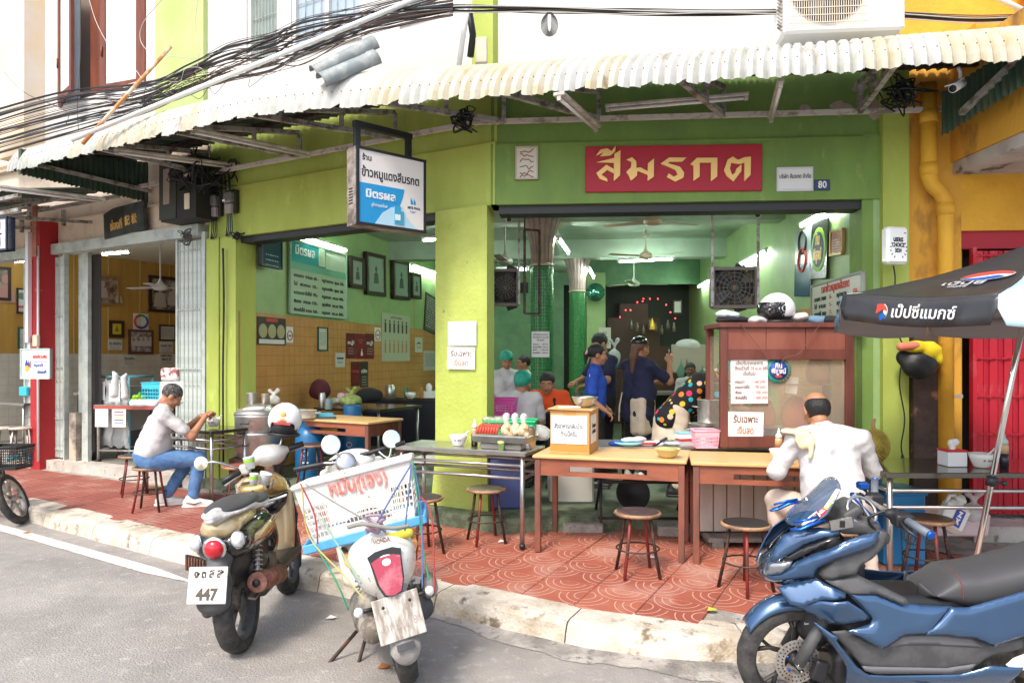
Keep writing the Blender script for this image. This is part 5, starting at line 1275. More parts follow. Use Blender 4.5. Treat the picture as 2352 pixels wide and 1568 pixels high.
def steel_table(label,M,L,D,h,rails=(.86,.74),m=steel,legs=True,topm=None,group='stainless steel tables'):
 r=T('steel_table',label,'table',M,group)
 b=MB();b.box((L/2,D/2,h-.018),(L,D,.036),bev=.004);b.o('tabletop',topm or m,r)
 for x in(.04,L-.04):
  for y in(.04,D-.04):
   b=MB();b.cyl((x,y,.02),(x,y,h-.03),.019,10);lg=b.o('leg',m,r);b=MB();b.cyl((x,y,0),(x,y,.035),.023,10);b.o('foot',blackm,lg)
 for f in rails:
  for a,c in(((.04,.04),(L-.04,.04)),((.04,D-.04),(L-.04,D-.04)),((.04,.04),(.04,D-.04)),((L-.04,.04),(L-.04,D-.04))):
   b=MB();b.cyl((a[0],a[1],h*f),(c[0],c[1],h*f),.013,8);b.o('rail',m,r)
 return r
blacktop=mat('dark_steel_top',(.16,.15,.13),.15,.8)
steel_table('steel table in front of the man in jeans',frame((-4.11,7.96,.195),.8688,-.5062),1.18,.5,.745,topm=blacktop)
SMM=frame((-.98,6.03,.20),.925,-.38);steel_table('middle steel table running in front of the green corner pillar',SMM,1.17,.46,.76,rails=(.85,.72))
SRM=frame((2.42,4.64,.18),1,-.01);steel_table('right steel table carrying the tissue box and soup bowl',SRM,1.9,.68,.775,topm=blacktop,rails=(.84,.70))
steel_table('steel table inside piled with vegetable bags',frame((-2.50,9.05,FL),.9,-.42),1.0,.95,.74,rails=(.2,),topm=blacktop)
r=T('back_counter','dark tiled back counter inside the left bay','counter',frame((-2.15,10.9,FL),1,-.07));b=MB();b.box((.7,.3,.36),(1.6,.6,.72));b.o('body',plain('black_counter',(.012,.014,.025),.3),r);b=MB();b.box((.7,.3,.74),(1.66,.66,.04));b.o('counter_top',mat('brown_top',(.10,.05,.03),.3),r)
r=T('low_table','low pale folding table behind the mirrors of the crate scooter','table',frame((-1.22,7.02,FL),1,-.25));b=MB();b.box((.3,.2,.36),(.62,.42,.02));b.o('tabletop',mat('pale_grey_top',(.45,.48,.42),.5),r)
for x in(.03,.57):
 for y in(.03,.37):b=MB();b.cyl((x,y,0),(x,y,.36),.014,6);b.o('leg',ironm,r)
def pot(label,x,y,z,r_,h,m=alum,lid=True,cat='pot',name='cooking_pot',handles=True,group=None,flare=1.0):
 r=T(name,label,cat,(x,y,z),group)
 b=MB();b.lathe([(r_*.94,0),(r_*flare,.01),(r_*flare,h*.98),(r_*flare+.008,h),(r_*.96,h)],n=32,cap=True);b.o('body',m,r)
 if lid:b=MB();b.lathe([(r_*1.02,h),(r_*1.03,h+.02),(r_*.9,h+.05),(r_*.45,h+.095),(r_*.1,h+.105),(r_*.1,h+.13),(0,h+.135)],n=32);b.o('lid',m,r)
 if handles:
  for s in(-1,1):b=MB();b.tube([(s*r_,-.05,h*.7),(s*(r_+.035),-.05,h*.7),(s*(r_+.035),.05,h*.7),(s*r_,.05,h*.7)],.006,6);b.o('handle',m,r)
 return r
st=T('steamer','large dented aluminium steamer with two tiers inside the left bay','steamer',(-2.83,8.02,.60))
for z,h in((0,.27),(.275,.19)):
 b=MB();b.lathe([(.235,z),(.25,z+.01),(.252,z+h-.02),(.262,z+h)],n=36);t_=b.o('tier',alum,st)
 for s in(-1,):b=MB();b.tube([(-.10,-.235,z+h*.55),(-.10,-.275,z+h*.55),(-.02,-.29,z+h*.55),(-.02,-.245,z+h*.55)],.007,6);b.o('handle',blackm,t_)
b=MB();b.lathe([(.262,.465),(.255,.49),(.20,.53),(.15,.545),(.12,.575),(.05,.585),(0,.588)],n=36);b.o('lid',alum,st)
r=T('stove_stand','scorched brick and iron stand below the steamer','stand',(-2.83,8.02,FL));b=MB();b.box((0,0,.24),(.5,.42,.05));b.box((-.18,0,.11),(.10,.36,.22));b.box((.18,0,.11),(.10,.36,.22));b.o('bricks',mat('scorched_brick',(.30,.18,.12),.9,col2=(.08,.05,.04),nscale=8),r)
def lt(name,label,cat,prof,m,pos,n=20,group=None,rot=None):
 b=MB();b.lathe(prof,(0,0,0),n);return tag(b.o(name,m,None,Matrix.Translation(Vector(pos))if rot is None else Matrix.Translation(Vector(pos))@Euler(rot).to_matrix().to_4x4()),label,cat,group)
lt('steel_cup','ribbed steel canister standing on the steamer lid','canister',[(.055,0),(.055,.13),(.06,.135),(.05,.14)],alum,(-2.90,8.0,1.165));lt('steel_cup','perforated steel cutlery holder on the steamer lid','canister',[(.045,0),(.045,.12),(.048,.125),(.04,.126)],steelworn,(-2.75,8.02,1.165))
blob('towel',[('e',(0,0,0),(.12,.08,.025)),('e',(.05,.02,.01),(.08,.06,.02))],tee,M=(-2.83,7.86,1.13),res=.012);tag(bpy.data.objects['towel'],'folded white towel in front of the canisters on the steamer','towel')
def gas(label,x,y,z,r_=.155,h=.62,group='blue gas cylinders'):
 r=T('gas_cylinder',label,'gas cylinder',(x,y,z),group)
 b=MB();b.lathe([(r_*.8,0),(r_*.8,.04),(r_,.10),(r_*1.0,h-.14),(r_*.75,h-.04),(r_*.2,h)],n=28);b.o('tank',navyp,r)
 b=MB();b.lathe([(r_*.62,h-.04),(r_*.62,h+.09),(r_*.60,h+.10),(r_*.58,h+.09),(r_*.58,h-.04)],n=24,cap=False);b.o('collar',navyp,r)
 b=MB();b.torus((0,-r_-.001,h*.5),.03,.003,16,5,rot=(R(90),0,0));b.box((0,-r_-.002,h*.34),(.07,.003,.012));b.o('mark',white,r)
gas('blue gas cylinder nearer the white helmet under the wooden table',-2.27,8.05,FL);gas('blue gas cylinder right of the other under the steel table',-1.90,8.55,FL,.17,.70)
def bag(label,c,r_,m,res=.014,name='plastic_bag',cat='bag',knot=True,seed=0):
 g=random.Random(seed);pr=[('e',(0,0,r_[2]*.9),r_)]
 for i in range(7):a=g.uniform(0,6.28);pr.append(('e',(r_[0]*.6*math.cos(a),r_[1]*.6*math.sin(a),g.uniform(.4,1.2)*r_[2]),(r_[0]*.5,r_[1]*.5,r_[2]*.55)))
 if knot:pr+=[('c',(0,0,r_[2]*1.6),(.01,0,r_[2]*2.2),.02,.012),('c',(.01,0,r_[2]*2.2),(.05,0,r_[2]*3.0),.01,.03),('c',(.01,0,r_[2]*2.2),(-.04,0,r_[2]*2.9),.01,.025)]
 o=blob(name,pr,m,M=c,res=res,k=.02);return tag(o,label,cat)
tz=1.075
veg=mat('pale_vegetable_bag',(.42,.50,.16),.3,col2=(.20,.30,.06),nscale=28,thr=(.4,.6),bump=.6,bscale=30);vegw=mat('leafy_vegetable_bag',(.45,.47,.38),.4,col2=(.20,.22,.13),nscale=22,thr=(.4,.6),bump=.6,bscale=25)
bag('clear bag of pale green eggplants tied at the top',P(806,931,8.75),(.13,.10,.07),veg,seed=1)
bag('flattened bag of grey green leaves beside the eggplants',P(770,929,8.9),(.14,.10,.045),vegw,knot=False,seed=2)
bag('black handbag on the steel table inside',P(846,924,9.2),(.17,.10,.10),blackcl,knot=False,seed=3,name='handbag',cat='handbag')
bag('dark maroon backpack at the back of the steel table',P(735,916,9.4),(.13,.09,.14),plain('maroon_cloth',(.10,.015,.02),.7),knot=False,seed=4,name='backpack',cat='backpack')
bag('crumpled clear bag beside the steamer canisters',P(628,926,8.3),(.07,.06,.05),film,seed=5)
for i,(px,py,Y,r_,h,m,lb)in enumerate(((740,926,8.8,.042,.19,steel,'tall steel tumbler on the steel table inside'),(755,935,8.6,.045,.13,plain('blue_grey_cup',(.18,.25,.28),.3),'blue grey insulated cup with a straw'),(783,912,9.3,.045,.16,plain('pale_pink',(.75,.60,.62),.4),'pale pink flask on the steel table inside'),(800,912,9.4,.07,.15,pink,'pink plastic jug on the steel table inside'),(897,913,10.6,.075,.20,steel,'shiny steel canister on the dark back counter'),(871,915,10.7,.045,.08,inkblue,'blue cup on the dark back counter'),(932,912,10.7,.025,.17,plain('green_bottle',(.08,.2,.12),.1),'green sauce bottle on the dark back counter'),(968,908,10.7,.03,.17,plain('amber_bottle',(.4,.18,.05),.1),'amber sauce bottle on the dark back counter'))):
 p=P(px,py,Y);o=lt('container',lb,'container',[(r_*.92,0),(r_,.01),(r_,h*.85),(r_*.8,h*.95),(r_*.8,h),(0,h+.002)],m,(p.x,p.y,1.09 if Y>10 else tz),n=18)
lt('soup_bowl','white bowl with spoon on the dark back counter','bowl',[(.04,0),(.065,.04),(.078,.09),(.074,.09),(.055,.03),(0,.02)],whitep,(*P(943,915,10.6).xy,1.09))
p=P(985,905,10.8);b=MB();b.box((0,0,.05),(.2,.12,.1));b.sph((0,0,.15),(.05,.03,.07),8,6);tag(b.o('tissue_box',whitep,None,(p.x,p.y,1.09)),'white tissue box on the dark back counter','tissue box')
lt('basin','shallow grey blue basin beside the steamer','basin',[(.10,0),(.17,.05),(.18,.055),(.165,.05),(.09,.01)],plain('basin_grey',(.35,.42,.48),.35),(*P(668,936,8.5).xy,1.03),26)
p=P(706,948,7.9);pot('pale enamel pot beside the basin',p.x,p.y,1.03,.10,.09,m=plain('enamel',(.62,.58,.48),.3),lid=False)
b=MB();b.box((0,0,.02),(.26,.13,.04),rot=(0,0,.2));b.o('papers',plain('blue_pack',(.10,.42,.60),.4));tag(bpy.data.objects['papers'],'crumpled blue packet on the wooden table inside','packet');bpy.data.objects['papers'].matrix_world=Matrix.Translation(T3M@Vector((.48,.2,.70)))
b=MB();b.box((0,0,.012),(.20,.07,.024),bev=.004);tag(b.o('phone_case',plain('dark_case',(.03,.06,.07),.4),None,Matrix.Translation(T3M@Vector((.66,.09,.69)))),'dark long case on the wooden table inside','case')
# display cabinet over the counter
DC=frame((1.685,5.80,.97),1,.0);dc=T('display_cabinet','reddish wooden display cabinet with dusty glass front and notices','display cabinet',DC)
cw,chh,cdp=1.075,1.01,.46
def dbox(name,m,*bs,par=dc,bev=.003):
 b=MB()
 for q in bs:b.box(((q[0]+q[1])/2,(q[2]+q[3])/2,(q[4]+q[5])/2),(q[1]-q[0],q[3]-q[2],q[5]-q[4]),bev=bev)
 return b.o(name,m,par)
cabw=mat('cabinet_wood',(.17,.05,.035),.5,col2=(.10,.028,.02),nscale=6,thr=(.4,.65),stretch=(1,1,.2),bump=.1);cabl=mat('cabinet_plywood',(.27,.09,.055),.5,col2=(.20,.055,.035),nscale=3,stretch=(1,1,.25))
for x in(0,cw-.06):dbox('stile',cabw,(x,x+.06,-.0,.05,.0,chh-.04));dbox('stile',cabw,(x,x+.06,cdp-.05,cdp,.0,chh-.04))
dbox('rail',cabw,(.06,cw-.06,.0,.045,.0,.09));dbox('rail',cabw,(.06,cw-.06,-.002,.045,chh-.30,chh-.22));dbox('top',cabw,(-.015,cw+.015,-.02,cdp,chh-.04,chh));dbox('base',cabw,(.0,cw,.05,cdp,.0,.05))
dbox('panel',cabl,(.06,.06+.31,.012,.03,chh-.22,chh-.04));dbox('panel',cabl,(.375,.69,.012,.03,chh-.22,chh-.04));dbox('panel',cabl,(.695,cw-.06,.012,.03,chh-.22,chh-.04))
dbox('tray_edge',steel,(.06,cw-.06,.02,.3,.09,.15));dbox('shelf',cabl,(.06,cw-.06,.1,cdp-.05,.50,.51));dbox('glass_front',dirtyglass,(.06,cw-.06,.03,.036,.15,chh-.30));dbox('side_glass',dirtyglass,(cw-.034,cw-.028,.05,cdp-.05,.05,chh-.1));dbox('side_glass',dirtyglass,(.028,.034,.05,cdp-.05,.05,chh-.1))
for i,(x,z,s,m)in enumerate(((.52,.60,.13,pink),(.42,.26,.15,plain('roast_red',(.40,.06,.03),.4)),(.88,.62,.13,plain('roast_orange',(.45,.14,.05),.4)),(.7,.24,.17,plain('roast_red2',(.42,.08,.04),.4)))):
 blob('hanging_food',[('e',(0,0,0),(s*.7,.07,s)),('e',(.04,0,-.05),(s*.5,.08,s*.6))],m,None,DC@Matrix.Translation((x,.25,z)),res=.015);tag(bpy.data.objects[[o.name for o in bpy.data.objects if o.name.startswith('hanging_food')][-1]],None)
fo=[o for o in bpy.data.objects if o.name.startswith('hanging_food')]
for o,l_ in zip(fo,('pink bundle behind the dusty glass beside the round sticker','red roast pork low behind the glass at left','orange roast meat behind the glass at upper right','red roast meat low behind the glass at centre')):tag(o,l_,'food')
def cabnote(name,lb,x,z,w_,h,tilt=0,cat='notice'):r=T(name,lb,cat,DC@Matrix.Translation((x,.016,z))@Matrix.Rotation(R(tilt),4,'Y'));b=MB();b.box((0,-.0015,0),(w_,.003,h));b.o('paper',white,r);return r
r=cabnote('price_notice','white price change notice taped on the cabinet glass',.235,.54,.30,.37,-.5)
text('แจ้งปรับราคาอาหาร',.04,inkbrown,r,(0,-.0035,.14),width=.22,bold=.0008);text('ตั้งแต่วันที่',.04,inkbrown,r,(-.06,-.0035,.098),width=.115,bold=.0008);text('10 เม.ย. 68',.04,inkred,r,(.075,-.0035,.098),width=.12,bold=.0006);text('เป็นต้นไป',.04,inkbrown,r,(0,-.0035,.055),width=.10,bold=.0008)
for i,(a,c)in enumerate((('ธรรมดา','– 60 บาท'),('ธรรมดาใส่ไข่','– 70 บาท'),('พิเศษ','– 150 บาท'),('พิเศษใส่ไข่','– 160 บาท'))):
 text(a,.034,inkbrown,r,(-.115,-.0035,-.01-.043*i),align='LEFT',bold=.0008,width=[.075,.115,.052,.095][i]);text(c,.034,inkred,r,(.025,-.0035,-.01-.043*i),align='LEFT',bold=.0006,width=.105 if i<2 else.12)
r=cabnote('cash_notice','white cash only notice taped low on the cabinet glass',.205,.185,.29,.205,1.5)
text('รับเฉพาะ',.08,inkbrown,r,(0,-.0035,.04),width=.20,bold=.002);text('เงินสด',.08,inkorange,r,(.0,-.0035,-.05),width=.13,bold=.002)
r=T('round_sticker','round green and blue sticker on the cabinet glass','sticker',DC@Matrix.Translation((.475,.024,.625)))
for rr,mm,y in((.105,plain('teal_green',(.02,.42,.28),.4),0),(.078,inkblue,-.002)):b=MB();b.lathe([(0,0),(rr,0)],(0,y,0),32,rot=(R(90),0,0),cap=False);o=b.o('disc',mm,r);solid(o,.001)
text('กิน\nพิสูจน์',.055,whitep,r,(0,-.006,.012),width=.12,bold=.002,leading=.8);text('นะจ๊ะ',.03,inkred,r,(0,-.006,-.05),width=.05,bold=.002)
for i in range(10):
 a=R(-80+16*i);b=MB();b.prism([(.092*math.cos(a)+.009*(1 if q%2 else.45)*math.cos(q*PI/5),.092*math.sin(a)+.009*(1 if q%2 else.45)*math.sin(q*PI/5))for q in range(10)],-.005,-.002);b.o('star',inkred,r)
r=cabnote('inner_paper','small pale paper seen behind the cabinet glass',.66,.52,.10,.14,8);r.matrix_world=DC@Matrix.Translation((.62,.12,.50))@Matrix.Rotation(R(8),4,'Y')
b=MB();b.tube(spline([DC@Vector(q)for q in((.15,-.03,1.0),(.26,-.035,.86),(.38,-.035,.70),(.36,-.035,.64),(.44,-.035,.60),(.50,-.035,.72),(.62,-.035,.76),(.72,-.03,.90),(.80,-.03,1.0))],6),.003,5);tag(b.o('hanging_wire',inkbrown),'thin brown wire drooping across the front of the cabinet','wire')
def helmet(name,lb,M,shell,visor=None,s=1.0,lining=blackm,trim=True,face=-1):
 r=T(name,lb,'helmet',M)
 v,f=sdf([('e',(0,0,.085),(.125,.155,.135)),('-b',(0,-.02,-.10),(.3,.3,.075),.01),('-e',(0,0,.05),(.105,.135,.12)),('-b',(0,-.17,.0),(.095,.09,.07),.03)],.008,.012)
 b=MB();b.put([(x*s,y*s,z*s)for x,y,z in v],f,True);b.o('shell',shell,r)
 b=MB();b.torus((0,.0,-.022*s),.118*s,.010*s,28,6,sq=1.2);b.o('rim',lining,r)
 b=MB();b.sph((0,0,.035*s),(.105*s,.13*s,.10*s),18,8);b.o('lining',lining,r)
 if visor:v,f=sdf([('e',(0,-.012,.085),(.127,.157,.130)),('-e',(0,-.012,.085),(.122,.150,.126)),('-b',(0,.12,.08),(.3,.13,.3),.0),('-b',(0,0,.2),(.3,.3,.06),0),('-b',(0,0,-.06),(.3,.3,.06),0)],.006,.004);b=MB();b.put([(x*s*1.01,y*s*1.01,z*s)for x,y,z in v],f,True);b.o('visor',visor,r)
 return r
top=1.985
r=helmet('helmet','white open helmet with black visor lying on the cabinet',frame((1.685+.52,5.98,top+.03),.3,-.95),whitep,blackgloss);b=MB();b.sph((-.0,-.0,.0),(.03,.135,.03),10,6);b.o('red_trim',redp,r,(-.07,.07,.03))
r=r
for i,(x,m,sx,lb)in enumerate(((.14,blackcl,.16,'crumpled black cloth at the left end of the cabinet top'),(.12,plain('white_blue_cloth',(.6,.68,.75),.7),.10,'white and blue cloth piled on the black cloth'),(.36,tee,.10,'white gloves beside the helmet on the cabinet'),(.86,plain('jean_cloth',(.12,.22,.30),.8),.13,'grey blue cloth on the cabinet right of the helmet'),(1.0,blackcl,.14,'black cap at the right end of the cabinet top'),(.72,bagm,.08,'crumpled white plastic right behind the helmet'))):
 g=random.Random(i);o=blob('cloth',[('e',(g.uniform(-.5,.5)*sx,g.uniform(-.04,.04),g.uniform(0,.02)),(sx*g.uniform(.4,.7),.07,.03))for _ in range(6)],m,M=(1.685+x,5.98+.04*(i%2),top+(.055 if i==1 else.01)+(.03 if i==5 else 0)),res=.012,k=.015,noise_amp=.006);tag(o,lb,'cloth')
 # slatted cart below the cabinet
r=T('slatted_cart','white board fronted cart with brown battens below the display cabinet','cart',frame((1.50,5.75,.30),1,0))
wb=mat('offwhite_board',(.62,.55,.47),.7,col2=(.50,.42,.34),nscale=4,stretch=(1,1,.3))
for i in range(11):b=MB();b.box((.055+.108*i,0,.30),(.100,.02,.58),bev=.002);b.o('board',wb,r)
b=MB();b.box((.6,.02,.30),(1.2,.01,.60));b.o('backing',wood,r)
b=MB();b.box((.6,.25,.32),(1.2,.44,.56));b.o('body',blackm,r)
r=T('counter','steel topped serving counter on black folding legs behind the wooden tables','counter',frame((.62,6.0,.0),1,-.03))
b=MB();b.box((1.1,.22,.945),(2.3,.52,.03),bev=.004);b.o('counter_top',steel,r)
for x in(.12,.85):
 for s in(-1,1):b=MB();b.tube([(x,.22-s*.25,FL+.0),(x+.04,.22+s*.2,.93)],.013,8);b.o('leg',blackm,r)
for z in(.36,.70):b=MB();b.cyl((.1,-.0,z),(.9,-.0,z),.012,8);b.o('brace',blackm,r)
b=MB();b.tube([(.10,0,.72),(.12,0,.80),(.2,0,.84),(.8,0,.84),(.88,0,.80),(.9,0,.72),(.88,0,.66),(.12,0,.66)],.014,6,closed=True);b.o('frame_loop',blackm,r)
for i,(px,py,lb)in enumerate(((1342,1215,'left grey concrete block at the foot of the step'),(1560,1222,'right grey concrete block behind the second wooden table'))):
 c=G(px,py,.23);b=MB();b.box((0,0,.045),(.34,.26,.09),bev=.008);tag(b.o('concrete_block',conc,None,frame((c.x,c.y+.05,.2),1,-.15)),lb,'block')
r=T('wooden_pallet','grey wooden pallet block under the slatted cart','pallet',frame((1.55,5.62,.19),1,0));b=MB();b.box((.45,.1,.09),(.95,.3,.03));b.o('top',mat('grey_timber',(.22,.20,.18),.9,col2=(.12,.11,.1),nscale=9),r)
for x in(.05,.85):b=MB();b.box((x,.1,.036),(.09,.3,.074));b.o('block',MATS['grey_timber'],r)
BXM=T1M@Matrix.Translation((.10,.10,.752));r=T('cardboard_box','cardboard box with takeaway notice standing on the first wooden table','box',BXM)
b=MB();b.box((.155,.2,.17),(.31,.40,.34),bev=.003);b.o('carton',cardb,r);b=MB();b.box((.155,.18,.347),(.35,.40,.008),rot=(0,.02,.03));b.o('lid_flap',mat('cardboard_top',(.68,.40,.16),.7),r)
for y in(-.0005,.4005):pass
b=MB();b.box((.155,-.0015,.305),(.10,.003,.07));b.o('tape',plain('packing_tape',(.52,.26,.06),.2),r);b=MB();b.box((.155,-.0015,.05),(.31,.003,.05));b.o('tape',plain('packing_tape',(.52,.26,.06),.2),r)
b=MB();b.box((.15,-.004,.19),(.285,.004,.22));b.o('notice',white,r)
text('สั่งอาหารกลับบ้าน',.05,ink,r,(.15,-.0065,.215),width=.23,bold=.0005);text('ด้านนี้ครับ',.05,ink,r,(.15,-.0065,.155),width=.13,bold=.0005)
b=MB();b.box((.3125,.17,.19),(.004,.22,.22));b.o('notice',white,r);text('สั่งอาหาร\nกลับบ้าน',.045,ink,r,Matrix.Translation((.3155,.17,.19))@Matrix.Rotation(R(90),4,'Z'),width=.15)
top_=BXM@Vector((.17,.17,.352))
def bowl(lb,pos,r_,h,m=steel,fill=None,n=28,name='bowl',band=False):
 q=T(name,lb,'bowl',Vector(pos));b=MB();b.lathe([(r_*.45,0),(r_*.75,h*.35),(r_*.95,h*.85),(r_*1.05,h),(r_*.98,h),(r_*.7,h*.4),(0,h*.1)],n=n);b.o('body',m,q)
 if fill:g=random.Random(2);pr=[('e',(g.uniform(-.5,.5)*r_,g.uniform(-.5,.5)*r_,h*.8),(r_*.35,r_*.3,h*.18))for _ in range(9)];blob('filling',pr,fill,q,res=.008)
 return q
bowl('steel bowl of green vegetables standing on the cardboard box',top_+Vector((.07,0,.0)),.105,.085,fill=mat('greens',(.25,.38,.06),.5,col2=(.5,.5,.3),nscale=40))
b=MB();b.box((0,0,0),(.16,.08,.012),rot=(0,0,.3),bev=.003);tag(b.o('napkin',white,None,Matrix.Translation(top_+Vector((-.06,-.10,.008)))),'white napkin on the cardboard box lid','napkin')
p=T1M@Vector((1.0,.12,.752));bowl('pale yellow enamel bowl at the right end of the first wooden table',p,.095,.07,plain('yellow_bowl',(.62,.50,.20),.35),fill=mat('greens2',(.4,.42,.15),.6))
def onSM(x,y):return SMM@Vector((x,y,.762))
def pottedbowl(lb,pos,s=1.0):
 q=T('soup_bowl',lb,'bowl',Vector(pos));b=MB();b.lathe([(.04*s,0),(.048*s,.01),(.07*s,.06*s),(.078*s,.09*s),(.073*s,.09*s),(.06*s,.04*s),(0,.03*s)],n=26);b.o('body',plain('porcelain',(.78,.75,.68),.25),q)
 b=MB();b.tube([(0,0,.05*s),(.08*s,0,.115*s)],.006,6);b.sph((.085*s,0,.118*s),(.014,.01,.006),8,4);b.o('spoon',whitep,q)
 b=MB()
 for a in(-1.9,-1.5,-1.25):b.box((.066*s*math.cos(a),.0665*s*math.sin(a),.052*s),(.012,.003,.018),rot=(0,.4,a+PI/2))
 o=b.o('painted_flowers',plain('rose_grey',(.25,.15,.22),.4),q);o['kind']='stuff'
def sauce(lb,pos,liquid,s=1.0,cap=whitep):
 q=T('sauce_bottle',lb,'sauce bottle',Vector(pos));b=MB();b.lathe([(.026*s,0),(.027*s,.09*s)],n=18);b.o('dark_sauce',liquid,q);b=MB();b.lathe([(.0271*s,.0901*s),(.027*s,.135*s),(.022*s,.15*s)],n=18);b.o('clear_wall',plain('amber_clear',(.60,.40,.22),.2),q)
 b=MB();b.lathe([(.024*s,.15*s),(.024*s,.17*s),(.012*s,.185*s),(.003*s,.225*s)],n=14);b.o('nozzle_cap',cap,q)
pottedbowl('white soup bowl with spoon on the middle steel table by the pillar',onSM(.50,.18));sauce('dark sauce squeeze bottle on the middle steel table by the pillar',onSM(.64,.20),plain('dark_sauce',(.02,.012,.01),.2))
p=SRM@Vector((0,0,.777));pr_=lambda x,y:SRM@Vector((x,y,.777))
pottedbowl('white soup bowl with spoon on the right steel table',pr_(.75,.22),1.05);sauce('dark sauce bottle with mint cap on the right steel table',pr_(.90,.22),plain('dark_sauce2',(.03,.03,.04),.2),1.05,plain('mint_cap',(.45,.65,.58),.4))
r=T('tissue_box','white tissue box with red lid on the right steel table','tissue box',Matrix.Translation(pr_(.60,.30)));b=MB();b.box((0,0,.05),(.13,.13,.10),bev=.004);b.o('box',whitep,r);b=MB();b.box((0,0,.106),(.138,.138,.014),bev=.004);b.o('lid',redp,r);blob('tissue',[('c',(0,0,.11),(.01,0,.16),.02,.012),('e',(.02,0,.16),(.03,.012,.025)),('e',(-.01,0,.15),(.018,.02,.03))],white,r,res=.005,k=.01)
du=T('durian','spiky yellow durian fruit with thick stalk at the end of the right steel table','durian',Matrix.Translation(pr_(.12,.42)+Vector((0,0,.0))))
b=MB();g=random.Random(1);b.sph((0,0,.115),(.10,.09,.115),20,14)
for k_ in range(620):
 z=1-2*(k_+.5)/620;a=k_*2.399963;rr=math.sqrt(1-z*z);lob=1+.06*math.cos(a*5);n_=Vector((rr*math.cos(a),rr*math.sin(a),z));p=Vector((n_.x*.10*lob,n_.y*.09*lob,n_.z*.115+.115));t=n_.orthogonal().normalized();u=n_.cross(t);e=.008
 b.put([p+t*e,p+u*e,p-t*e,p-u*e,p+n_*.017],[(0,1,4),(1,2,4),(2,3,4),(3,0,4)])
b.o('husk',mat('durian_husk',(.42,.34,.06),.7,col2=(.25,.16,.03),nscale=18,thr=(.45,.7)),du);b=MB();b.tube([(0,0,.22),(.0,0,.27),(.01,0,.31)],[.014,.011,.013],8);b.o('stalk',mat('durian_stalk',(.45,.27,.12),.8),du)
b=MB();b.box((0,0,0),(.16,.12,.10),rot=(.2,.3,.4),bev=.03);tag(b.o('black_bag',blackcl,None,Matrix.Translation(pr_(-.0,.55)+Vector((0,0,.10)))),'black bag lying behind the durian','bag');b=MB();b.tube([(0,0,0),(.01,0,.05),(.03,0,.09)],[.008,.011,.008],7);tag(b.o('durian_stalk',MATS['durian_stalk'],None,Matrix.Translation(pr_(-.03,.42)+Vector((0,0,.14)))),'bare brown fruit stalk left of the durian','stalk')
TR=SMM@Matrix.Translation((.93,.17,.762));r=T('food_tray','deep steel tray of packed sausages and crackling on the middle steel table','tray',TR)
b=MB();b.box((0,0,.025),(.36,.22,.05),bev=.01);b.box((0,0,.085),(.46,.28,.06),bev=.01,taper=1.04);b.o('tray',steel,r)
sau=mat('sausage_red',(.55,.07,.04),.4);
for i in range(8):b=MB();b.tube([(-.20+.024*i,-.11,.12),(-.195+.024*i,-.10,.17),(-.195+.024*i,.0,.19)],.012,7);b.o('sausage',sau,r)
for i in range(3):
 g=random.Random(i);blob('snack_bag',[('e',(g.uniform(-.02,.02),g.uniform(-.02,.02),.02*q),(.035,.03,.03))for q in range(4)],mat('crackling',(.60,.40,.20),.5,col2=(.78,.66,.45),nscale=35,thr=(.45,.6),bump=.6,bscale=40),r,Matrix.Translation((.03+.075*i,-.06,.125)),res=.008,noise_amp=.004)
 blob('bag_top',[('c',(0,0,0),(0,0,.05),.022,.03)],film,r,Matrix.Translation((.03+.075*i,-.05,.215)),res=.008,noise_amp=.004)
lt('steel_canister','tall steel canister right of the food tray','canister',[(.058,0),(.06,.004),(.06,.155),(.062,.16),(.056,.175),(.02,.18),(0,.18)],steel,SMM@Vector((1.11,.22,.762)),26)
lt('lime_capped_jar','small clear jar with lime green lid in front of the tray','jar',[(.02,0),(.024,.05),(.03,.052),(.03,.07),(0,.075)],mat('lime_lid',(.45,.65,.2),.3),SMM@Vector((.95,.04,.762)),16)
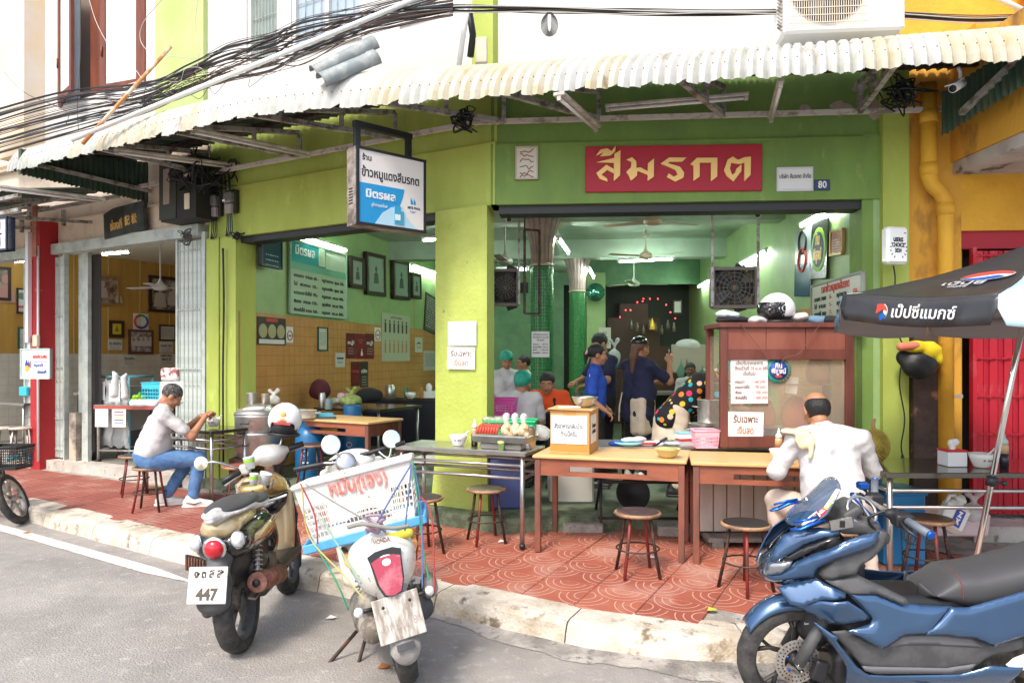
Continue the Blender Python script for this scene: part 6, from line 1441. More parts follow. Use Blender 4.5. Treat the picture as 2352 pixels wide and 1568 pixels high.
def basket(lb,M,w_,d,h,m,cat='basket',nx=9,nz=4,solidtop=.28,flare=1.12,name='plastic_basket',rimt=.012):
 """basket with real slots: strips and uprights"""
 r=T(name,lb,cat,M);b=MB()
 def corner(f):return(w_/2*(1+(flare-1)*f),d/2*(1+(flare-1)*f))
 rows_=[(0,.12)]+[(.12+(1-solidtop-.12)*(q+.72)/nz,.12+(1-solidtop-.12)*(q+1)/nz)for q in range(nz)]+[(1-solidtop,1.0)]
 for f0,f1 in rows_:
  x0,y0=corner(f0);x1,y1=corner(f1)
  for(ax,sg)in(('y',-1),('y',1),('x',-1),('x',1)):
   if ax=='y':vs=[(-x0,sg*y0,f0*h),(x0,sg*y0,f0*h),(x1,sg*y1,f1*h),(-x1,sg*y1,f1*h)]
   else:vs=[(sg*x0,-y0,f0*h),(sg*x0,y0,f0*h),(sg*x1,y1,f1*h),(sg*x1,-y1,f1*h)]
   b.put(vs,[(0,1,2,3)])
 f0,f1=.12,1-solidtop;x0,y0=corner(f0);x1,y1=corner(f1)
 for(ax,sg)in(('y',-1),('y',1),('x',-1),('x',1)):
  n=nx if ax=='y' else max(3,int(nx*d/w_))
  for q in range(n+1):
   t=-1+2*q/n;hw=.22/n
   if ax=='y':vs=[((t-hw)*x0,sg*y0,f0*h),((t+hw)*x0,sg*y0,f0*h),((t+hw)*x1,sg*y1,f1*h),((t-hw)*x1,sg*y1,f1*h)]
   else:vs=[(sg*x0,(t-hw)*y0,f0*h),(sg*x0,(t+hw)*y0,f0*h),(sg*x1,(t+hw)*y1,f1*h),(sg*x1,(t-hw)*y1,f1*h)]
   b.put(vs,[(0,1,2,3)])
 b.put([(-w_/2,-d/2,.002),(w_/2,-d/2,.002),(w_/2,d/2,.002),(-w_/2,d/2,.002)],[(0,1,2,3)])
 o=b.o('sides',m,r);solid(o,.004,0)
 b=MB();X,Y=corner(1.0);b.tube([(-X,-Y,h),(X,-Y,h),(X,Y,h),(-X,Y,h)],rimt,6,closed=True,sq=.7);b.o('rim',m,r);return r
basket('bright green plastic basket behind the corner pillar',frame((*P(1176,975,6.35).xy,.98),1,-.15),.38,.30,.16,mintp,nx=14,nz=4)
basket('magenta plastic basket behind the green basket',frame((*P(1140,930,7.3).xy,1.12),1,-.15),.36,.26,.16,magenta,nx=12)
blob('greens_pile',[('e',(random.uniform(-.12,.12),random.uniform(-.08,.08),0),(.05,.05,.025))for _ in range(10)],vegw,M=(*P(1150,945,6.35).xy,1.15),res=.012,noise_amp=.005);tag(bpy.data.objects['greens_pile'],'grey green leaves heaped in the green basket','vegetables')
bag('big crumpled clear plastic bag left of the cardboard box',(*P(1232,985,6.3).xy,.98),(.12,.10,.07),film,seed=9,knot=False)
r=basket('pale pink plastic basket on the counter left of the cabinet',frame((*P(1618,1020,5.9).xy,.962),1,0),.17,.16,.14,pink,nx=9,nz=3,flare=1.15)
for lb,px,py,Y,z,r_,h,hd in(('lower wide aluminium pot with wire handles left of the cabinet',1618,985,6.25,.965,.125,.16,True),('upper tall aluminium pot stacked on the wide pot',1628,950,6.25,1.13,.095,.20,True)):
 p=P(px,py,Y);pot(lb,p.x,p.y,z+.0,r_,h,lid=False,group=None)
for i,(px,py,lb,sh,m)in enumerate(((1443,1010,'light blue plates stacked on the counter','plates',plain('sky_plate',(.25,.60,.72),.3)),(1425,1000,'crumpled blue cloth on the counter','cloth',bluecl),(1455,1002,'white towel lying on the blue plates','cloth',tee),(1487,1002,'red folder on the counter','folder',redp),(1516,1005,'black handled knife on the counter','knife',blackm),(1500,1012,'crumpled white paper on the counter','paper',white),(1545,1008,'white and blue packet on the counter','packet',plain('packet_blue_white',(.5,.65,.78),.4)),(1572,990,'clear food box with blue lid on the counter','food box',whitep),(1574,1004,'clear food box with red lid under the blue lidded one','food box',film))):
 c=P(px,py,6.0);z=.962
 if sh=='plates':lt('plate_stack',lb,'plates',[(.06,0),(.115,.02),(.12,.024),(.12,.034),(.06,.03),(0,.03)],m,(c.x,c.y,z),28)
 elif sh in('cloth','paper'):g=random.Random(i);tag(blob('cloth',[('e',(g.uniform(-.06,.06),g.uniform(-.03,.03),.015),(.06,.04,.022))for _ in range(4)],m,M=(c.x,c.y,z+(.035 if px==1455 else 0)),res=.01,noise_amp=.004),lb,sh)
 elif sh=='knife':b=MB();b.box((0,0,.03),(.16,.03,.018),rot=(0,-.4,.5),bev=.005);tag(b.o('knife',m,None,(c.x,c.y,z)),lb,sh)
 else:
  q=T('food_box' if 'box' in sh else sh,lb,sh,(c.x,c.y+(.0),z+(.06 if px==1572 else 0)));b=MB();b.box((0,0,.022),(.12 if sh=='folder' else.13,.10,.044 if sh=='food box' else.016),bev=.004,rot=(0,0,.2));b.o('body',whitep if px==1572 else m,q)
  if sh=='food box':b=MB();b.box((0,0,.05),(.14,.11,.012),bev=.003,rot=(0,0,.2));b.o('lid',plain('sky_plate',(.25,.6,.72))if px==1572 else redp,q)
for lb,px,py,Y,dm,m in(('blue plastic crate under the middle steel table',1163,1120,6.6,(.32,.3,.5),plain('slate_blue',(.07,.10,.28),.5)),('purple lid resting on the blue crate',1168,1055,6.6,(.36,.33,.05),purple),('grey white ice box under the first wooden table',1310,1105,6.9,(.42,.35,.42),mat('icebox',(.50,.48,.44),.5)),('black round basin leaning behind the centre stool',1452,1140,6.35,None,blackm),('blue plastic drum under the right steel table',2055,1150,5.3,(.3,.3,.55),blueb)):
 c=P(px,py,Y)
 if dm is None:lt('black_basin',lb,'basin',[(.04,0),(.13,.03),(.15,.05),(.14,.05),(.04,.01)],m,(c.x,c.y,FL+.16),24,rot=(R(70),0,0))
 else:
  b=MB();z=FL+dm[2]/2 if 'lid' not in lb else FL+.525
  if 'drum' in lb:z=.2+dm[2]/2
  b.box((c.x,c.y,z),dm,bev=.02);b.box((c.x,c.y,z+dm[2]/2-.03),(dm[0]+.02,dm[1]+.02,.03),bev=.01);tag(b.o('storage_crate' if 'crate' in lb or 'box' in lb else 'lid' if 'lid' in lb else 'plastic_drum',m),lb,'crate' if 'crate' in lb else 'ice box' if 'ice' in lb else 'lid' if 'lid' in lb else 'drum')
r=T('plastic_chair','blue plastic chair pushed under the right steel table','chair',frame((2.62,5.25,.2),1,0));b=MB();b.box((0,0,.40),(.36,.36,.03),bev=.012);b.o('seat',blueb,r);b=MB();b.box((0,.17,.62),(.34,.025,.36),bev=.012);b.o('backrest',blueb,r)
for x in(-.15,.15):
 for y in(-.15,.15):b=MB();b.cyl((x*1.1,y*1.1,0),(x,y,.39),.018,7);b.o('leg',blueb,r)
r=T('plastic_jug','white translucent plastic jug with blue label hanging under the right steel table','jug',frame(P(2190,1180,4.95),.9,.15));r.rotation_euler.rotate_axis('Y',R(28));b=MB();b.box((0,0,-.02),(.19,.12,.21),bev=.035);b.box((0,0,.11),(.09,.08,.07),bev=.03);b.o('body',plain('milky_plastic',(.72,.72,.66),.3),r)
b=MB();b.box((-.01,-.063,-.02),(.07,.006,.12));b.o('label',inkblue,r);text('Z\nX',.05,whitep,r,(-.01,-.067,-.02),width=.04,bold=.004)
b=MB();b.tube([(-.05,0,.12),(-.09,0,.10),(-.085,0,.03)],.014,7);b.o('handle',MATS['milky_plastic'],r)
b=MB();b.box((0,0,0),(.42,.30,.17),bev=.012,taper=1.08);tag(b.o('foam_box',plain('pinkish_foam',(.80,.62,.62),.7),None,frame((3.42,5.62,.42),1,0)),'pale pink foam box on the sill before the red gate','foam box')
bag('clear bag beside the plastic jug',P(2235,1195,5.4),(.09,.07,.07),film,seed=12)
r=T('hung_basin','black round bag with yellow cloth hung on the yellow wall under the umbrella','bag',Matrix.Translation(P(2112,838,5.95)))
blob('bag',[('e',(0,0,0),(.145,.09,.12)),('e',(-.10,.02,.06),(.08,.06,.07))],plain('dark_bag',(.02,.022,.025),.5),r,res=.012,noise_amp=.003);blob('yellow_cloth',[('e',(-.04,-.03,.15),(.13,.05,.05)),('e',(.08,-.04,.12),(.08,.04,.07)),('e',(.14,-.04,.06),(.035,.03,.05))],plain('yellow_cloth',(.75,.58,.01),.7),r,res=.01,noise_amp=.006);blob('roll',[('c',(-.18,-.05,.15),(-.06,-.05,.16),.035,.035)],inkorange,r,res=.01)
b=MB();b.box((0,0,0),(.06,.004,.03));tag(b.o('label_sticker',plain('notice_paper',(.6,.6,.55)),None,frame(P(2203,910,5.95),1,-.07)),'tiny grey sticker on the yellow drain pipe','sticker')
# umbrella
UC=Vector((3.28,4.42));UR=1.24;um=T('umbrella','black and pale blue octagonal drinks umbrella over the right steel table','umbrella',(0,0,0))
ub=mat('umbrella_black',(.032,.032,.034),.32,col2=(.045,.045,.048),nscale=3,bump=.25,bscale=6);ugrey=mat('umbrella_lining',(.42,.38,.37),.8);ucy=mat('umbrella_cyan',(.42,.70,.76),.5,col2=(.60,.80,.85),nscale=3)
rimz={180:2.085,225:2.01,135:2.03,90:2.02,45:2.02,0:2.02,315:2.0,270:1.98}
apex=Vector((3.37,4.46,2.47))
def rimp(a):return Vector((UC.x+UR*math.cos(R(a)),UC.y+UR*math.sin(R(a)),rimz[a%360]))
def scallop(a0,a1,mt,mv,nm='canopy_panel'):
 p0,p1=rimp(a0),rimp(a1)
 def f(u,v):
  e=p0.lerp(p1,u);q=e.lerp(apex,v);sag=-.05*math.sin(PI*u)*(1-v)-.05*math.sin(PI*v);return(q.x,q.y,q.z+sag+.02*math.sin(PI*u)*(1-v))
 b=MB();b.grid(f,14,12);o=b.o(nm,[mt,ugrey],um);me=o.data
 sm=o.modifiers.new('solid','SOLIDIFY');sm.thickness=.004;sm.offset=-1;sm.material_offset=1
 def g(u,v):
  e=Vector(f(u,0));out=(e.xy-UC).normalized();h=.15*min(1,min(u,1-u)*14+.45);return(e.x+out.x*(.004+.02*v)+.006*math.sin(u*26)*v*out.x,e.y+out.y*.02*v,e.z-h*v)
 b=MB();b.grid(lambda u,v:g(1-u,v),24,3);v_=b.o('valance',[mv,ugrey],um);sm=v_.modifiers.new('solid','SOLIDIFY');sm.thickness=.003;sm.offset=-1;sm.material_offset=1
 return f,g
stripe=mat('striped_valance',(.02,.20,.42),.5,col2=(.01,.012,.02),nscale=7,thr=(.49,.51),stretch=(1,6,.5))
F_,G_=None,None
for a in range(0,360,45):
 m1=ub if a in(180,0,90,270)else ucy
 mv=ub if a in(180,0,90,270)else(stripe if a==135 else ucy)
 ff=scallop(a,a+45,m1,mv)
 if a==180:F_,G_=ff
def onpanel(fn,u,v,lift,flipn=1):
 p=Vector(fn(u,v));du=Vector(fn(u+.01,v))-Vector(fn(u-.01,v));dv=Vector(fn(u,v+.01))-Vector(fn(u,v-.01));x=du.normalized();n=du.cross(dv).normalized()
 return p,x,n
p,x,n=onpanel(G_,.5,.5,0);
if n.dot(CAM-p)<0:n=-n
z=n.cross(x);
if z.z<0:z=-z
y=z.cross(x);MV=Matrix((x,y,z)).transposed().to_4x4();MV.translation=p+n*.012
text('เป๊ปซี่แมกซ์',.09,whitep,um,MV@Matrix.Translation((.08,0,0)),width=.40,bold=.0008)
def globe(M,r_,sx=1.0):
 b=MB();b.lathe([(0,0),(r_*1.08,0),(0,.001)],n=28,rot=(R(90),0,0));b.o('globe',whitep,um,M@Matrix.Diagonal((sx,1,1,1)))
 top_p=[(r_*math.cos(R(a)),r_*math.sin(R(a)))for a in range(10,201,10)]+[(-r_*.3,-r_*.05),(r_*.4,r_*.35)]
 bot_p=[(r_*math.cos(R(a)),r_*math.sin(R(a)))for a in range(225,345,10)]+[(r_*.5,-r_*.02),(-r_*.1,-r_*.45)]
 b=MB();b.prism(top_p,-.003,-.001);b.o('globe_red',inkred,um,M@Matrix.Diagonal((sx,1,1,1)));b=MB();b.prism(bot_p,-.003,-.001);b.o('globe_blue',plain('globe_blue',(.01,.10,.42),.4),um,M@Matrix.Diagonal((sx,1,1,1)))
globe(MV@Matrix.Translation((-.20,0,.0)),.050)
p,x,n=onpanel(F_,.62,.34,0)
if n.dot(CAM-p)<0:n=-n
z=n.cross(x);z=z if z.z>0 else-z
y=z.cross(x);MP=Matrix((x,y,z)).transposed().to_4x4();MP.translation=p+n*.016
globe(MP@Matrix.Translation((.0,0,.09)),.10,1.35);text('เป๊ปซี่',.10,plain('grey_print2',(.5,.5,.5),.5),um,MP@Matrix.Translation((-.03,0,-.07)),width=.25,bold=.0005,shear=-.2);text('แมกซ์',.05,MATS['grey_print2'],um,MP@Matrix.Translation((-.02,0,-.14)),width=.11,shear=-.2)
b=MB();b.tube([(2.735,4.33,.17),(3.12,4.40,1.86),(3.36,4.455,2.50)],.017,12);b.o('pole',chrome,um);b=MB();b.tube([(2.733,4.33,.16),(2.80,4.342,.46)],.030,12);b.o('sleeve',galv,um)
c=Vector((2.735,4.33,.17)).lerp(Vector((3.12,4.40,1.86)),.46);b=MB();b.cyl(c-Vector((.006,0,.03)),c+Vector((.006,0,.03)),.032,12);b.cyl(c,c+Vector((.06,-.02,-.01)),.010,8);b.sph(c+Vector((.065,-.02,-.01)),.018,8,6);b.o('clamp',blackm,um)
for a in range(0,360,45):q=rimp(a);b=MB();b.tube([apex-Vector((0,0,.05)),apex.lerp(q,.5)-Vector((0,0,.065)),q-Vector((0,0,.012))],.006,5);b.o('rib',blackm,um)
b=MB();b.box((0,0,.03),(.3,.3,.06),bev=.02);b.cyl((0,0,.05),(0,0,.1),.05);tag(b.o('concrete_slab',conc,None,(2.73,4.33,.155)),'square concrete foot holding the umbrella pole','weight')
# people
def putsdf(b,prims,res,k,M=None,na=0):
 v,f=sdf(prims,res,k,na)
 if M is not None:v=[tuple(M@Vector(p))for p in v]
 b.put(v,f,True)
HEADP=[('e',(0,-.012,.022),(.076,.096,.094)),('e',(0,.030,-.030),(.060,.062,.082)),('e',(0,.058,-.088),(.032,.028,.022)),('c',(0,.088,.006),(0,.104,-.030),.008,.0125),('e',(-.013,.094,-.034),(.009,.010,.008)),('e',(.013,.094,-.034),(.009,.010,.008)),('c',(-.036,.076,.026),(.036,.076,.026),.010,.010),('e',(-.042,.062,-.028),(.022,.024,.026)),('e',(.042,.062,-.028),(.022,.024,.026)),('-e',(-.031,.098,.004),(.017,.012,.011)),('-e',(.031,.098,.004),(.017,.012,.011)),('c',(-.020,.086,-.062),(.020,.086,-.062),.0075,.0075),('-c',(-.018,.097,-.0625),(.018,.097,-.0625),.0022,.0022),('e',(-.077,-.008,-.012),(.010,.019,.031)),('e',(.077,-.008,-.012),(.010,.019,.031)),('c',(0,-.018,-.05),(0,-.022,-.085),.050,.050)]
def hand_prims(s,curl=.5):
 """hand along +y, palm facing -z; s=+1 thumb on +x side"""
 pr=[('b',(0,.045,0),(.038,.045,.013),.012)]
 for i,(x,L)in enumerate(((.029,.062),(.010,.072),(-.010,.067),(-.029,.052))):
  x*=s;a=Vector((x,.085,0));c1=a+Vector((x*.1,L*.5*math.cos(curl*.9),-L*.5*math.sin(curl*.9)));c2=c1+Vector((0,L*.32*math.cos(curl*2),-L*.32*math.sin(curl*2)));c3=c2+Vector((0,L*.25*math.cos(curl*2.8),-L*.25*math.sin(curl*2.8)))
  pr+=[('c',a-Vector((0,.02,0)),c1,.0092,.0085,{'k':.004}),('c',c1,c2,.0084,.0078,{'k':.003}),('c',c2,c3,.0076,.0066,{'k':.003})]
 pr+=[('c',(s*.028,.02,-.002),(s*.052,.052,-.016),.013,.010,{'k':.01}),('c',(s*.052,.052,-.016),(s*.046,.082,-.028),.0095,.0078,{'k':.003})]
 return pr
def basis(d,up):
 y=Vector(d).normalized();z=Vector(up);x=y.cross(z).normalized();z=x.cross(y);return Matrix((x,y,z)).transposed()
def person(label,M,J,sk=None,top=tee,sleeve=.55,bottoms=blackcl,shoes=blackm,hairm=None,style='short',legs=True,res=.012,scale=1.0,girth=1.0,headrot=(0,0,0),longleg=.93,curl=.6,untuck=.06,hres=.006):
 sk=sk or skin;r=T('person',label,'person',M@Matrix.Scale(scale,4))
 V={k_:Vector(v)for k_,v in J.items()}
 pel,che,nek,hd=V['pelvis'],V['chest'],V['neck'],V['head'];g=girth
 sp=(che-pel).normalized();sd_=(V['sR']-V['sL']).normalized()
 def torso(e=0.0,low=0.0):
  pr=[]
  for s in(-1,1):
   pr.append(('c',pel+sd_*s*.062*g-sp*low,che+sd_*s*.072,.100*g+e,.102+e));pr.append(('c',che+sd_*s*.06,(V['sR']if s>0 else V['sL'])-sd_*s*.02,.088+e,.050+e))
   pr.append(('c',nek,(V['sR']if s>0 else V['sL']),.040+e*.4,.048+e))
  pr.append(('c',che+sp*.02,nek-sp*.01,.078+e*1.3,.054+e*.8))
  if g>1.05:pr.append(('e',pel.lerp(che,.35)+Vector((0,.045,0)),(.15*g+e,.12*g+e,.15+e)))
  return pr
 Hm=Matrix.Translation(hd)@Euler([R(a)for a in headrot]).to_matrix().to_4x4()
 b=MB()
 body=torso()+[('c',nek-(nek-che)*.2,hd+(Hm.to_3x3()@Vector((0,-.02,-.05))),.055,.050)]
 for s,q in((-1,'L'),(1,'R')):
  body+=[('c',V['s'+q],V['e'+q],.047,.039),('c',V['e'+q],V['w'+q],.039,.026)]
  if legs:body+=[('c',V['h'+q],V['k'+q],.082*g,.056),('c',V['k'+q],V['a'+q],.054,.036)]
 putsdf(b,body,res,.03)
 putsdf(b,HEADP,hres,.016,Hm)
 for s,q in((-1,'L'),(1,'R')):
  d=V['w'+q]-V['e'+q];up=V.get('p'+q,Vector((0,0,1)));hd_=V.get('d'+q,d.normalized())
  Mh=basis(hd_,up).to_4x4();Mh.translation=V['w'+q]-Vector(hd_).normalized()*.008
  putsdf(b,hand_prims(-s,curl),.0042,.008,Mh)
 body_o=b.o('body',sk,r)
 for s in(-1,1):
  b=MB();b.sph(Hm@Vector((s*.031,.0795,.004)),(.0105,.0095,.0065),10,6);e=b.o('eye',plain('eye_white',(.42,.38,.34),.4),r);b=MB();b.sph(Hm@Vector((s*.031,.0865,.003)),.0048,8,5);b.o('iris',blackm,e)
  b=MB();b.tube([Hm@Vector((s*.016,.090,.026)),Hm@Vector((s*.032,.091,.031)),Hm@Vector((s*.048,.080,.026))],.0032,5);b.o('eyebrow',hairm or hair,r)
 b=MB();b.tube([Hm@Vector((-.021,.0925,-.061)),Hm@Vector((0,.0965,-.0625)),Hm@Vector((.021,.0925,-.061))],[.002,.0042,.002],6);b.o('lips',plain('lips',(.36,.12,.09),.45),r)
 sh=torso(.015,untuck if legs and V['pelvis'].z>.7 else-.045)
 for q in 'LR':
  t=min(1,sleeve);e_=V['s'+q].lerp(V['e'+q],t);sh.append(('c',V['s'+q],e_,.062,.060 if sleeve<1 else.056))
  if sleeve>1:sh.append(('c',V['e'+q],V['e'+q].lerp(V['w'+q],sleeve-1),.056,.046))
 b=MB();putsdf(b,sh,res,.028,None,.0065 if hres<.006 else.0045);b.o('shirt',top,r)
 ax=(hd-nek).normalized();b=MB();b.torus(nek+ax*.012,.060,.010,24,6,rot=ax.to_track_quat('Z','Y').to_matrix());b.o('collar',top,r)
 if legs:
  tr=[('c',pel-sd_*.06*g,pel+sd_*.06*g,.108*g,.108*g),]
  for q in 'LR':tr+=[('c',V['h'+q],V['k'+q],.098*g,.074),('c',V['k'+q],V['k'+q].lerp(V['a'+q],longleg),.072,.054)]
  b=MB();putsdf(b,tr,res,.02,None,.0045);b.o('trousers',bottoms,r)
  for q in 'LR':
   td=V.get('t'+q,Vector((0,1,0)));td=Vector((td.x,td.y,0)).normalized();a_=V['a'+q];gl_=a_.z-.085
   b=MB();Mt=basis(td,(0,0,1)).to_4x4();Mt.translation=Vector((a_.x,a_.y,gl_))
   putsdf(b,[('c',(0,-.055,.045),(0,.05,.045),.042,.044),('c',(0,.05,.040),(0,.17,.030),.046,.030),('e',(0,-.02,.085),(.040,.055,.045)),('-b',(0,.05,-.045),(.2,.4,.05),0)],.006,.015,Mt);so=b.o('shoe',shoes,r)
   b=MB();putsdf(b,[('c',(0,-.06,.008),(0,.165,.008),.046,.038),('-b',(0,0,-.06),(.2,.4,.06),0),('-b',(0,0,.10),(.2,.4,.078),0)],.007,.004,Mt);b.o('sole',shoes,so)
 hm=hairm or hair;b=MB()
 if style in('short','long','pony'):
  pr=[('e',(0,-.020,.034),(.085,.102,.096)),('-b',(0,.095,-.035),(.062,.062,.078),.02,{'k':.012}),('-b',(0,0,-.14),(.2,.2,.10),.0,{'k':.01}),('-e',(-.088,.0,-.03),(.03,.03,.04)),('-e',(.088,.0,-.03),(.03,.03,.04))]
  if style=='long':pr+=[('c',(0,-.085,.0),(0,-.11,-.12),.050,.045),('c',(0,-.11,-.12),(0,-.10,-.28),.045,.02)]
  if style=='pony':pr+=[('e',(0,-.125,.0),(.035,.035,.045)),('c',(0,-.13,-.02),(0,-.125,-.12),.028,.010)]
  putsdf(b,pr,.006,.012,Hm,.0015);b.o('hair',hm,r)
 elif style=='bald':
  putsdf(b,[('e',(0,-.028,.005),(.083,.090,.088)),('-e',(0,-.035,.108),(.070,.115,.082),{'k':.018}),('-b',(0,.10,-.03),(.2,.075,.2),.0),('-b',(0,0,-.15),(.2,.2,.085),0),('-e',(-.088,.0,-.03),(.03,.03,.04)),('-e',(.088,.0,-.03),(.03,.03,.04))],.005,.010,Hm,.001);b.o('hair',hm,r)
 elif style=='net':
  putsdf(b,[('e',(0,-.022,.045),(.094,.108,.100)),('e',(0,-.07,.02),(.075,.065,.075)),('-b',(0,.105,-.06),(.085,.075,.085),.03,{'k':.012}),('-b',(0,0,-.15),(.2,.2,.095),0)],.006,.012,Hm,.003);b.o('hair_net',greencap,r)
  b=MB();b.torus(Hm@Vector((0,-.015,.022)),.088,.005,28,5,rot=(Hm.to_3x3()@Euler((R(18),0,0)).to_matrix()));b.o('elastic_edge',greencap,r)
 return r,V,Hm
def heading(x,y,z,hx,hy):return frame((x,y,z),hy,-hx)
def J_stand(**k):
 d=dict(pelvis=(0,0,.90),chest=(0,.01,1.18),neck=(0,0,1.36),head=(0,.03,1.50),sL=(-.17,0,1.30),sR=(.17,0,1.30),eL=(-.22,.03,1.03),eR=(.22,.03,1.03),wL=(-.18,.22,.95),wR=(.18,.22,.95),hL=(-.09,0,.86),hR=(.09,0,.86),kL=(-.10,.03,.47),kR=(.10,.03,.47),aL=(-.10,-.02,.09),aR=(.10,-.02,.09));d.update(k);return d
def J_sit(**k):
 d=dict(pelvis=(0,0,.54),chest=(0,.06,.84),neck=(0,.08,1.01),head=(0,.12,1.14),sL=(-.17,.06,.94),sR=(.17,.06,.94),eL=(-.23,.14,.68),eR=(.23,.14,.68),wL=(-.14,.36,.74),wR=(.14,.36,.74),hL=(-.09,.02,.50),hR=(.09,.02,.50),kL=(-.13,.42,.48),kR=(.13,.42,.48),aL=(-.12,.38,.09),aR=(.12,.38,.09));d.update(k);return d
whiteshoe=plain('white_sneaker',(.80,.76,.70),.5)
r,V,Hm=person('man in white t-shirt and blue jeans eating on a stool at the left steel table',heading(-3.66,7.23,.165,.87,.49),J_sit(pelvis=(0,-.02,.545),chest=(0,.10,.86),neck=(0,.155,1.025),head=(0,.215,1.135),sL=(-.18,.12,.965),sR=(.18,.12,.965),eL=(-.22,.36,.77),eR=(.22,.38,.74),wL=(-.06,.50,.92),wR=(.10,.53,.94),dL=(.5,.7,.2),dR=(-.6,.6,.3),pL=(0,-.3,1),pR=(.3,-.2,1),kL=(-.10,.40,.49),kR=(.11,.46,.50),aL=(-.11,.16,.095),aR=(.12,.40,.095),tL=(.1,1,0),tR=(.25,1,0)),top=tee,sleeve=.72,bottoms=denim,shoes=whiteshoe,hairm=hairgrey,res=.009,girth=1.12,headrot=(-38,0,0),curl=.9,hres=.005,longleg=.90,untuck=.04)
for q in 'R':
 for s in(-1,1):
  b=MB();a_=V['a'+q];td=Vector((.25,1,0)).normalized();sx=Vector((td.y,-td.x,0))*s
  b.tube([a_+td*-.06+sx*.045+Vector((0,0,-.03)),a_+td*.02+sx*.049+Vector((0,0,-.05)),a_+td*.09+sx*.046+Vector((0,0,-.028))],[.003,.009,.002],6);b.o('shoe_mark',plain('brown_mark',(.12,.08,.06),.5),r)
b=MB();w1=V['wR'].lerp(V['wL'],.45);b.tube([w1+Vector((.0,.05,.02)),w1+Vector((0,.10,-.04)),w1+Vector((0,.13,-.09))],[.006,.02,.03],8);tag(b.o('meat_bag',film,None,r.matrix_world.copy()),'small clear bag of food in the hands of the man in jeans','food bag')
pottedbowl('white bowl on the steel table in front of the man in jeans',(*P(490,968,7.72).xy,.955))
r,V,Hm=person('balding man in white shirt and beige trousers eating with his back to the street',heading(2.09,4.62,.18,.04,1),J_sit(pelvis=(0,-.0,.56),chest=(-.02,.10,.90),neck=(-.04,.15,1.055),head=(-.055,.205,1.165),sL=(-.225,.11,.975),sR=(.20,.11,.975),eL=(-.33,.16,.76),eR=(.31,.18,.76),wL=(-.20,.42,.82),wR=(.18,.42,.84),kL=(-.27,.36,.53),kR=(.29,.32,.53),aL=(-.24,.34,.09),aR=(.26,.10,.09),hL=(-.10,.02,.51),hR=(.10,.02,.51),tR=(1,.45,0),tL=(-.6,.9,0)),top=tee,sleeve=1.25,bottoms=khaki,shoes=shoeg,style='bald',res=.009,girth=1.18,headrot=(-28,0,2),hres=.005,untuck=.10)
b=MB();putsdf(b,[('e',V['sL']+Vector((.0,-.01,.055)),(.10,.09,.020)),('e',V['sL']+Vector((.03,-.095,.005)),(.06,.02,.06)),('c',V['sL']+Vector((.06,-.12,-.01)),V['sL']+Vector((.045,-.135,-.10)),.022,.010)],.008,.02,None,.006);tag(b.o('shoulder_cloth',mat('yellowed_cloth',(.78,.64,.40),.85),None,r.matrix_world.copy()),'yellowish towel over the left shoulder of the balding man','towel')
b=MB();b.torus(V['pelvis']+Vector((0,.0,-.03)),.185,.010,36,6,sq=2.0);b.o('belt',plain('grey_belt',(.22,.20,.20),.6),r)
pottedbowl('white soup bowl at the left hand of the balding man',T2M@Vector((.62,.14,.752)));sauce('sauce squeeze bottle beyond the bowl of the balding man',T2M@Vector((.64,.34,.752)),plain('brown_sauce',(.22,.07,.02),.2))
def apron_block(r,c,h,m,name='apron'):
 b=MB();putsdf(b,[('b',c,h,.06)],.012,.02,None,.004);b.o(name,m,r)
r,V,Hm=person('woman in navy t-shirt and beige apron raising her right arm behind the counter',heading(1.39,7.93,FL,.80,.60),J_stand(eR=(.27,.22,1.12),wR=(.20,.30,1.34),eL=(-.24,.12,1.05),wL=(-.10,.34,1.10),head=(0,.05,1.49)),top=navycl,sleeve=.75,bottoms=blackcl,shoes=whiteshoe,hairm=hairbrown,style='long',girth=1.18,scale=.985,headrot=(-8,0,0),untuck=.14)
apron_block(r,(.08,-.01,.74),(.105,.125,.22),creamcl);b=MB();b.tube([(-.06,-.19,1.0),(-.08,-.21,.85),(-.09,-.21,.68)],.008,5);b.o('apron_string',creamcl,r);b=MB();putsdf(b,[('e',(0,-.03,.05),(.090,.108,.088)),('-b',(0,0,-.06),(.2,.2,.10),0)],.008,.01,Hm);b.o('black_cap',blackgloss,r)
b=MB();b.cyl(r.matrix_world@(V['wR']+Vector((-.02,.02,.06))),r.matrix_world@(V['wR']+Vector((-.10,.10,.14))),.010,6);tag(b.o('ladle_handle',blackm),'black ladle handle in the raised hand of the woman in navy','ladle')
teal=plain('teal_cloth',(.02,.30,.40),.8)
r,V,Hm=person('tall young man in dark shirt with cyan shoulder panels looking down',heading(1.10,8.65,FL,-.78,-.42),J_stand(eR=(.24,.12,1.08),wR=(.10,.34,1.05),eL=(-.24,.12,1.08),wL=(-.12,.34,1.02),head=(0,.06,1.50)),top=navycl,sleeve=.7,bottoms=blackcl,headrot=(-25,0,0),scale=1.02)
for q,s in(('sL',-1),('sR',1)):b=MB();putsdf(b,[('c',V[q]+Vector((-s*.05,-.02,.025)),V[q]+Vector((s*.01,-.03,-.05)),.045,.045)],.01,.01);b.o('cyan_panel',teal,r)
r,V,Hm=person('smiling woman in royal blue polo shirt turned to the right',heading(.88,7.60,FL,.97,-.22),J_stand(eR=(.22,-.02,1.0),wR=(.20,.14,.88),eL=(-.24,-.05,1.02),wL=(-.20,.1,.9)),top=bluecl,sleeve=.75,bottoms=blackcl,shoes=blackm,style='pony',scale=.93,headrot=(-6,0,12))
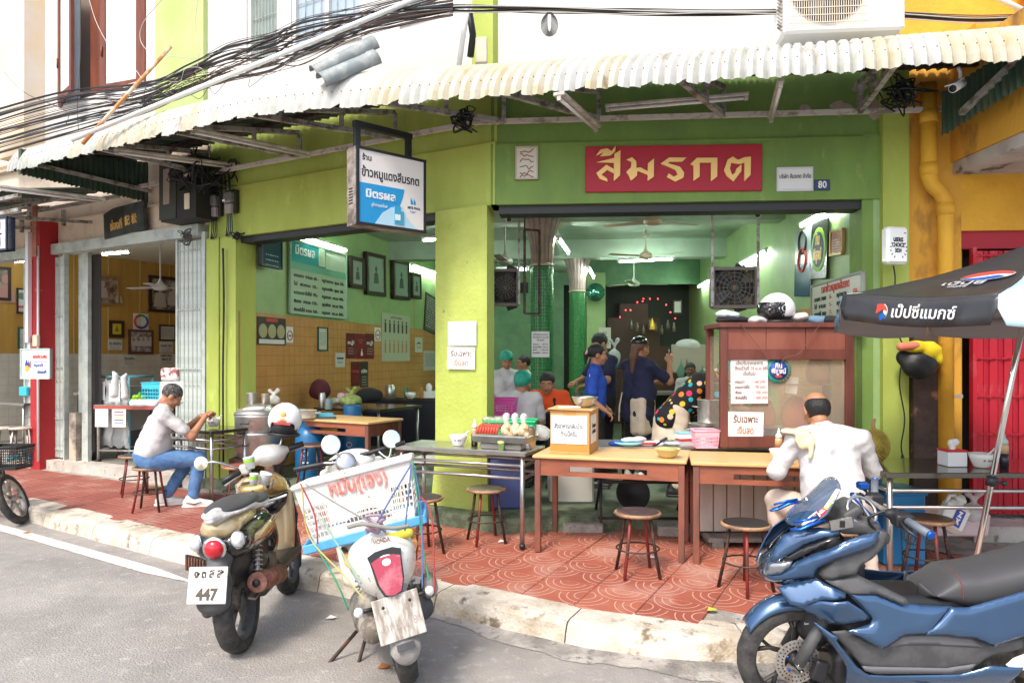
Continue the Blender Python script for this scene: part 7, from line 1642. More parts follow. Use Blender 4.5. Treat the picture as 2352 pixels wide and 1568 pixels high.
for d in(0,.025):b=MB();b.tube([V['sR']+Vector((.02+d*.3,.01-d,.062)),V['sR']+Vector((.062,-.01-d,-.02)),V['chest']+Vector((.185,-.02-d,-.16)),V['pelvis']+Vector((.178,-.02-d,.0))],.005,5);b.o('white_stripe',whitep,r)
b=MB();b.torus(Hm@Vector((0,-.128,.01)),.026,.014,14,6,rot=(R(70),0,0));b.o('hair_tie',pink,r)
r,V,Hm=person('man in orange t-shirt with black apron straps sitting behind the cardboard box',heading(.43,8.05,FL,-.30,-.95),J_sit(head=(0,.14,1.08),neck=(0,.08,.97),eL=(-.28,.10,.70),eR=(.30,.08,.70),wL=(-.10,.34,.78),wR=(.12,.32,.76)),top=orangecl,sleeve=.75,bottoms=blackcl,headrot=(-14,0,8))
for s in(-1,1):b=MB();b.tube([V['neck']+Vector((s*.07,-.03,-.01)),V['neck']+Vector((s*.085,.075,-.06)),V['chest']+Vector((s*.09,.128,-.06)),V['pelvis']+Vector((s*.06,.15,.08))],.018,6,sq=.5);b.o('apron_strap',blackcl,r)
apron_block(r,(0,.10,.68),(.13,.07,.12),blackcl)
r,V,Hm=person('woman in white t-shirt and green hair net looking down at the back left',heading(-.07,8.80,FL,.12,-1),J_stand(),top=tee,sleeve=.8,bottoms=blackcl,style='net',scale=.885,headrot=(-22,0,0));apron_block(r,(0,.08,.82),(.14,.08,.2),blackcl)
r,V,Hm=person('worker in white t-shirt with crossed black straps and green hair net seen from behind',heading(.075,7.55,FL,.10,1),J_sit(head=(.03,.10,1.09),neck=(0,.06,.97)),top=tee,sleeve=.8,bottoms=blackcl,style='net',headrot=(-15,0,-12))
for s in(-1,1):b=MB();b.tube([V['neck']+Vector((s*.10,.0,-.015)),V['neck']+Vector((s*.105,-.075,-.07)),V['chest']+Vector((s*.02,-.132,-.12)),V['pelvis']+Vector((-s*.09,-.125,.06))],.017,6,sq=.5);b.o('crossed_strap',blackcl,r)
pk=mat('polka_dot_cloth',(.012,.010,.014),.85);n_=pk.node_tree.nodes;l_=pk.node_tree.links
tc=n_.new('ShaderNodeTexCoord');vo=n_.new('ShaderNodeTexVoronoi');vo.inputs['Scale'].default_value=12;vo.inputs['Randomness'].default_value=.55;l_.new(tc.outputs['Object'],vo.inputs['Vector'])
lt_=n_.new('ShaderNodeMath');lt_.operation='LESS_THAN';lt_.inputs[1].default_value=.34;l_.new(vo.outputs['Distance'],lt_.inputs[0])
cr=n_.new('ShaderNodeValToRGB');cr.color_ramp.interpolation='CONSTANT';sp_=n_.new('ShaderNodeSeparateColor');l_.new(vo.outputs['Color'],sp_.inputs[0]);l_.new(sp_.outputs[0],cr.inputs[0])
for i,c_ in enumerate(((.80,.24,.03),(.02,.45,.55),(.72,.04,.12),(.78,.55,.36),(.80,.55,.05))):
 if i<2:e=cr.color_ramp.elements[i];e.position=i*.2
 else:e=cr.color_ramp.elements.new(i*.2)
 e.color=(*c_,1)
mx_=n_.new('ShaderNodeMix');mx_.data_type='RGBA';mx_.inputs[6].default_value=(.012,.010,.014,1);l_.new(lt_.outputs[0],mx_.inputs[0]);l_.new(cr.outputs[0],mx_.inputs[7]);l_.new(mx_.outputs[2],n_['Principled BSDF'].inputs['Base Color'])
r,V,Hm=person('woman in black polka dot blouse and cream apron bending over the pots',heading(1.66,7.15,FL,.97,-.24),J_stand(pelvis=(0,-.02,.86),chest=(0,.20,1.10),neck=(0,.36,1.18),head=(0,.46,1.22),sL=(-.17,.30,1.16),sR=(.17,.30,1.16),eL=(-.22,.42,.95),eR=(.22,.42,.93),wL=(-.12,.60,.88),wR=(.12,.60,.86)),top=pk,sleeve=.8,bottoms=creamcl,style='net',girth=1.15,headrot=(-55,0,0),untuck=.12)
b=MB();putsdf(b,[('c',(0,-.10,.72),(0,-.08,.35),.150,.21)],.014,.02,None,.006);b.o('apron_skirt',creamcl,r)
r,V,Hm=person('man half hidden in shadow behind the polka dot woman',heading(2.36,9.5,FL,-.25,-.97),J_stand(),sk=skin_shade,top=tee,bottoms=blackcl,scale=.80,headrot=(-5,0,0))
r,V,Hm=person('person in white mostly hidden behind the first mosaic column',heading(.17,9.4,FL,-.9,-.3),J_stand(),top=tee,bottoms=blackcl,scale=.86)
# things inside the wide bay
def fan_ceiling(lb,x,y,zb,L,ang=20,br=.52,m=None):
 m=m or plain('fan_beige',(.50,.40,.28),.5);r=T('ceiling_fan',lb,'ceiling fan',Matrix.Translation((x,y,zb))@Matrix.Rotation(R(ang),4,'Z'))
 b=MB();b.cyl((0,0,.05),(0,0,L),.012,8);b.lathe([(.05,L-.08),(.02,L-.12)],n=12);b.o('rod',m,r)
 b=MB();b.lathe([(.03,-.045),(.09,-.035),(.105,0),(.09,.035),(.045,.06),(.02,.10),(.012,.14)],n=24);b.o('motor',m,r)
 for i in range(3):
  a=2*PI*i/3;b=MB();b.box((.09+br/2,0,.0),(br,.10,.006),rot=(.12,0,0),bev=.002);b.o('blade',m,r,Matrix.Rotation(a,4,'Z'))
 return r
p=P(1499,508,8.2);fan_ceiling('nearest ceiling fan with beige blades in the wide bay',p.x,p.y,p.z,CEIL-p.z,25)
p=P(1483,588,10.8);fan_ceiling('second ceiling fan hanging before the strip light',p.x,p.y,p.z,CEIL-p.z,80)
p=P(1456,652,12.6);fan_ceiling('farthest small ceiling fan before the altar',p.x,p.y,p.z,CEIL-p.z,10,m=plain('fan_pale',(.55,.62,.5),.5))
p=P(368,660,10.6);fan_ceiling('white ceiling fan hanging in the cream shop',p.x,p.y,p.z,3.55-p.z,40,m=whitep)
p=P(1160,600,9.3);fan_ceiling('grey ceiling fan partly hidden left of the first column',p.x,p.y,p.z,CEIL-p.z,20,m=plain('fan_grey2',(.25,.24,.2),.5))
def boxfan(lb,x0,y0,x1,y1,Y,px_post,ytop):
 M=frame((*P((x0+x1)/2,600,Y).xy,0),1,-.05);r=T('box_fan',lb,'fan',M);z0=P(x0,y1,Y).z;z1=P(x0,y0,Y).z;w_=(x1-x0)*Y/F;h=z1-z0;zc=(z0+z1)/2
 fm=plain('fan_frame',(.14,.12,.10),.6);b=MB()
 for s in(-1,1):b.box((s*w_/2,0,zc),(.03,.12,h));b.box((0,.001,zc+s*h/2),(w_,.12,.03))
 b.o('frame',fm,r)
 for s in(-1,1):b=MB();b.box((s*(w_/2+.012),-.065,(z0+CEIL)/2),(.022,.022,CEIL-z0));b.o('hanger',galv,r)
 b=MB();b.sph((0,0,zc),.05,10,6)
 b.o('hub',blackm,r)
 for i in range(5):a=2*PI*i/5;b=MB();b.box((.13*math.cos(a),0,zc+.13*math.sin(a)),(.2,.012,.11),rot=(.3,-a,0),bev=.004);b.o('blade',blackm,r)
 b=MB()
 for q in(.07,.11,.15,.19):b.torus((0,-.05,zc),q*w_/.42,.003,28,4,rot=(R(90),0,0))
 for i in range(8):a=PI*i/8;b.cyl((-.2*math.cos(a)*w_/.42,-.05,zc-.2*math.sin(a)*w_/.42),(.2*math.cos(a)*w_/.42,-.05,zc+.2*math.sin(a)*w_/.42),.003,4)
 o=b.o('guard',fm,r)
 b=MB();b.box((0,.07,zc),(w_-.03,.01,h-.03));b.o('back',plain('fan_back',(.16,.14,.11),.7),r)
boxfan('dark square box fan hung from two steel posts in the wide bay',1636,618,1733,705,6.75,0,0)
boxfan('box fan hung beside the corner pillar with open blades',1133,622,1190,700,7.3,0,0)
r=T('slotted_rack','empty slotted steel frame hanging left of the first column','steel frame',frame((*P(1205,600,7.1).xy,0),.9,.4));zt_,zb_=P(0,527,7.1).z,P(0,720,7.1).z
for x in(0,.16):b=MB();b.box((x,0,(zt_+zb_)/2),(.02,.02,zt_-zb_));b.o('upright',ironm,r)
for z in(zt_,zb_):b=MB();b.box((.08,0,z),(.16,.02,.02));b.o('crossbar',ironm,r)
b=MB();b.cyl((.0,0,zt_),(.0,0,CEIL),.006,5);b.o('rod',ironm,r)
def camthing(lb,px,py,Y,dx,dy,dz=-.3,s=1.0):
 r=T('security_camera',lb,'security camera',Matrix.Translation(P(px,py,Y))@basis((dx,dy,dz),(0,0,1)).to_4x4()@Matrix.Scale(s,4))
 b=MB();b.cyl((0,-.06,0),(0,.07,0),.030,16);b.box((0,.03,.032),(.07,.13,.008));b.o('housing',whitep,r);b=MB();b.cyl((0,.068,0),(0,.073,0),.024,16);b.o('lens',blackm,r);b=MB();b.tube([(0,-.04,.02),(0,-.07,.07),(0,-.06,.11)],.012,7);b.o('bracket',whitep,r)
camthing('white security camera under the awning at the right end',2200,197,5.35,-.75,-.45,-.45,1.1);camthing('white camera at the top left inside the wide bay',1164,496,6.75,.3,-.7,-.6);camthing('white camera at the top right inside the wide bay',1745,487,6.6,-.5,-.7,-.5);camthing('white camera on the side wall inside the left bay',622,551,8.6,.7,-.4,-.3)
r=T('altar','dark carved altar with small red bulbs in the back room','altar',frame((2.0,14.9,FL),1,-.07));b=MB();b.box((.55,.3,.55),(1.7,.6,1.1));b.box((.55,.4,1.35),(1.5,.4,.5));b.box((.55,.45,1.9),(1.1,.3,.6));b.box((.55,.45,2.35),(.6,.3,.3));b.o('tiers',plain('altar_wood',(.09,.035,.025),.35),r)
for i,(px,py)in enumerate(((1464,694),(1478,686),(1493,686),(1511,686),(1476,692),(1530,700),(1448,712),(1437,712),(1540,717),(1424,728),(1551,731))):
 q=r.matrix_world.inverted()@P(px,py,14.75);b=MB();b.sph(q,.012,8,5);b.o('bulb',redbulb,r)
q=r.matrix_world.inverted()@P(1498,745,14.6);b=MB();b.lathe([(.06,-.1),(.05,-.02),(.035,.05),(.0,.14)],q,10);b.o('gold_figure',plain('gold_leaf',(.75,.55,.08),.3,metal=.6,emit=(.7,.5,.05),estr=.25),r)
for i in range(8):q=r.matrix_world.inverted()@P(1450+14*i,745+6*(i%3),14.6);b=MB();b.lathe([(.03,-.09),(.035,0),(.015,.06),(.02,.09)],q,8);b.o('vase',plain('altar_vase',(.25,.2,.16),.25),r)
fr('framed_portrait','small framed portrait right of the altar',1546,690,1566,720,plain('grey_photo',(.3,.3,.28),.4),dkfr,BW,.02,off=-.1)
lt('round_mirror','round green tinted mirror on the post beside the second column','mirror',[(0,-.02),(.16,-.02),(.17,0),(.16,.012),(0,.014)],plain('mirror_green',(.10,.32,.24),.05,metal=.8),P(1368,671,13.3),28,rot=(R(90),0,0))
poster('pale calendar sheet on the post at the back',1376,752,1403,800,plain('notice_paper',(.62,.6,.55)),lambda r,W,H:(text('พ.ค.',H*.2,ink,r,(0,-.006,H*.25),width=W*.4),lines(r,ink,-W*.35,W*.35,H*.05,5,H*.1,-.006,.012)),M=frame((1.42,13.58),1,0),name='calendar',cat='calendar')
r,W_,H_,t=plaque('price_notice','white price notice taped round the first mosaic column','notice',frame((.36,8.455),1,0),1221,761,1262,820,white,.003,-.004)
for i,(s_t,ww)in enumerate((('แจ้งปรับราคาอาหาร',.8),('ตั้งแต่วันที่ 10 เม.ย. 68',.85),('เป็นต้นไป',.4),('ธรรมดา    – 60 บาท',.85),('ธรรมดาใส่ไข่ – 70 บาท',.85),('พิเศษ     – 150 บาท',.85),('พิเศษใส่ไข่  – 160 บาท',.85))):text(s_t,.025,ink,r,(0,-.0035,H_*(.38-.11*i-(.05 if i>2 else 0))),width=W_*ww,bold=.0004)
r=T('kitchen_rack','grey metal rack and hood at the back kitchen with hanging utensils','rack',frame((*P(1528,900,10.4).xy,FL),1,-.05))
b=MB();b.box((.45,.3,1.35),(.62,.05,.42),bev=.01);b.o('hood_panel',plain('hood_metal',(.42,.36,.30),.5,metal=.3),r);b=MB();b.box((.15,-.1,.86),(1.5,.5,.04));b.o('worktop',steel,r)
b=MB();b.box((.15,.12,.42),(1.45,.03,.84));b.o('back_panel',plain('dark_panel',(.03,.045,.03),.6),r);b=MB();b.box((.75,.1,1.05),(.42,.3,.30),bev=.02);b.o('oven',steelworn,r)
for i,(x,z,h)in enumerate(((.22,1.18,.34),(.30,1.16,.36),(.52,1.1,.3))):b=MB();b.lathe([(.005,h*.5),(.012,.1),(.07,-.02),(.05,-.09),(0,-.11)],(x,-.05,z),12,sy=.35);b.o('hanging_utensil',blackm if i==1 else plain('green_cloth',(.10,.24,.17),.6),r)
bag('clear crumpled bag hanging in the back kitchen',P(1580,800,10.0),(.16,.10,.07),film,seed=31,knot=False);bag('clear bag hanging behind the tall young man',P(1410,838,9.4),(.08,.07,.11),film,seed=32)
for i,(px,lb)in enumerate(((1440,'glass jar on the table behind the smiling woman'),(1328,'glass jar between the two mosaic columns'),(1345,'glass jar right of another between the columns'))):p=P(px,915,9.3);lt('glass_jar',lb,'jar',[(.05,0),(.055,.02),(.055,.14),(.04,.17),(.04,.18)],plain('smoky_glass',(.12,.14,.11),.1),(p.x,p.y,FL+.75),16)
r=T('work_table','dark work table behind the seated man in orange','table',frame((-.45,8.35,FL),1,-.05));b=MB();b.box((.9,.2,.72),(1.9,.45,.03));b.o('tabletop',blacktop,r)
for x in(.05,1.75):b=MB();b.cyl((x,.2,0),(x,.2,.71),.018,7);b.o('leg',ironm,r)
# things before the cream shop
CT=frame((*G(238,1062,.25).xy,.25),.93,-.28);r=T('food_cart','small food cart with blue pipe frame, plastic cover and paper notices','cart',CT)
pb=plain('pale_blue_pipe',(.20,.55,.62),.45)
for x,y in((-.10,0),(.44,0),(-.10,.42),(.44,.42)):b=MB();b.cyl((x,y,.02),(x,y,1.18),.017,8);b.o('post',pb,r)
for z in(1.18,):
 for a,c in(((-.10,0),(.44,0)),((-.10,.42),(.44,.42)),((-.10,0),(-.10,.42)),((.44,0),(.44,.42))):b=MB();b.cyl((*a,z),(*c,z),.017,8);b.o('bar',pb,r)
def drape(u,v):x=-.13+.60*u;return(x,-.03-.02*math.sin(u*19+3*v)-.015*math.sin(v*23),1.15-.92*v+.02*math.sin(u*25))
b=MB();b.grid(drape,36,30);b.o('plastic_cover',film,r)
b=MB();b.box((.17,.2,.75),(.5,.36,.6));b.o('glass_box',plain('cart_inside',(.38,.38,.36),.4),r)
for x,z,w_,h in((-.01,.99,.19,.25),(.25,.97,.19,.25)):b=MB();b.box((x,-.062,z),(w_,.003,h));q=b.o('notice',white,r);b=MB();[b.box((x,-.065,z+.09-.03*k_),(w_*.7,.002,.006))for k_ in range(6)];o=b.o('small_print',plain('faint_print',(.5,.5,.52)),r);o['kind']='stuff'
ST=frame((*G(223,1068,.25).xy,.25),.95,-.12);r=T('trolley_table','steel trolley table on castors before the food cart','trolley',ST)
b=MB();b.box((.55,.2,.80),(1.15,.45,.03),bev=.004);b.o('tabletop',steel,r);b=MB();b.box((.55,-.03,.78),(1.15,.012,.05));b.o('red_edge',plain('red_strip',(.45,.10,.08),.6),r)
for x in(.02,1.08):
 for y in(0,.40):b=MB();b.cyl((x,y,.08),(x,y,.79),.02,8);lg=b.o('leg',steelworn,r);b=MB();b.cyl((x-.015,y,.045),(x+.015,y,.045),.045,16);b.o('castor',rubber,lg)
for a,c in(((.02,0),(1.08,0)),((.02,.4),(1.08,.4)),((.02,0),(.02,.4)),((1.08,0),(1.08,.4))):b=MB();b.cyl((*a,.20),(*c,.20),.014,7);b.o('rail',steelworn,r)
for x,w_,lb in((.07,.19,0),(.32,.20,0)):b=MB();b.box((x+.03,-.045,.64),(w_,.003,.24));q=b.o('notice',white,r)
for i in range(5):
 b=MB();b.box((.35,-.048,.72-.035*i),(.13,.002,.010));b.o('printed_line',[ink,inkred,limeg,ink,inkblue][i],r)
pl_=T('lime_plate','metal plate heaped with green limes on the trolley table','plate',ST@Matrix.Translation((.50,.18,.816)));b=MB();b.lathe([(.10,0),(.15,.02),(.17,.025),(.14,.015),(0,.01)],n=28);b.o('plate',steelworn,pl_);lime_m=mat('lime_fruit',(.34,.62,.03),.35,col2=(.5,.7,.08),nscale=9)
for i,(x,y,z)in enumerate(((-.09,-.02,.045),(-.03,-.06,.045),(.04,-.06,.045),(.10,-.02,.045),(-.05,.03,.045),(.03,.02,.045),(-.06,-.02,.095),(.0,-.03,.10),(.06,-.02,.095),(0,.01,.13))):b=MB();b.sph((x,y,z),(.037,.035,.033),12,8);b.o('lime',lime_m if i<9 else mintp,pl_)
for lb,px,py,Y,m in(('tall white carrier bag handle standing behind the cart, left one',262,880,9.3,bagm),('tall white carrier bag handle standing behind the cart, right one',288,885,9.3,bagm)):
 p=P(px,py,Y);s=-1 if px<270 else 1;b=MB();putsdf(b,[('c',(0,0,-.14),(-s*.02,0,.10),.055,.035),('c',(-s*.02,0,.1),(s*.01,0,.14),.035,.02)],.012,.02,None,.004);tag(b.o('carrier_bag',m,None,p),lb,'bag')
basket('turquoise plastic basket behind the man in jeans',frame((*P(365,895,8.75).xy,1.17),1,-.3),.26,.22,.22,cyan,nx=7,nz=3)
for i,(px,py,w_,h,lb)in enumerate(((400,900,.30,.26,'stack of white bags beside the turquoise basket'),(395,860,.22,.16,'white and red printed packet on the white bags'),(335,925,.34,.08,'white foam lid behind the limes'))):
 p=P(px,py,8.6);b=MB();putsdf(b,[('b',(0,0,0),(w_/2,.08,h/2),.03)],.014,.01,None,.006);tag(b.o('white_package',whitep if i!=1 else mat('printed_packet',(.7,.66,.64),.4,col2=(.35,.12,.12),nscale=12,thr=(.5,.55)),None,p),lb,'package')
r=T('counter','dark counter in the cream shop behind the cart','counter',frame((*P(186,900,11.3).xy,.30),.87,-.5));b=MB();b.box((.9,.3,.40),(2.2,.5,.80));b.o('body',plain('dark_counter2',(.05,.045,.045),.6),r);b=MB();b.box((.9,.3,.82),(2.3,.56,.04));b.o('counter_top',steelworn,r)
for i,(px,m,lb)in enumerate(((206,plain('amber_jar',(.55,.22,.06),.2),'amber sauce jar on the dark counter by the door post'),(222,plain('green_jar',(.08,.16,.08),.2),'dark green jar on the dark counter by the door post'))):p=P(px,908,11.0);lt('sauce_jar',lb,'jar',[(.045,0),(.05,.02),(.05,.10),(.03,.14),(.03,.16)],m,(p.x,p.y,1.145),16)
p=G(202,1055,.31);lt('white_tub','small white tub on the sill beside the door post','tub',[(.045,0),(.055,.12),(.05,.12)],whitep,(p.x,p.y,.305),18)
p=G(70,1046,.31);r=T('blue_cup','turquoise plastic foot cup at the base of the red column','cup',(p.x+.02,p.y-.05,.30));b=MB();b.lathe([(.055,0),(.06,.10),(.065,.11),(.055,.11)],n=18);b.o('cup',cyan,r)
for i,(px,py,lb)in enumerate(((12,950,'steel framed stool farthest left inside the cream shop'),(50,950,'steel framed stool nearer the gate inside the cream shop'))):
 p=P(px,py,9.8);r=T('metal_stool',lb,'stool',Matrix.Translation((p.x,p.y,.30))@Matrix.Rotation(R(20),4,'Z'),'metal stools of the cream shop');b=MB();b.lathe([(.15,.42),(.16,.43),(.15,.45)],n=22);b.o('seat',plain('pale_seat',(.5,.45,.38),.5),r)
 for k_ in range(4):a=R(45+90*k_);b=MB();b.tube([(.11*math.cos(a),.11*math.sin(a),.42),(.17*math.cos(a),.17*math.sin(a),0)],.014,7);lg=b.o('leg',steelworn,r);b=MB();b.lathe([(.022,0),(.022,.06)],(.17*math.cos(a),.17*math.sin(a),0),10);b.o('blue_foot',cyan,lg)
r=T('steel_table','steel table inside the cream shop at the left edge','table',frame((*P(-60,905,10.6).xy,.30),.85,-.45));b=MB();b.box((.6,.3,.74),(1.4,.6,.03));b.o('tabletop',steel,r)
for x in(0,1.2):b=MB();b.cyl((x,.05,0),(x,.05,.73),.018,7);b.o('leg',steelworn,r)
p=P(58,898,10.2);b=MB();b.box((0,0,.0),(.12,.1,.13),bev=.01);tag(b.o('turquoise_box',cyan,None,Matrix.Translation(p)),'turquoise plastic box left of the red column','box')
b=MB();b.tube(spline([G(340,1125,.2),G(420,1108,.22),G(500,1100,.24),G(545,1098,.25),G(600,1092,.25)],8),.010,6);tag(b.o('garden_hose',plain('hose_green',(.12,.60,.08),.4)),'bright green hose lying under the left steel table','hose')
for i,(px,py,lb,m)in enumerate(((1152,1246,'white scrap under the middle stool',white),(1497,1285,'white scrap between the two centre stools',white),(760,1420,'pale scrap on the asphalt by the crate scooter',whitep),(1634,1389,'yellow leaf on the arc paving',plain('leaf_yellow',(.5,.5,.08))),(880,1533,'brown leaf on the road under the crate scooter',plain('leaf_brown',(.4,.15,.05))),(62,1224,'orange leaf by the kerb behind the red moped',plain('leaf_orange',(.5,.2,.05))))):
 c=G(px,py,.19 if py<1400 and px>700 else 0);b=MB();b.put([(-.03,-.02,.006),(.02,-.03,.012),(.04,.01,.005),(-.01,.03,.014)],[(0,1,2,3)]);o=b.o('litter',m,None,(c.x,c.y,(gz(c.x,c.y)+.003)if py<1400 and px>700 else.002));solid(o,.001);tag(o,lb,'litter')
for i,(x,z)in enumerate(((spx(10),5.95),(spx(8),5.40))):
 b=MB();b.box((x,-.20,z),(.50,.05,.20));b.box((x-.28,-.24,z+.03),(.05,.10,.34));tag(b.o('wall_bracket',blackm,None,LF),['upper','lower'][i]+' black sign bracket on the cream upper wall at the left edge','bracket')
pz=mat('bare_plaster',(.50,.38,.33),.9,col2=(.40,.30,.24),nscale=12)
for cx_,cz_,s in((3.02,3.86,.10),(3.30,3.84,.12),(3.18,4.03,.08),(2.72,3.86,.05)):
 g_=random.Random(int(cx_*100));b=MB();b.prism([(cx_+s*g_.uniform(.5,1.1)*math.cos(a*.52),cz_+s*.8*g_.uniform(.5,1.1)*math.sin(a*.52))for a in range(12)],.0265,.034);b.o('peeled_patch',pz,gs,RF)
 # motorbikes
def wheel(root,c,R_,tw,rimm,spokes=5,disc=None,front=True,nb=5):
 """wheel in the local YZ plane (axle along x)"""
 c=Vector(c);rx=Euler((0,R(90),0)).to_matrix();w=bpy.data.objects.new('wheel',None);COL.objects.link(w);w.parent=root;w.matrix_local=Matrix.Translation(c)
 b=MB();n=48;prof=[(-.42,-.16),(-.5,-.09),(-.46,-.03),(-.30,0),(0,.012),(.30,0),(.46,-.03),(.5,-.09),(.42,-.16)]
 vs=[];fs=[];m_=len(prof)
 for i in range(n):
  a=2*PI*i/n
  for q,(x,d)in enumerate(prof):rr=R_+d*.40-(.003 if(i+q//2)%3==0 and 1<q<7 and q!=4 else 0);vs.append((x*tw,rr*math.cos(a),rr*math.sin(a)))
 fs=[(i*m_+j,((i+1)%n)*m_+j,((i+1)%n)*m_+j+1,i*m_+j+1)for i in range(n)for j in range(m_-1)]
 b.put(vs,fs,True);b.o('tyre',rubber,w)
 b=MB();rr=R_-.062;b.lathe([(rr,-tw*.42),(rr-.012,-tw*.3),(rr-.022,0),(rr-.012,tw*.3),(rr,tw*.42)],n=40,rot=rx,cap=False);b.lathe([(.035,-.04),(.035,.04)],n=16,rot=rx)
 for i in range(spokes):a=2*PI*i/spokes;d=Vector((0,math.cos(a),math.sin(a)));e=Vector((0,-d.z,d.y));b.tube([d*.03+e*.012,d*(rr*.6)+e*.02,d*(rr-.015)],[.015,.012,.013],6);b.tube([d*(rr*.55)+e*.02,d*(rr-.02)+e*.06],.009,5)
 b.o('rim',rimm,w)
 if disc:
  b=MB();x=-disc
  for i in range(36):a0=2*PI*i/36;a1=2*PI*(i+1)/36;f=lambda r_,a,dx=0:(x+dx,r_*math.cos(a),r_*math.sin(a));b.put([f(.062,a0),f(.108,a0),f(.108,a1),f(.062,a1)],[(0,1,2,3)])
  o=b.o('brake_disc',steelworn,w);solid(o,.004,0)
  b=MB()
  for i in range(30):
   for rr_ in(.075,.095):a=2*PI*(i+(rr_>.08)*.5)/30;b.box((x-.003,rr_*math.cos(a),rr_*math.sin(a)),(.003,.006,.006))
  o=b.o('disc_holes',blackm,w);o['kind']='stuff'
  for i in range(5):a=2*PI*i/5+.3;b=MB();b.cyl((x-.008,.055*math.cos(a),.055*math.sin(a)),(x,.055*math.cos(a),.055*math.sin(a)),.007,7);b.o('bolt',[plain('bolt_blue',(.03,.12,.5),.3,metal=.8),chrome][i%2],w)
 return w
def sp_(root,name,m,prims,res=.009,k=.02,na=0):b=MB();putsdf(b,prims,res,k,None,na);return b.o(name,m,root)
def tb(root,name,m,pts,r,n=8,sq=1.0):b=MB();b.tube(pts,r,n,sq=sq);return b.o(name,m,root)
def disc(root,name,m,c,r,d=.01,rot=(R(90),0,0),n=24,dome=0,sx=1.0):b=MB();b.lathe([(r,0),(r*.96,d*.6),(r*.6,d+dome),(0,d+dome*1.3)],c,n,rot=rot,sx=sx);return b.o(name,m,root)
def Lp(M,px,py,y):return lhit(M,px,py,y)
def mirror(root,c,r_,stem,nrm=(0,-1,.1)):
 q=Vector(nrm).to_track_quat('Z','Y').to_matrix();b=MB();b.lathe([(r_*.5,-.025),(r_*.95,-.012),(r_*1.06,0),(r_*1.06,.004),(r_*.98,.005)],c,28,rot=q);o=b.o('mirror',plain('mirror_shell',(.55,.54,.52),.3,metal=.5),root)
 b=MB();b.lathe([(r_*.97,.006),(0,.0075)],c,28,rot=q,cap=False);b.o('mirror_glass',mirrorm,o);b=MB();b.tube(spline([Vector(p)for p in stem],5),.0065,7);b.o('stem',chrome,o)
def trif(P2,step):
 n=len(P2);dense=[]
 for i in range(n):
  a,c=P2[i],P2[(i+1)%n];k_=max(1,int((c-a).length/step))
  for j in range(k_):dense.append(a.lerp(c,j/k_))
 n=len(dense);xs=[p.x for p in dense];zs_=[p.y for p in dense];pts_=list(dense)
 def dist(p):return min((p-a-(c-a)*max(0,min(1,(p-a).dot(c-a)/max(1e-9,(c-a).length_squared)))).length for a,c in((P2[i],P2[(i+1)%len(P2)])for i in range(len(P2))))
 def ins(p):
  r_=False;j=len(P2)-1
  for i in range(len(P2)):
   if(P2[i].y>p.y)!=(P2[j].y>p.y)and p.x<(P2[j].x-P2[i].x)*(p.y-P2[i].y)/(P2[j].y-P2[i].y)+P2[i].x:r_=not r_
   j=i
  return r_
 x=min(xs)+step/2
 while x<max(xs):
  z=min(zs_)+step/2
  while z<max(zs_):
   p=Vector((x,z))
   if ins(p)and dist(p)>step*.6:pts_.append(p)
   z+=step
  x+=step
 r_=delaunay_2d_cdt(pts_,[],[list(range(n))],1,1e-5);return r_[0],r_[2],dist,sum(xs)/n,sum(zs_)/n
def pshell(root,M,name,m,pts,y0,bulge,ew=.05,cv=lambda x,y:(441+x*.2666,992.2+y*.2666),step=.018,th=.012):
 P2=[]
 for x,y in pts:q=lhit(M,*cv(x,y),y0);P2.append(Vector((q.x,q.z)))
 V2,F2,dist,cx_,cz_=trif(P2,step);b=MB();b.put([(p.x,y0-bulge*math.sin(min(1,dist(p)/ew)*PI/2),p.y)for p in V2],F2,True);o=b.o(name,m,root);return solid(o,th)
g=T('gold_scooter','gold and black scooter with white helmet on its mirror, seen from behind','scooter',frame((-1.575,4.18,0),1,.03)@Matrix.Rotation(R(-4.5),4,'Y')@Matrix.Diagonal((1.06,1.0,1.1,1)));GM=g.matrix_world
wheel(g,(0,0,.265),.265,.10,dkgrey,5);wheel(g,(0,1.02,.235),.235,.085,dkgrey,5)
sp_(g,'tail_cover',goldpale,[('e',(0,.0,.70),(.118,.24,.055)),('e',(0,.26,.65),(.11,.18,.06)),('e',(0,-.16,.675),(.10,.09,.06))],k=.04)
sp_(g,'side_panel',blackgloss,[('e',(.070,.10,.605),(.085,.34,.098)),('e',(-.070,.10,.605),(.085,.34,.098)),('e',(0,-.13,.59),(.135,.115,.075)),('e',(0,.40,.50),(.13,.12,.16))],k=.05)
for s in(-1,1):
 tb(g,'pale_stripe',goldpale,[(s*.115,-.16,.585),(s*.158,.0,.605),(s*.163,.15,.625),(s*.15,.32,.645)],[.012,.013,.012,.004],sq=1.6);tb(g,'orange_stripe',plain('orange_stripe',(.75,.32,.05),.4),[(s*.148,.0,.572),(s*.160,.15,.592),(s*.15,.34,.62)],[.004,.008,.003])
 disc(g,'indicator',clearlens,(s*.105,-.225,.625),.040,.02,(R(90),0,R(s*32)),sx=.85,dome=.012);disc(g,'indicator_ring',chrome,(s*.105,-.222,.625),.046,.006,(R(90),0,R(s*32)),sx=.85)
sp_(g,'seat',seatm,[('e',(0,.0,.768),(.112,.24,.032)),('e',(0,.24,.745),(.125,.22,.036))],k=.05,res=.008);sp_(g,'seat_edge',mat('seat_white',(.70,.68,.65),.5,col2=(.4,.38,.36),nscale=12),[('e',(0,.0,.750),(.118,.28,.024)),('e',(0,.24,.728),(.130,.22,.026)),('c',(0,-.30,.748),(0,-.2,.748),.020,.04)],k=.04,res=.008)
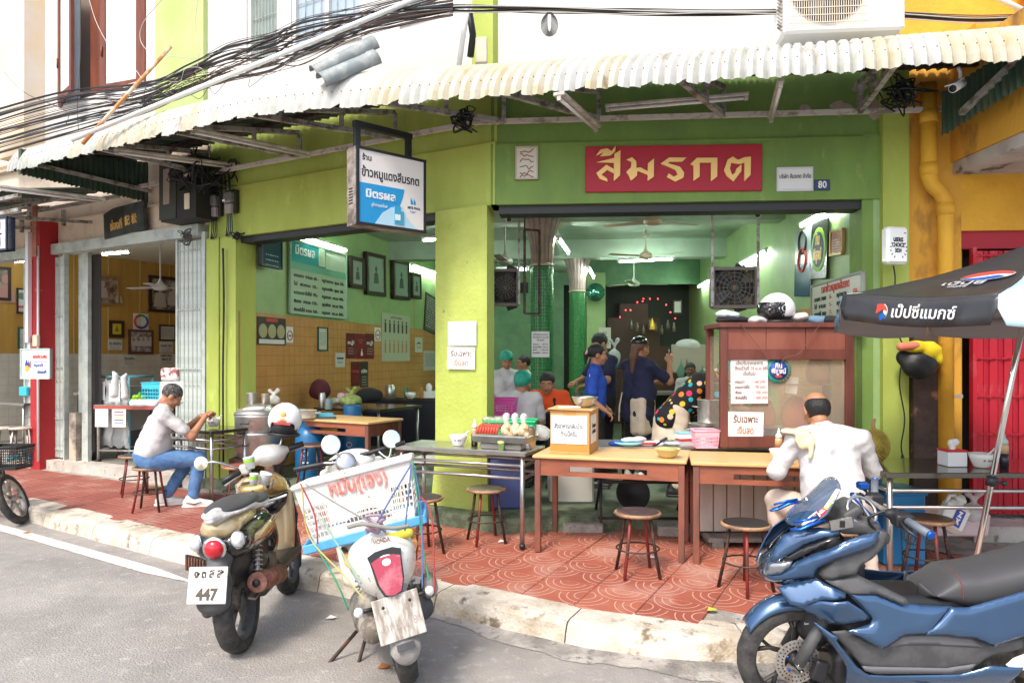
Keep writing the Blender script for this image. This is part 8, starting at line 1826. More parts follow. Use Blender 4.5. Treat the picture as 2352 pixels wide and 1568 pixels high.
disc(g,'tail_lamp_ring',chrome,(0,-.268,.60),.062,.012,(R(98),0,0));disc(g,'tail_lamp',redlens,(0,-.275,.60),.050,.02,(R(98),0,0),dome=.014)
sp_(g,'engine',engine,[('b',(-.03,.10,.30),(.06,.20,.07),.03),('b',(.02,.30,.33),(.09,.14,.11),.03),('e',(.05,.15,.42),(.05,.14,.05)),('c',(-.09,-.02,.27),(-.09,.30,.30),.055,.07)],k=.03);sp_(g,'inner_fender',blackm,[('e',(0,.0,.47),(.08,.22,.12)),('b',(0,.30,.44),(.09,.18,.12),.03),('b',(0,.68,.31),(.13,.26,.035),.03)],k=.04)
sp_(g,'mud_guard',dkgrey,[('e',(0,-.27,.43),(.075,.035,.10)),('c',(0,-.25,.46),(0,-.20,.56),.05,.07),('e',(-.02,-.29,.34),(.085,.05,.06))],k=.03)
sp_(g,'belt_case',dkgrey,[('b',(-.115,.06,.29),(.03,.22,.07),.03),('c',(-.12,-.05,.27),(-.12,.0,.27),.05,.06)],k=.02)
PLM=Matrix.Translation((-.025,-.335,.44))@Matrix.Rotation(R(-14),4,'X')@Matrix.Rotation(R(4),4,'Y')
pt=bpy.data.objects.new('number_plate',None);COL.objects.link(pt);pt.parent=g;pt.matrix_local=PLM;b=MB();b.box((0,0,0),(.195,.006,.175),bev=.003);b.o('plate',plain('plate_white',(.78,.76,.72),.4),pt)
text('๑ ๓ ส ส',.06,plain('plate_ink',(.10,.08,.06),.5),pt,(0,-.004,.055),width=.14,bold=.002);text('ปราจีนบุรี',.035,plain('faded_ink',(.42,.38,.35),.5),pt,(0,-.004,.015),width=.13);text('447',.075,plain('plate_ink',(.1,.08,.06)),pt,(0,-.004,-.045),width=.11,bold=.003)
b=MB();b.cyl((.135,-.04,.36),(.150,.30,.31),.053,22);ex=b.o('muffler',rustm,g);disc(ex,'end_cap',mat('rust_cap',(.42,.20,.15),.7,col2=(.25,.1,.07),nscale=20),(.134,-.055,.362),.055,.012,(R(90),0,0));b=MB();b.cyl((.134,-.085,.363),(.134,-.05,.362),.020,14);b.o('tail_pipe',blackm,ex)
tb(g,'exhaust_pipe',rustm,[(.13,.28,.31),(.10,.42,.25),(.05,.55,.24)],.02)
pshell(g,GM,'leg_shield',goldpale,[(370,455),(430,400),(520,372),(640,335),(725,342),(800,395),(858,500),(884,640),(892,800),(885,960),(865,1040),(780,1080),(640,1060),(560,900),(480,720),(400,640)],.80,.045,.07)
pshell(g,GM,'storage_pocket',goldbody,[(398,470),(430,430),(520,420),(620,385),(710,368),(780,410),(825,500),(720,540),(600,562),(480,560),(400,540)],.752,.07,.06);pshell(g,GM,'pocket_base',blackgloss,[(398,545),(480,566),(600,568),(720,546),(828,506),(815,600),(750,680),(655,735),(560,690),(400,640)],.752,.05,.06)
pshell(g,GM,'white_trim',whitep,[(400,560),(470,580),(530,585),(525,600),(440,595),(400,580)],.690,.006,.01,th=.004);pshell(g,GM,'white_trim',whitep,[(632,590),(720,562),(818,528),(812,552),(720,582),(640,600)],.690,.006,.01,th=.004)
pshell(g,GM,'round_badge',goldpale,[(605,490),(615,440),(650,405),(712,402),(700,460),(670,505),(625,512)],.678,.012,.02);disc(g,'key_slot',blackm,lhit(GM,*(441+652*.2666,992.2+468*.2666),.664),.010,.004);disc(g,'pocket_lock',blackm,lhit(GM,441+520*.2666,992.2+512*.2666,.680),.010,.004,sx=.6)
sp_(g,'shield_rim',blackm,[('c',lhit(GM,660,1100,.83),lhit(GM,680,1180,.83),.012,.012),('c',lhit(GM,680,1180,.83),lhit(GM,678,1262,.83),.012,.010)],k=.01,res=.007)
sp_(g,'front_fender',blackgloss,[('e',(0,1.02,.40),(.065,.23,.12)),('-e',(0,1.02,.27),(.09,.24,.235)),('c',(.06,.93,.45),(.075,.98,.30),.035,.03)],k=.02)
hc=Vector((0,.80,.93));HR=Matrix.Rotation(R(14),3,'Z');Lg,Rg=Lp(GM,508,1108,.62),Lp(GM,697,1018,.86)
sp_(g,'handlebar_cover',plain('silver_plastic',(.60,.58,.54),.35,metal=.3),[('e',hc,(.10,.10,.07)),('c',hc+Vector((-.05,0,.02)),hc.lerp(Lg,.5),.038,.022),('c',hc+Vector((.05,0,.02)),hc.lerp(Rg,.5),.038,.022)],k=.03,res=.008)
for q,e in(('L',Lg),('R',Rg)):
 dd=(e-hc).normalized();tb(g,'grip',blackm,[e-dd*.13,e-dd*.06,e],[.017,.019,.018],12);sp_(g,'switch_box',plain('silver_plastic',(0,0,0)),[('b',e-dd*.165,(.032,.03,.032),.012)],res=.007);tb(g,'brake_lever',steelworn,[e-dd*.17+Vector((0,.03,-.01)),e-dd*.08+Vector((0,.07,-.02)),e+Vector((0,.06,-.03))],.006,6)
cL=Lp(GM,462,1064,.62);mirror(g,cL,.040,[cL+Vector((.03,0,0)),cL+Vector((.10,0,.0)),Lg.lerp(hc,.45)+Vector((0,0,.0))],(.35,-1,.1));cR=Lp(GM,655,990,.86);tb(g,'mirror_stem',chrome,[Rg.lerp(hc,.35),Lp(GM,640,1030,.86),cR],.007)
tb(g,'brake_hose',blackm,spline([Rg.lerp(hc,.4),Rg.lerp(hc,.6)+Vector((0,.0,-.08)),hc+Vector((.03,-.05,-.06))],5),.005);tb(g,'side_stand',ironm,[(-.10,.35,.20),(-.17,.36,.02)],.010)
hp=GM@cR;helmet('helmet','white helmet with gold crest hung upside on the right mirror of the gold scooter',Matrix.Translation(hp+Vector((0,-.03,.005)))@Matrix.Rotation(R(10),4,'Z')@Matrix.Rotation(R(6),4,'Y'),whitep,s=.90);hr=[o for o in bpy.data.objects if o.name.startswith('helmet')][-1]
r=hr_=[o for o in bpy.data.objects if o.get('label','').startswith('white helmet with gold')][0];b=MB();b.sph((0,-.132,.125),(.020,.006,.024),12,6);b.box((0,-.140,.092),(.03,.006,.018));b.o('crest',gold,r);b=MB();b.box((0,-.143,.062),(.11,.006,.010));b.o('dark_band',inkred,r);text('RACING',.02,inkred,r,(0,-.1475,.078),width=.06,bold=.001)
for i,(px,py,y,rr_,lb)in enumerate(((573,1062,.60,.036,'taller white cup with green band on the gold scooter handlebar'),(583,1100,.56,.028,'lower white cup with green band on the gold scooter handlebar'),(608,1098,.62,.040,'plain white tub on the gold scooter handlebar'))):
 q=T('cup',lb,'cup',Matrix.Translation(GM@Lp(GM,px,py,y))@Matrix.Rotation(R(-10+14*i),4,'Y'));b=MB();b.lathe([(rr_*.8,-.04),(rr_,.03),(rr_*1.02,.032)],n=22);b.o('cup',whitep,q)
 if i<2:b=MB();b.lathe([(rr_*.99,.002),(rr_*1.035,.022)],n=22,cap=False);b.o('green_band',limeg,q)
 b=MB();b.lathe([(rr_*1.05,.030),(rr_*1.05,.036),(rr_*.9,.040),(0,.040)],n=22);b.o('lid',whitep,q)
wS=T('white_scooter','dirty white scooter carrying a tied white crate, seen from behind','scooter',frame((-.55,3.80,0),.95,.30)@Matrix.Rotation(R(-12),4,'Y')@Matrix.Diagonal((1.08,.95,1.13,1)));WM=wS.matrix_world
wheel(wS,(0,0,.265),.265,.095,engine,5);wheel(wS,(0,1.12,.25),.25,.085,engine,5)
sp_(wS,'tail_cover',whitebody,[('e',(0,-.05,.62),(.160,.24,.11)),('e',(0,-.10,.56),(.135,.17,.12)),('e',(0,.25,.62),(.17,.30,.12)),('e',(0,.5,.52),(.12,.12,.18))],k=.05);sp_(wS,'leg_shield',whitebody,[('b',(0,.92,.60),(.19,.035,.33),.03,(-.18,0,0)),('b',(0,.72,.28),(.15,.25,.04),.03)],k=.04)
for s in(-1,1):tb(wS,'orange_stripe',mat('orange_decal',(.80,.25,.03),.4,col2=(.75,.5,.2),nscale=6),[(s*.118,-.20,.59),(s*.150,-.08,.63),(s*.165,.10,.66)],[.010,.028,.014],sq=.5)
LPM=Matrix.Translation((0,-.285,.585))@Matrix.Rotation(R(-20),4,'X');lr=bpy.data.objects.new('tail_lamp',None);COL.objects.link(lr);lr.parent=wS;lr.matrix_local=LPM
ov=[(-.072,.06),(-.078,.09),(-.04,.105),(.04,.105),(.078,.09),(.072,.06),(.062,-.03),(.04,-.085),(0,-.098),(-.04,-.085),(-.062,-.03)]
b=MB();b.prism([(x*1.0,z)for x,z in ov],-.012,.06);b.o('dark_recess',blackm,lr);b=MB();b.prism([(x*.86,z*.84-.014)for x,z in ov],-.018,.0);b.o('lens',pinklens,lr)
text('HONDA',.03,inkbrown,wS,Matrix.Translation((0,-.268,.727))@Matrix.Rotation(R(-32),4,'X'),width=.075,bold=.001)
sp_(wS,'mud_guard',mat('grey_dirty',(.35,.33,.31),.7,col2=(.2,.18,.16),nscale=10),[('b',(0,-.30,.33),(.07,.02,.10),.03,(-.3,0,0)),('c',(0,-.24,.44),(0,-.16,.55),.06,.09),('e',(0,-.335,.25),(.06,.03,.06))],k=.03)
pt=bpy.data.objects.new('number_plate',None);COL.objects.link(pt);pt.parent=wS;pt.matrix_local=Matrix.Translation((.0,-.335,.405))@Matrix.Rotation(R(-14),4,'X');b=MB();b.box((0,0,0),(.21,.006,.19),bev=.004);b.o('plate',mat('dirty_plate',(.62,.58,.52),.6,col2=(.30,.25,.2),nscale=16,thr=(.42,.6),stretch=(2,1,.5)),pt);text('กทม 218',.05,plain('rubbed_ink',(.40,.36,.32),.6),pt,(0,-.0035,-.03),width=.15);b=MB();b.box((.0,-.006,-.125),(.08,.008,.03));b.o('dealer_tag',dkgrey,pt)
for s in(-1,1):tb(wS,'indicator_stalk',blackm,[(s*.08,-.24,.44),(s*.16,-.25,.45)],.010);disc(wS,'indicator',whitep,(s*.165,-.25,.45),.022,.014,dome=.010)
sp_(wS,'engine',mat('dusty_engine',(.45,.41,.35),.7,.3,col2=(.18,.15,.12),nscale=12,thr=(.42,.6)),[('c',(-.11,.0,.27),(-.11,.34,.30),.06,.085),('b',(-.02,.32,.34),(.08,.12,.10),.03),('e',(-.14,.36,.22),(.05,.07,.06)),('e',(-.09,.05,.40),(.06,.09,.06))],k=.03);sp_(wS,'inner_fender',blackm,[('e',(0,.05,.46),(.075,.22,.12)),('b',(0,.42,.40),(.09,.14,.14),.03)],k=.03)
b=MB();b.cyl((.13,-.08,.33),(.15,.30,.28),.058,20);b.o('muffler',dkgrey,wS);tb(wS,'heat_guard',MATS['dusty_engine'],[(.17,-.10,.40),(.20,.0,.40),(.19,.15,.35)],[.02,.04,.03],sq=1.6)
tb(wS,'centre_stand',ironm,[(-.10,.40,.20),(-.22,.30,.02),(-.34,.32,.03),(-.36,.36,.06),(-.18,.42,.16)],.010,7);sp_(wS,'saddle',seatm,[('e',(0,.34,.70),(.12,.26,.045))]);sp_(wS,'front_cowl',whitebody,[('e',(0,.98,.92),(.15,.10,.08)),('e',(0,1.0,.75),(.12,.08,.14))],k=.05);sp_(wS,'front_fender',whitebody,[('e',(0,1.12,.40),(.065,.23,.12)),('-e',(0,1.12,.27),(.09,.24,.235))])
tb(wS,'handlebar',blackm,[(-.32,.84,.98),(-.12,.92,.96),(.12,.92,.96),(.32,.84,.98)],.014)
for px,py,rr_ in((760,1021,.052),(899,1008,.050)):c=Lp(WM,px,py,.86);s=-1 if px<800 else 1;mirror(wS,c,rr_,[c+Vector((-s*.005,0,-.03)),c+Vector((-s*.04,0,-.10)),Vector((s*.16,.9,.97))],(.1,-1,.15))
disc(wS,'speedometer',steel,Lp(WM,795,1062,.86),.06,.02,(R(70),0,0))
Yc=3.74;c0=P(842,1226,Yc);TM=Matrix.Translation(c0)@Matrix.Rotation(R(-13.5),4,'Y')@Matrix.Rotation(R(6),4,'Z')
bt=T('blue_tray','light blue plastic tray lying under the white crate','tray',TM);b=MB();b.box((0,.16,-.012),(.62,.42,.012),bev=.004)
for y in(-.05,.37):b.box((0,y,.01),(.64,.014,.045),bev=.004)
for x in(-.315,.315):b.box((x,.16,.01),(.014,.42,.045),bev=.004)
b.o('tray',plain('sky_blue_plastic',(.10,.38,.68),.45),bt)
crm=mat('crate_white',(.76,.74,.70),.5,col2=(.58,.53,.47),nscale=7,thr=(.5,.75),col3=(.22,.17,.13),n3=12,thr3=(.64,.72))
cr=basket('white slotted plastic crate with red handwriting tied on the scooter',TM@Matrix.Translation((-.0,.16,.0))@Matrix.Rotation(R(-3),4,'X'),.52,.34,.315,crm,'crate',nx=26,nz=5,solidtop=.34,flare=1.16,name='plastic_crate',rimt=.022)
text('หมั่น(เอง)',.11,mat('red_marker',(.62,.10,.07),.6,col2=(.75,.4,.35),nscale=30),cr,Matrix.Translation((.02,-.204,.262))@Matrix.Rotation(R(5),4,'X'),width=.30,bold=.003)
RC=[plain('rope_green',(.02,.30,.16),.7),plain('rope_yellow',(.48,.40,.12),.8),plain('rope_red',(.42,.05,.05),.8),plain('rope_blue',(.10,.15,.34),.8),plain('rope_grey',(.26,.25,.22),.8),plain('rope_mint',(.25,.42,.30),.8)]
for i,(m_i,pts,lb)in enumerate(((0,[(712,1232,4.1),(770,1330,4.0),(800,1400,4.0)],'green rope from the left end of the blue tray down to the footrest'),(1,[(694,1115,4.0),(710,1230,4.0),(790,1320,3.9),(838,1378,3.85)],'yellow rope running from the left crate corner down to the engine'),(2,[(690,1110,4.0),(722,1180,4.0),(730,1248,4.0)],'red rope at the left end of the crate'),(3,[(945,1065,4.0),(900,1140,3.97),(866,1200,3.96)],'blue rope slanting down left from the right crate corner'),(4,[(700,1110,4.0),(780,1160,3.97),(862,1205,3.96)],'grey green rope crossing the crate front from the left corner'),(0,[(948,1060,4.02),(962,1170,4.0),(972,1260,4.0),(985,1330,3.95)],'green rope down the right end of the crate'),(2,[(950,1130,4.02),(990,1180,4.0),(998,1360,3.95)],'long red rope hanging at the far right of the crate scooter'),(3,[(952,1070,4.02),(968,1180,4.0),(970,1350,3.92)],'blue rope hanging down the right end of the crate'),(5,[(740,1190,3.98),(790,1275,3.9),(830,1340,3.85)],'mint cord running over the left side of the scooter tail'),(4,[(800,1210,3.97),(835,1203,3.94),(900,1212,3.95),(940,1206,3.98)],'thick greyish rope lashed round the front of the blue tray'),(3,[(944,1075,4.0),(938,1140,3.98),(930,1218,3.97)],'thin blue cord straight down the right of the crate front'))):
 b=MB();b.tube(spline([P(p[0],p[1],p[2]-.42)for p in pts],8),.0042 if i!=9 else.010,6);tag(b.o('rope',RC[m_i]),lb,'rope')
b=MB()
for i in range(7):g_=random.Random(i);b.tube(spline([P(862,1206,3.60)+Vector([g_.uniform(-.05,.05)for _ in range(3)])for _ in range(5)],5),.007,6)
tag(b.o('rope_knot',plain('rope_mauve',(.40,.28,.36),.8)),'mauve knot of rope in the middle of the blue tray','knot');b=MB();putsdf(b,[('c',(-.13,0,-.03),(0,-.01,.0),.022,.028),('c',(0,-.01,0),(.10,0,.03),.028,.022)],.007,.02,None,.004);tag(b.o('yellow_cloth',plain('mustard_cloth',(.55,.47,.04),.7),None,P(895,1236,3.66)),'mustard yellow cloth stuffed under the blue tray','cloth')
B3=frame((1.353,3.5,0),1,-.03)@Matrix.Rotation(R(6),4,'X');bs_=T('blue_scooter','large glossy blue maxi scooter parked across the right foreground','scooter',B3)
def c7(x,y):return(1653.75+x*.3264,1056.6+y*.3264)
def HWd(x,z):return max(.035,min(.205,.045+.62*(x+.16))*(1-.45*max(0,min(1,(z-.72)/.35)))*(1-.35*max(0,(.30-z)/.25)))
def surf(cx_,cy_,ex=0):
 px,py=c7(cx_,cy_);w=.16
 for _ in range(5):q=lhit(B3,px,py,-(w+ex));w=HWd(q.x,q.z)
 return q.x,q.z
def shell(name,m,pts,ex=0.0,bulge=.010,tilt=(0,0),th=.006,mir=True,step=.0145,flat=None):
 P2=[Vector(surf(x,y,ex))for x,y in pts];V2,F2,dist,cx_,cz_=trif(P2,step)
 for s in((-1,1)if mir else(-1,)):
  vs=[]
  for p in V2:
   d=dist(p);e=min(1,d/.030);w=(flat if flat is not None else HWd(p.x,p.y))+ex+bulge*math.sin(e*PI/2)+tilt[0]*(p.x-cx_)+tilt[1]*(p.y-cz_)
   vs.append((p.x,s*w,p.y))
  b=MB();b.put(vs,[f if s<0 else f[::-1]for f in F2],True);o=b.o(name,m,bs_);solid(o,th)
 return o
X9=2139
shell('front_cowl',bluebody,[(300,775),(318,700),(372,610),(430,530),(520,500),(700,478),(862,492),(852,532),(740,555),(600,598),(480,660),(400,700),(330,705),(312,760)],.0,.02,(0,-.2));shell('headlamp_insert',blackgloss,[(455,668),(600,605),(740,560),(845,540),(780,575),(640,650),(510,706),(400,706)],.002,.003)
shell('headlamp',plain('headlamp_lens',(.30,.32,.35),.05,metal=.7,coat=1),[(305,765),(325,712),(400,708),(508,712),(495,745),(430,795),(330,812),(308,800)],.004,.012);shell('side_cowl',bluebody,[(312,822),(330,815),(432,800),(505,752),(545,712),(650,655),(860,552),(980,505),(1100,480),(1085,570),(1045,612),(940,650),(800,700),(700,765),(675,830),(540,862),(395,878),(345,865)],.006,.022,(0,.25))
shell('inner_shield',dkgrey,[(1104,484),(1170,500),(1155,590),(1065,690),(985,742),(960,800),(735,842),(702,808),(718,770),(800,712),(950,655),(1052,618),(1090,575)],-.012,.006,(.1,0));shell('bright_panel',bluebody,[(392,884),(545,872),(690,848),(895,940),(880,968),(700,972),(545,1000),(470,985)],.006,.004,(0,-.7));shell('lower_cowl',bluebody,[(470,990),(545,1004),(700,976),(885,972),(1000,1050),(1065,1112),(1045,1140),(880,1182),(760,1152),(620,1080),(540,1035)],.008,.012,(0,.35))
shell('tunnel_cover',dkgrey,[(738,846),(965,802),(1010,832),(1130,880),(1290,955),(1310,985),(1285,1000),(1100,934),(900,936)],-.02,.012,(0,-.5));shell('middle_panel',bluebody,[(900,940),(1100,940),(1290,1006),(1420,1024),(1640,1034),(1555,1120),(1442,1208),(1280,1218),(1122,1302),(885,1190),(1050,1144),(1072,1112),(1004,1046)],.0,.012,(0,-.25))
shell('tail_panel',bluebody,[(1622,1030),(1745,1030),(2139,925),(2500,830),(2950,700),(3000,740),(2700,960),(2400,1130),(2139,1215),(1900,1288),(1780,1236),(1560,1216),(1428,1212),(1540,1118)],-.003,.012,(0,-.15))
shell('foot_panel',dkgrey,[(785,1205),(882,1194),(1120,1306),(1282,1224),(1560,1220),(1780,1240),(1900,1292),(2139,1250),(2139,1320),(1900,1385),(1800,1462),(1600,1500),(1100,1502),(1000,1452),(900,1330)],-.012,.006);shell('panel_crease',plain('mid_grey_plastic',(.13,.13,.135),.45),[(1290,1232),(1560,1228),(1770,1250),(1860,1320),(1500,1300),(1310,1300),(1180,1318)],-.004,.004)
shell('foot_trim',plain('mid_grey_plastic',(.13,.13,.135)),[(1000,1448),(1100,1452),(1600,1462),(1800,1432),(1780,1470),(1600,1500),(1100,1502),(1020,1480)],.004,.004);shell('spar',bluebody,[(612,1082),(700,1140),(795,1205),(782,1225),(845,1300),(960,1445),(1050,1512),(1200,1520),(1700,1508),(1890,1432),(2125,1452),(2050,1600),(900,1625),(880,1440),(780,1290),(660,1150)],.006,.012,(0,.3))
sp_(bs_,'inner_frame',blackm,[('b',(.55,0,.45),(.34,.12,.16),.05),('b',(.98,0,.52),(.30,.13,.14),.06),('c',(.16,0,.82),(.10,0,.42),.07,.09),('b',(1.32,0,.36),(.10,.10,.12),.04),('b',(.42,0,.24),(.26,.11,.08),.04),('b',(.20,0,.62),(.10,.10,.16),.05)],k=.05,res=.014)
def seatfn(pts,w,m,name,res=.012):
 b=MB();putsdf(b,pts,res,.06);return b.o(name,m,bs_)
Q=lambda x,y:(lambda q:Vector((q.x,0,q.z)))(lhit(B3,*c7(x,y),-.14))
Q0=lambda x,y:(lambda q:Vector((q.x,0,q.z)))(lhit(B3,*c7(x,y),-.04))
SEC=[(1368,880,898,.06),(1400,856,930,.10),(1455,808,975,.125),(1590,703,1008,.14),(1660,690,1024,.145),(1760,684,1020,.15),(1900,655,1004,.15),(2020,628,965,.15),(2139,598,935,.15),(2300,540,880,.145),(2600,440,790,.13),(2800,440,700,.10),(2860,500,640,.04)]
Qt=lambda x,y:(lambda q:Vector((q.x,0,q.z)))(lhit(B3,*c7(x,y),.09))
SP=[(Qt(x,t),Q(x,b_),w)for x,t,b_,w in SEC]
def seatf(u,v):
 k_=u*(len(SP)-1);i=min(len(SP)-2,int(k_));f_=k_-i;t=SP[i][0].lerp(SP[i+1][0],f_);b_=SP[i][1].lerp(SP[i+1][1],f_);w=SP[i][2]+(SP[i+1][2]-SP[i][2])*f_
 x=(t.x+b_.x)/2;a=PI*v;c_,s_=math.cos(a),math.sin(a);yy=-math.copysign(abs(c_)**.45,c_)*w*(1-.25*s_**6);zz=b_.z+(t.z-b_.z)*s_**.55
 return(x,yy,zz)
b=MB();b.grid(seatf,60,26);o=b.o('seat',seatm,bs_);solid(o,.008,-1)
tb(bs_,'seat_seam',mat('seam_red',(.2,.05,.05),.7),[Vector(seatf(.272,v))+Vector((0,-.002,.001))for v in(.02,.08,.15,.22,.3,.4,.5,.7)],.0022,5)
WS=[(490,455),(560,372),(700,262),(842,140),(905,225),(880,330),(800,420),(560,452)]
scr_m=mat('smoked_windscreen',(.04,.09,.18),.05,alpha=.62,coat=1)
a_=[Q0(490,460),Q0(640,310),Q0(842,145)];c_=[Q(640,475),Q(765,385),Q(885,225)]
def wsf(u,v):
 t=v;k_=min(1,int(t*2));f_=t*2-k_;p=a_[k_].lerp(a_[k_+1],f_);q=c_[k_].lerp(c_[k_+1],f_);s=u*2-1;w=(.12+.03*math.sin(v*PI))*(1-.25*v);o=abs(s)**2;pt_=p.lerp(q,o);return(pt_.x,s*w,pt_.z)
b=MB();b.grid(wsf,20,14);o=b.o('windscreen',scr_m,bs_);solid(o,.004)
for i,(u,v,sx_,sz_,m,tx)in enumerate(((.10,.12,.05,.02,plain('sticker_orange',(.8,.4,.05),.4),'GO'),(.10,.30,.05,.035,whitep,'STG'),(.08,.46,.045,.03,redp,'HR'),(.07,.66,.06,.022,plain('sticker_lime',(.5,.6,.1),.4),'KPR'),(.07,.84,.06,.022,whitep,'DURO'))):
 p=Vector(wsf(u,v));du=Vector(wsf(u,v+.03))-Vector(wsf(u,v-.03));dv=Vector(wsf(u+.03,v))-Vector(wsf(u-.03,v));x=du.normalized();nn=x.cross(dv).normalized();nn=nn if nn.y<0 else-nn;z=x.cross(-nn);z=z if z.z>0 else-z;Mx=Matrix((x,z.cross(x),z)).transposed().to_4x4();Mx.translation=p+nn*.006;b=MB();b.box((0,0,0),(sx_,.002,sz_));st_=b.o('sticker',m,bs_,Mx);text(tx,.02,ink if m==whitep else whitep,st_,(0,-.002,0),width=sx_*.8,bold=.001)
cb=plain('anodised_blue',(.02,.13,.55),.25,metal=.8)
for s in(-1,1):tb(bs_,'blue_bracket',cb,[Q(495,490)+Vector((0,s*.135,0)),Q(560,478)+Vector((0,s*.15,0)),Q(640,440)+Vector((0,s*.15,0)),Q(735,420)+Vector((0,s*.14,0))],[.010,.016,.018,.010],6,sq=.5);tb(bs_,'blue_bracket',cb,[Q(520,440)+Vector((0,s*.13,0)),Q(620,418)+Vector((0,s*.14,0)),Q(700,400)+Vector((0,s*.13,0))],.006,6)
b=MB();b.box(Q(845,442)+Vector((0,-.15,0)),(.10,.012,.045),rot=(0,-.2,0));b.o('silver_badge',steel,bs_);b=MB();b.box(Q(850,440)+Vector((0,-.158,0)),(.022,.004,.03));b.o('badge_mark',blackm,bs_)
sp_(bs_,'dash',dkgrey,[('b',Q0(910,360),(.05,.09,.025),.02,(0,-.5,0)),('b',Q0(950,450),(.09,.11,.03),.02),('b',Q0(1080,520),(.05,.11,.03),.02)],k=.03);b=MB();b.torus(Q(1060,400)+Vector((0,-.05,.0)),.07,.008,24,6,rot=(.9,.3,0));b.o('meter_ring',steel,bs_)
gL=lhit(B3,*c7(1480,525),-.36);gL0=lhit(B3,*c7(1320,430),-.24);gR=lhit(B3,*c7(1090,150),.36);gR0=lhit(B3,*c7(1085,260),.22);hb=lhit(B3,*c7(1085,350),0)
tb(bs_,'handlebar',steelworn,spline([gL,gL0,hb+Vector((.02,-.08,.02)),hb+Vector((0,.08,.03)),gR0,gR],6),.012,8)
for a,c,mm in((gL,gL0,dkgrey),(gR,gR0,dkgrey)):tb(bs_,'grip',plain('grip_grey',(.14,.16,.19),.5),[a,a.lerp(c,.5),c],[.019,.0175,.019],14);disc(bs_,'bar_end',cb,a,.021,.012,(a-c).to_track_quat('Z','Y').to_matrix(),16)
sp_(bs_,'switch_gear',blackm,[('b',gL0.lerp(hb,.15),(.04,.035,.03),.012),('e',gL0.lerp(hb,.3)+Vector((-.03,0,.02)),(.03,.02,.02))],res=.007,k=.02);sp_(bs_,'switch_gear',blackm,[('b',gR0.lerp(hb,.15),(.035,.035,.03),.012)],res=.007);b=MB();b.box(gR0+Vector((-.06,0,.06)),(.05,.045,.035),bev=.006);b.o('brake_reservoir',cb,bs_)
tb(bs_,'brake_lever',blackm,[gL0+Vector((-.03,.02,.0)),gL0.lerp(gL,.5)+Vector((-.05,0,-.01)),gL+Vector((-.04,.02,-.02))],.007);tb(bs_,'brake_lever',blackm,[gR0+Vector((-.04,0,.03)),gR0.lerp(gR,.5)+Vector((-.09,0,.03)),gR+Vector((-.10,-.05,.0))],.007)
for d in(0,.02,.04):tb(bs_,'cable',[blackm,plain('cable_silver',(.35,.36,.38),.4),cb][int(d*50)],spline([gR0+Vector((-.04,0,.0)),hb+Vector((-.05-d,.05,.06)),hb+Vector((-.04+d,-.02,-.04)),hb+Vector((.0,-.08,-.08))],6),.006,6)
tb(bs_,'hose_loop',blackm,spline([gL0+Vector((-.02,.02,.02)),hb+Vector((.02,-.14,.05)),hb+Vector((-.08,-.12,.0)),hb+Vector((-.02,-.10,-.08))],6),.007,6);tb(bs_,'lever_guard',blackm,spline([gL0+Vector((-.02,.0,-.01)),gL0+Vector((-.02,-.02,-.07)),gL0+Vector((.02,-.03,-.09)),gL0+Vector((.03,-.02,-.05))],6),.006,6)
fw=bpy.data.objects.new('front_end',None);COL.objects.link(fw);fw.parent=bs_;fw.matrix_local=Matrix.Rotation(R(-90+4),4,'Z')@Matrix.Translation((0,0,0));bpy.data.objects.remove(fw)
def wheelB(c,R_,tw,disc_):w=wheel(bs_,(0,0,0),R_,tw,plain('rim_dark',(.035,.032,.03),.4),5,disc_);w.matrix_local=Matrix.Translation(c)@Matrix.Rotation(R(90+(5 if c[0]<.5 else 0)),4,'Z')@Matrix.Rotation(R(12),4,'X');return w
wheelB((0,0,.262),.262,.105,.058*1);wheelB((1.315,0,.262),.262,.125,None)
def fend(u,v):a=R(52+92*u);r_=.285+.022*math.sin(u*PI);s=v*2-1;return(r_*math.cos(a)*(1-.04*s*s),s*.062,.262+(r_-.05*abs(s)**2.5)*math.sin(a)*1.0)
b=MB();b.grid(fend,26,12);o=b.o('front_fender',bluebody,bs_);solid(o,.005)
for s in(-1,1):tb(bs_,'fork_leg',dkgrey,[(-.0,s*.085,.262),(.05,s*.085,.36),(.13,s*.08,.52)],[.028,.030,.026],12);
b=MB();b.cyl((0,-.11,.262),(0,.11,.262),.014,10);b.o('axle',steel,bs_);sp_(bs_,'brake_caliper',blackm,[('b',(.10,-.085,.235),(.035,.02,.05),.012,(0,.3,0))],res=.007);text('Combi Brake',.014,whitep,bs_,(.055,-.0665,.455),width=.055)
sp_(bs_,'engine',engine,[('c',(1.05,-.10,.30),(1.32,-.10,.27),.08,.06),('b',(.95,0,.30),(.14,.10,.08),.03)],res=.012);sp_(bs_,'tail_lamp',redlens,[('e',Q(2960,745),(.04,.10,.03))],res=.012);tb(bs_,'side_stand',ironm,[(.62,-.12,.2),(.60,-.24,.02)],.012);b=MB();b.prism([(x,z)for x,z in[tuple(Q(a,c).xz)for a,c in((1960,1395),(2010,1350),(2139,1300),(2139,1420),(2010,1430))]],-.20,-.19);b.o('pale_foot_plate',whitep,bs_)
RM=frame(G(35,1203,0).xy.to_3d(),.95,-.25);rm_=T('red_moped','red moped with wire basket cut off by the left edge of the picture','moped',RM@Matrix.Rotation(R(4),4,'X'))
w=wheel(rm_,(0,0,0),.27,.07,steelworn,5);w.matrix_local=Matrix.Translation((-.02,0,.26))@Matrix.Rotation(R(-24),4,'Y')@Matrix.Rotation(R(28),4,'Z')
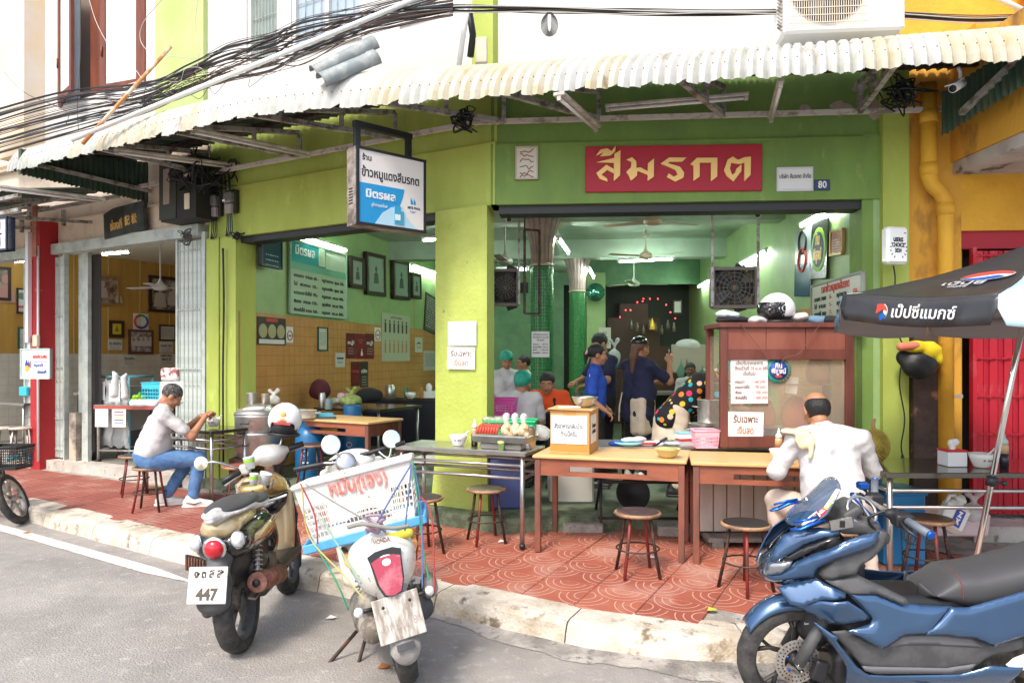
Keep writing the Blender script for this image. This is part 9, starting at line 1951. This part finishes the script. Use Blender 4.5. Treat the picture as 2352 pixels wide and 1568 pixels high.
sp_(rm_,'fork_cover',dkgrey,[('c',(-.10,-.03,.36),(-.24,-.02,.66),.045,.06)]);sp_(rm_,'leg_shield',redp,[('c',(-.16,-.06,.60),(-.20,-.06,.98),.07,.08),('e',(-.35,0,.55),(.10,.16,.22)),('c',(-.3,0,.5),(-.9,0,.42),.10,.12)],k=.05);sp_(rm_,'body',redp,[('e',(-1.0,0,.65),(.35,.13,.14))]);sp_(rm_,'saddle',seatm,[('e',(-.95,0,.80),(.35,.13,.05))])
w=wheel(rm_,(0,0,0),.27,.07,steelworn,5);w.matrix_local=Matrix.Translation((-1.25,0,.27))@Matrix.Rotation(R(90),4,'Z');tb(rm_,'front_rack',blackm,spline([Vector((-.20,-.05,.72)),Vector((-.04,-.08,.62)),Vector((-.02,-.06,.50)),Vector((-.08,-.05,.45))],6),.009);sp_(rm_,'gear_bracket',steelworn,[('b',(-.02,-.05,.40),(.03,.03,.06),.01),('c',(-.12,-.06,.5),(-.03,-.06,.34),.012,.012)])
bk=basket('black wire basket on the front of the red moped',Matrix.Translation(P(20,1042,7.0))@Matrix.Translation((0,0,-.14)),.30,.24,.22,blackm,nx=16,nz=7,solidtop=.08,flare=1.12,rimt=.008)
for rt,xs_,m_ in((g,(-.13,.11),steelworn),(wS,(-.13,.12),MATS['dusty_engine'])):
 for x in xs_:
  sa,sb=Vector((x,.02,.30)),Vector((x*.85,.12,.56));tb(rt,'shock_absorber',steelworn,[sa,sb],.013);b=MB()
  ax_=(sb-sa);q_=ax_.to_track_quat('Z','Y').to_matrix()
  for i in range(8):b.torus(sa+ax_*(.2+.09*i),.026,.005,14,5,rot=q_)
  o=b.o('spring',m_,rt);o['kind']='stuff'
 tb(rt,'rear_cable',blackm,spline([Vector((.03,.35,.50)),Vector((.12,.22,.40)),Vector((.10,.05,.36)),Vector((.06,-.02,.30))],6),.006,6);tb(rt,'brake_arm',steelworn,[(.06,.0,.27),(.07,.08,.24),(.065,.18,.25)],.008,6)
 b=MB();b.lathe([(.0,-.055),(.055,-.05),(.06,.03)],(0,0,.265),20,rot=(0,R(90),0));b.o('brake_drum',engine,rt)
 for i in range(6):b=MB();b.box((-.10,.10+.035*i,.36),(.07,.006,.05));b.o('cooling_fin',m_,rt)
for rt,z,w_ in((g,.44,.06),(wS,.405,.06)):
 for x in(-w_,w_):b=MB();b.cyl((x,-.345,z+.062),(x,-.352,z+.062),.007,8);b.o('plate_bolt',blackm,rt)
flush_text()
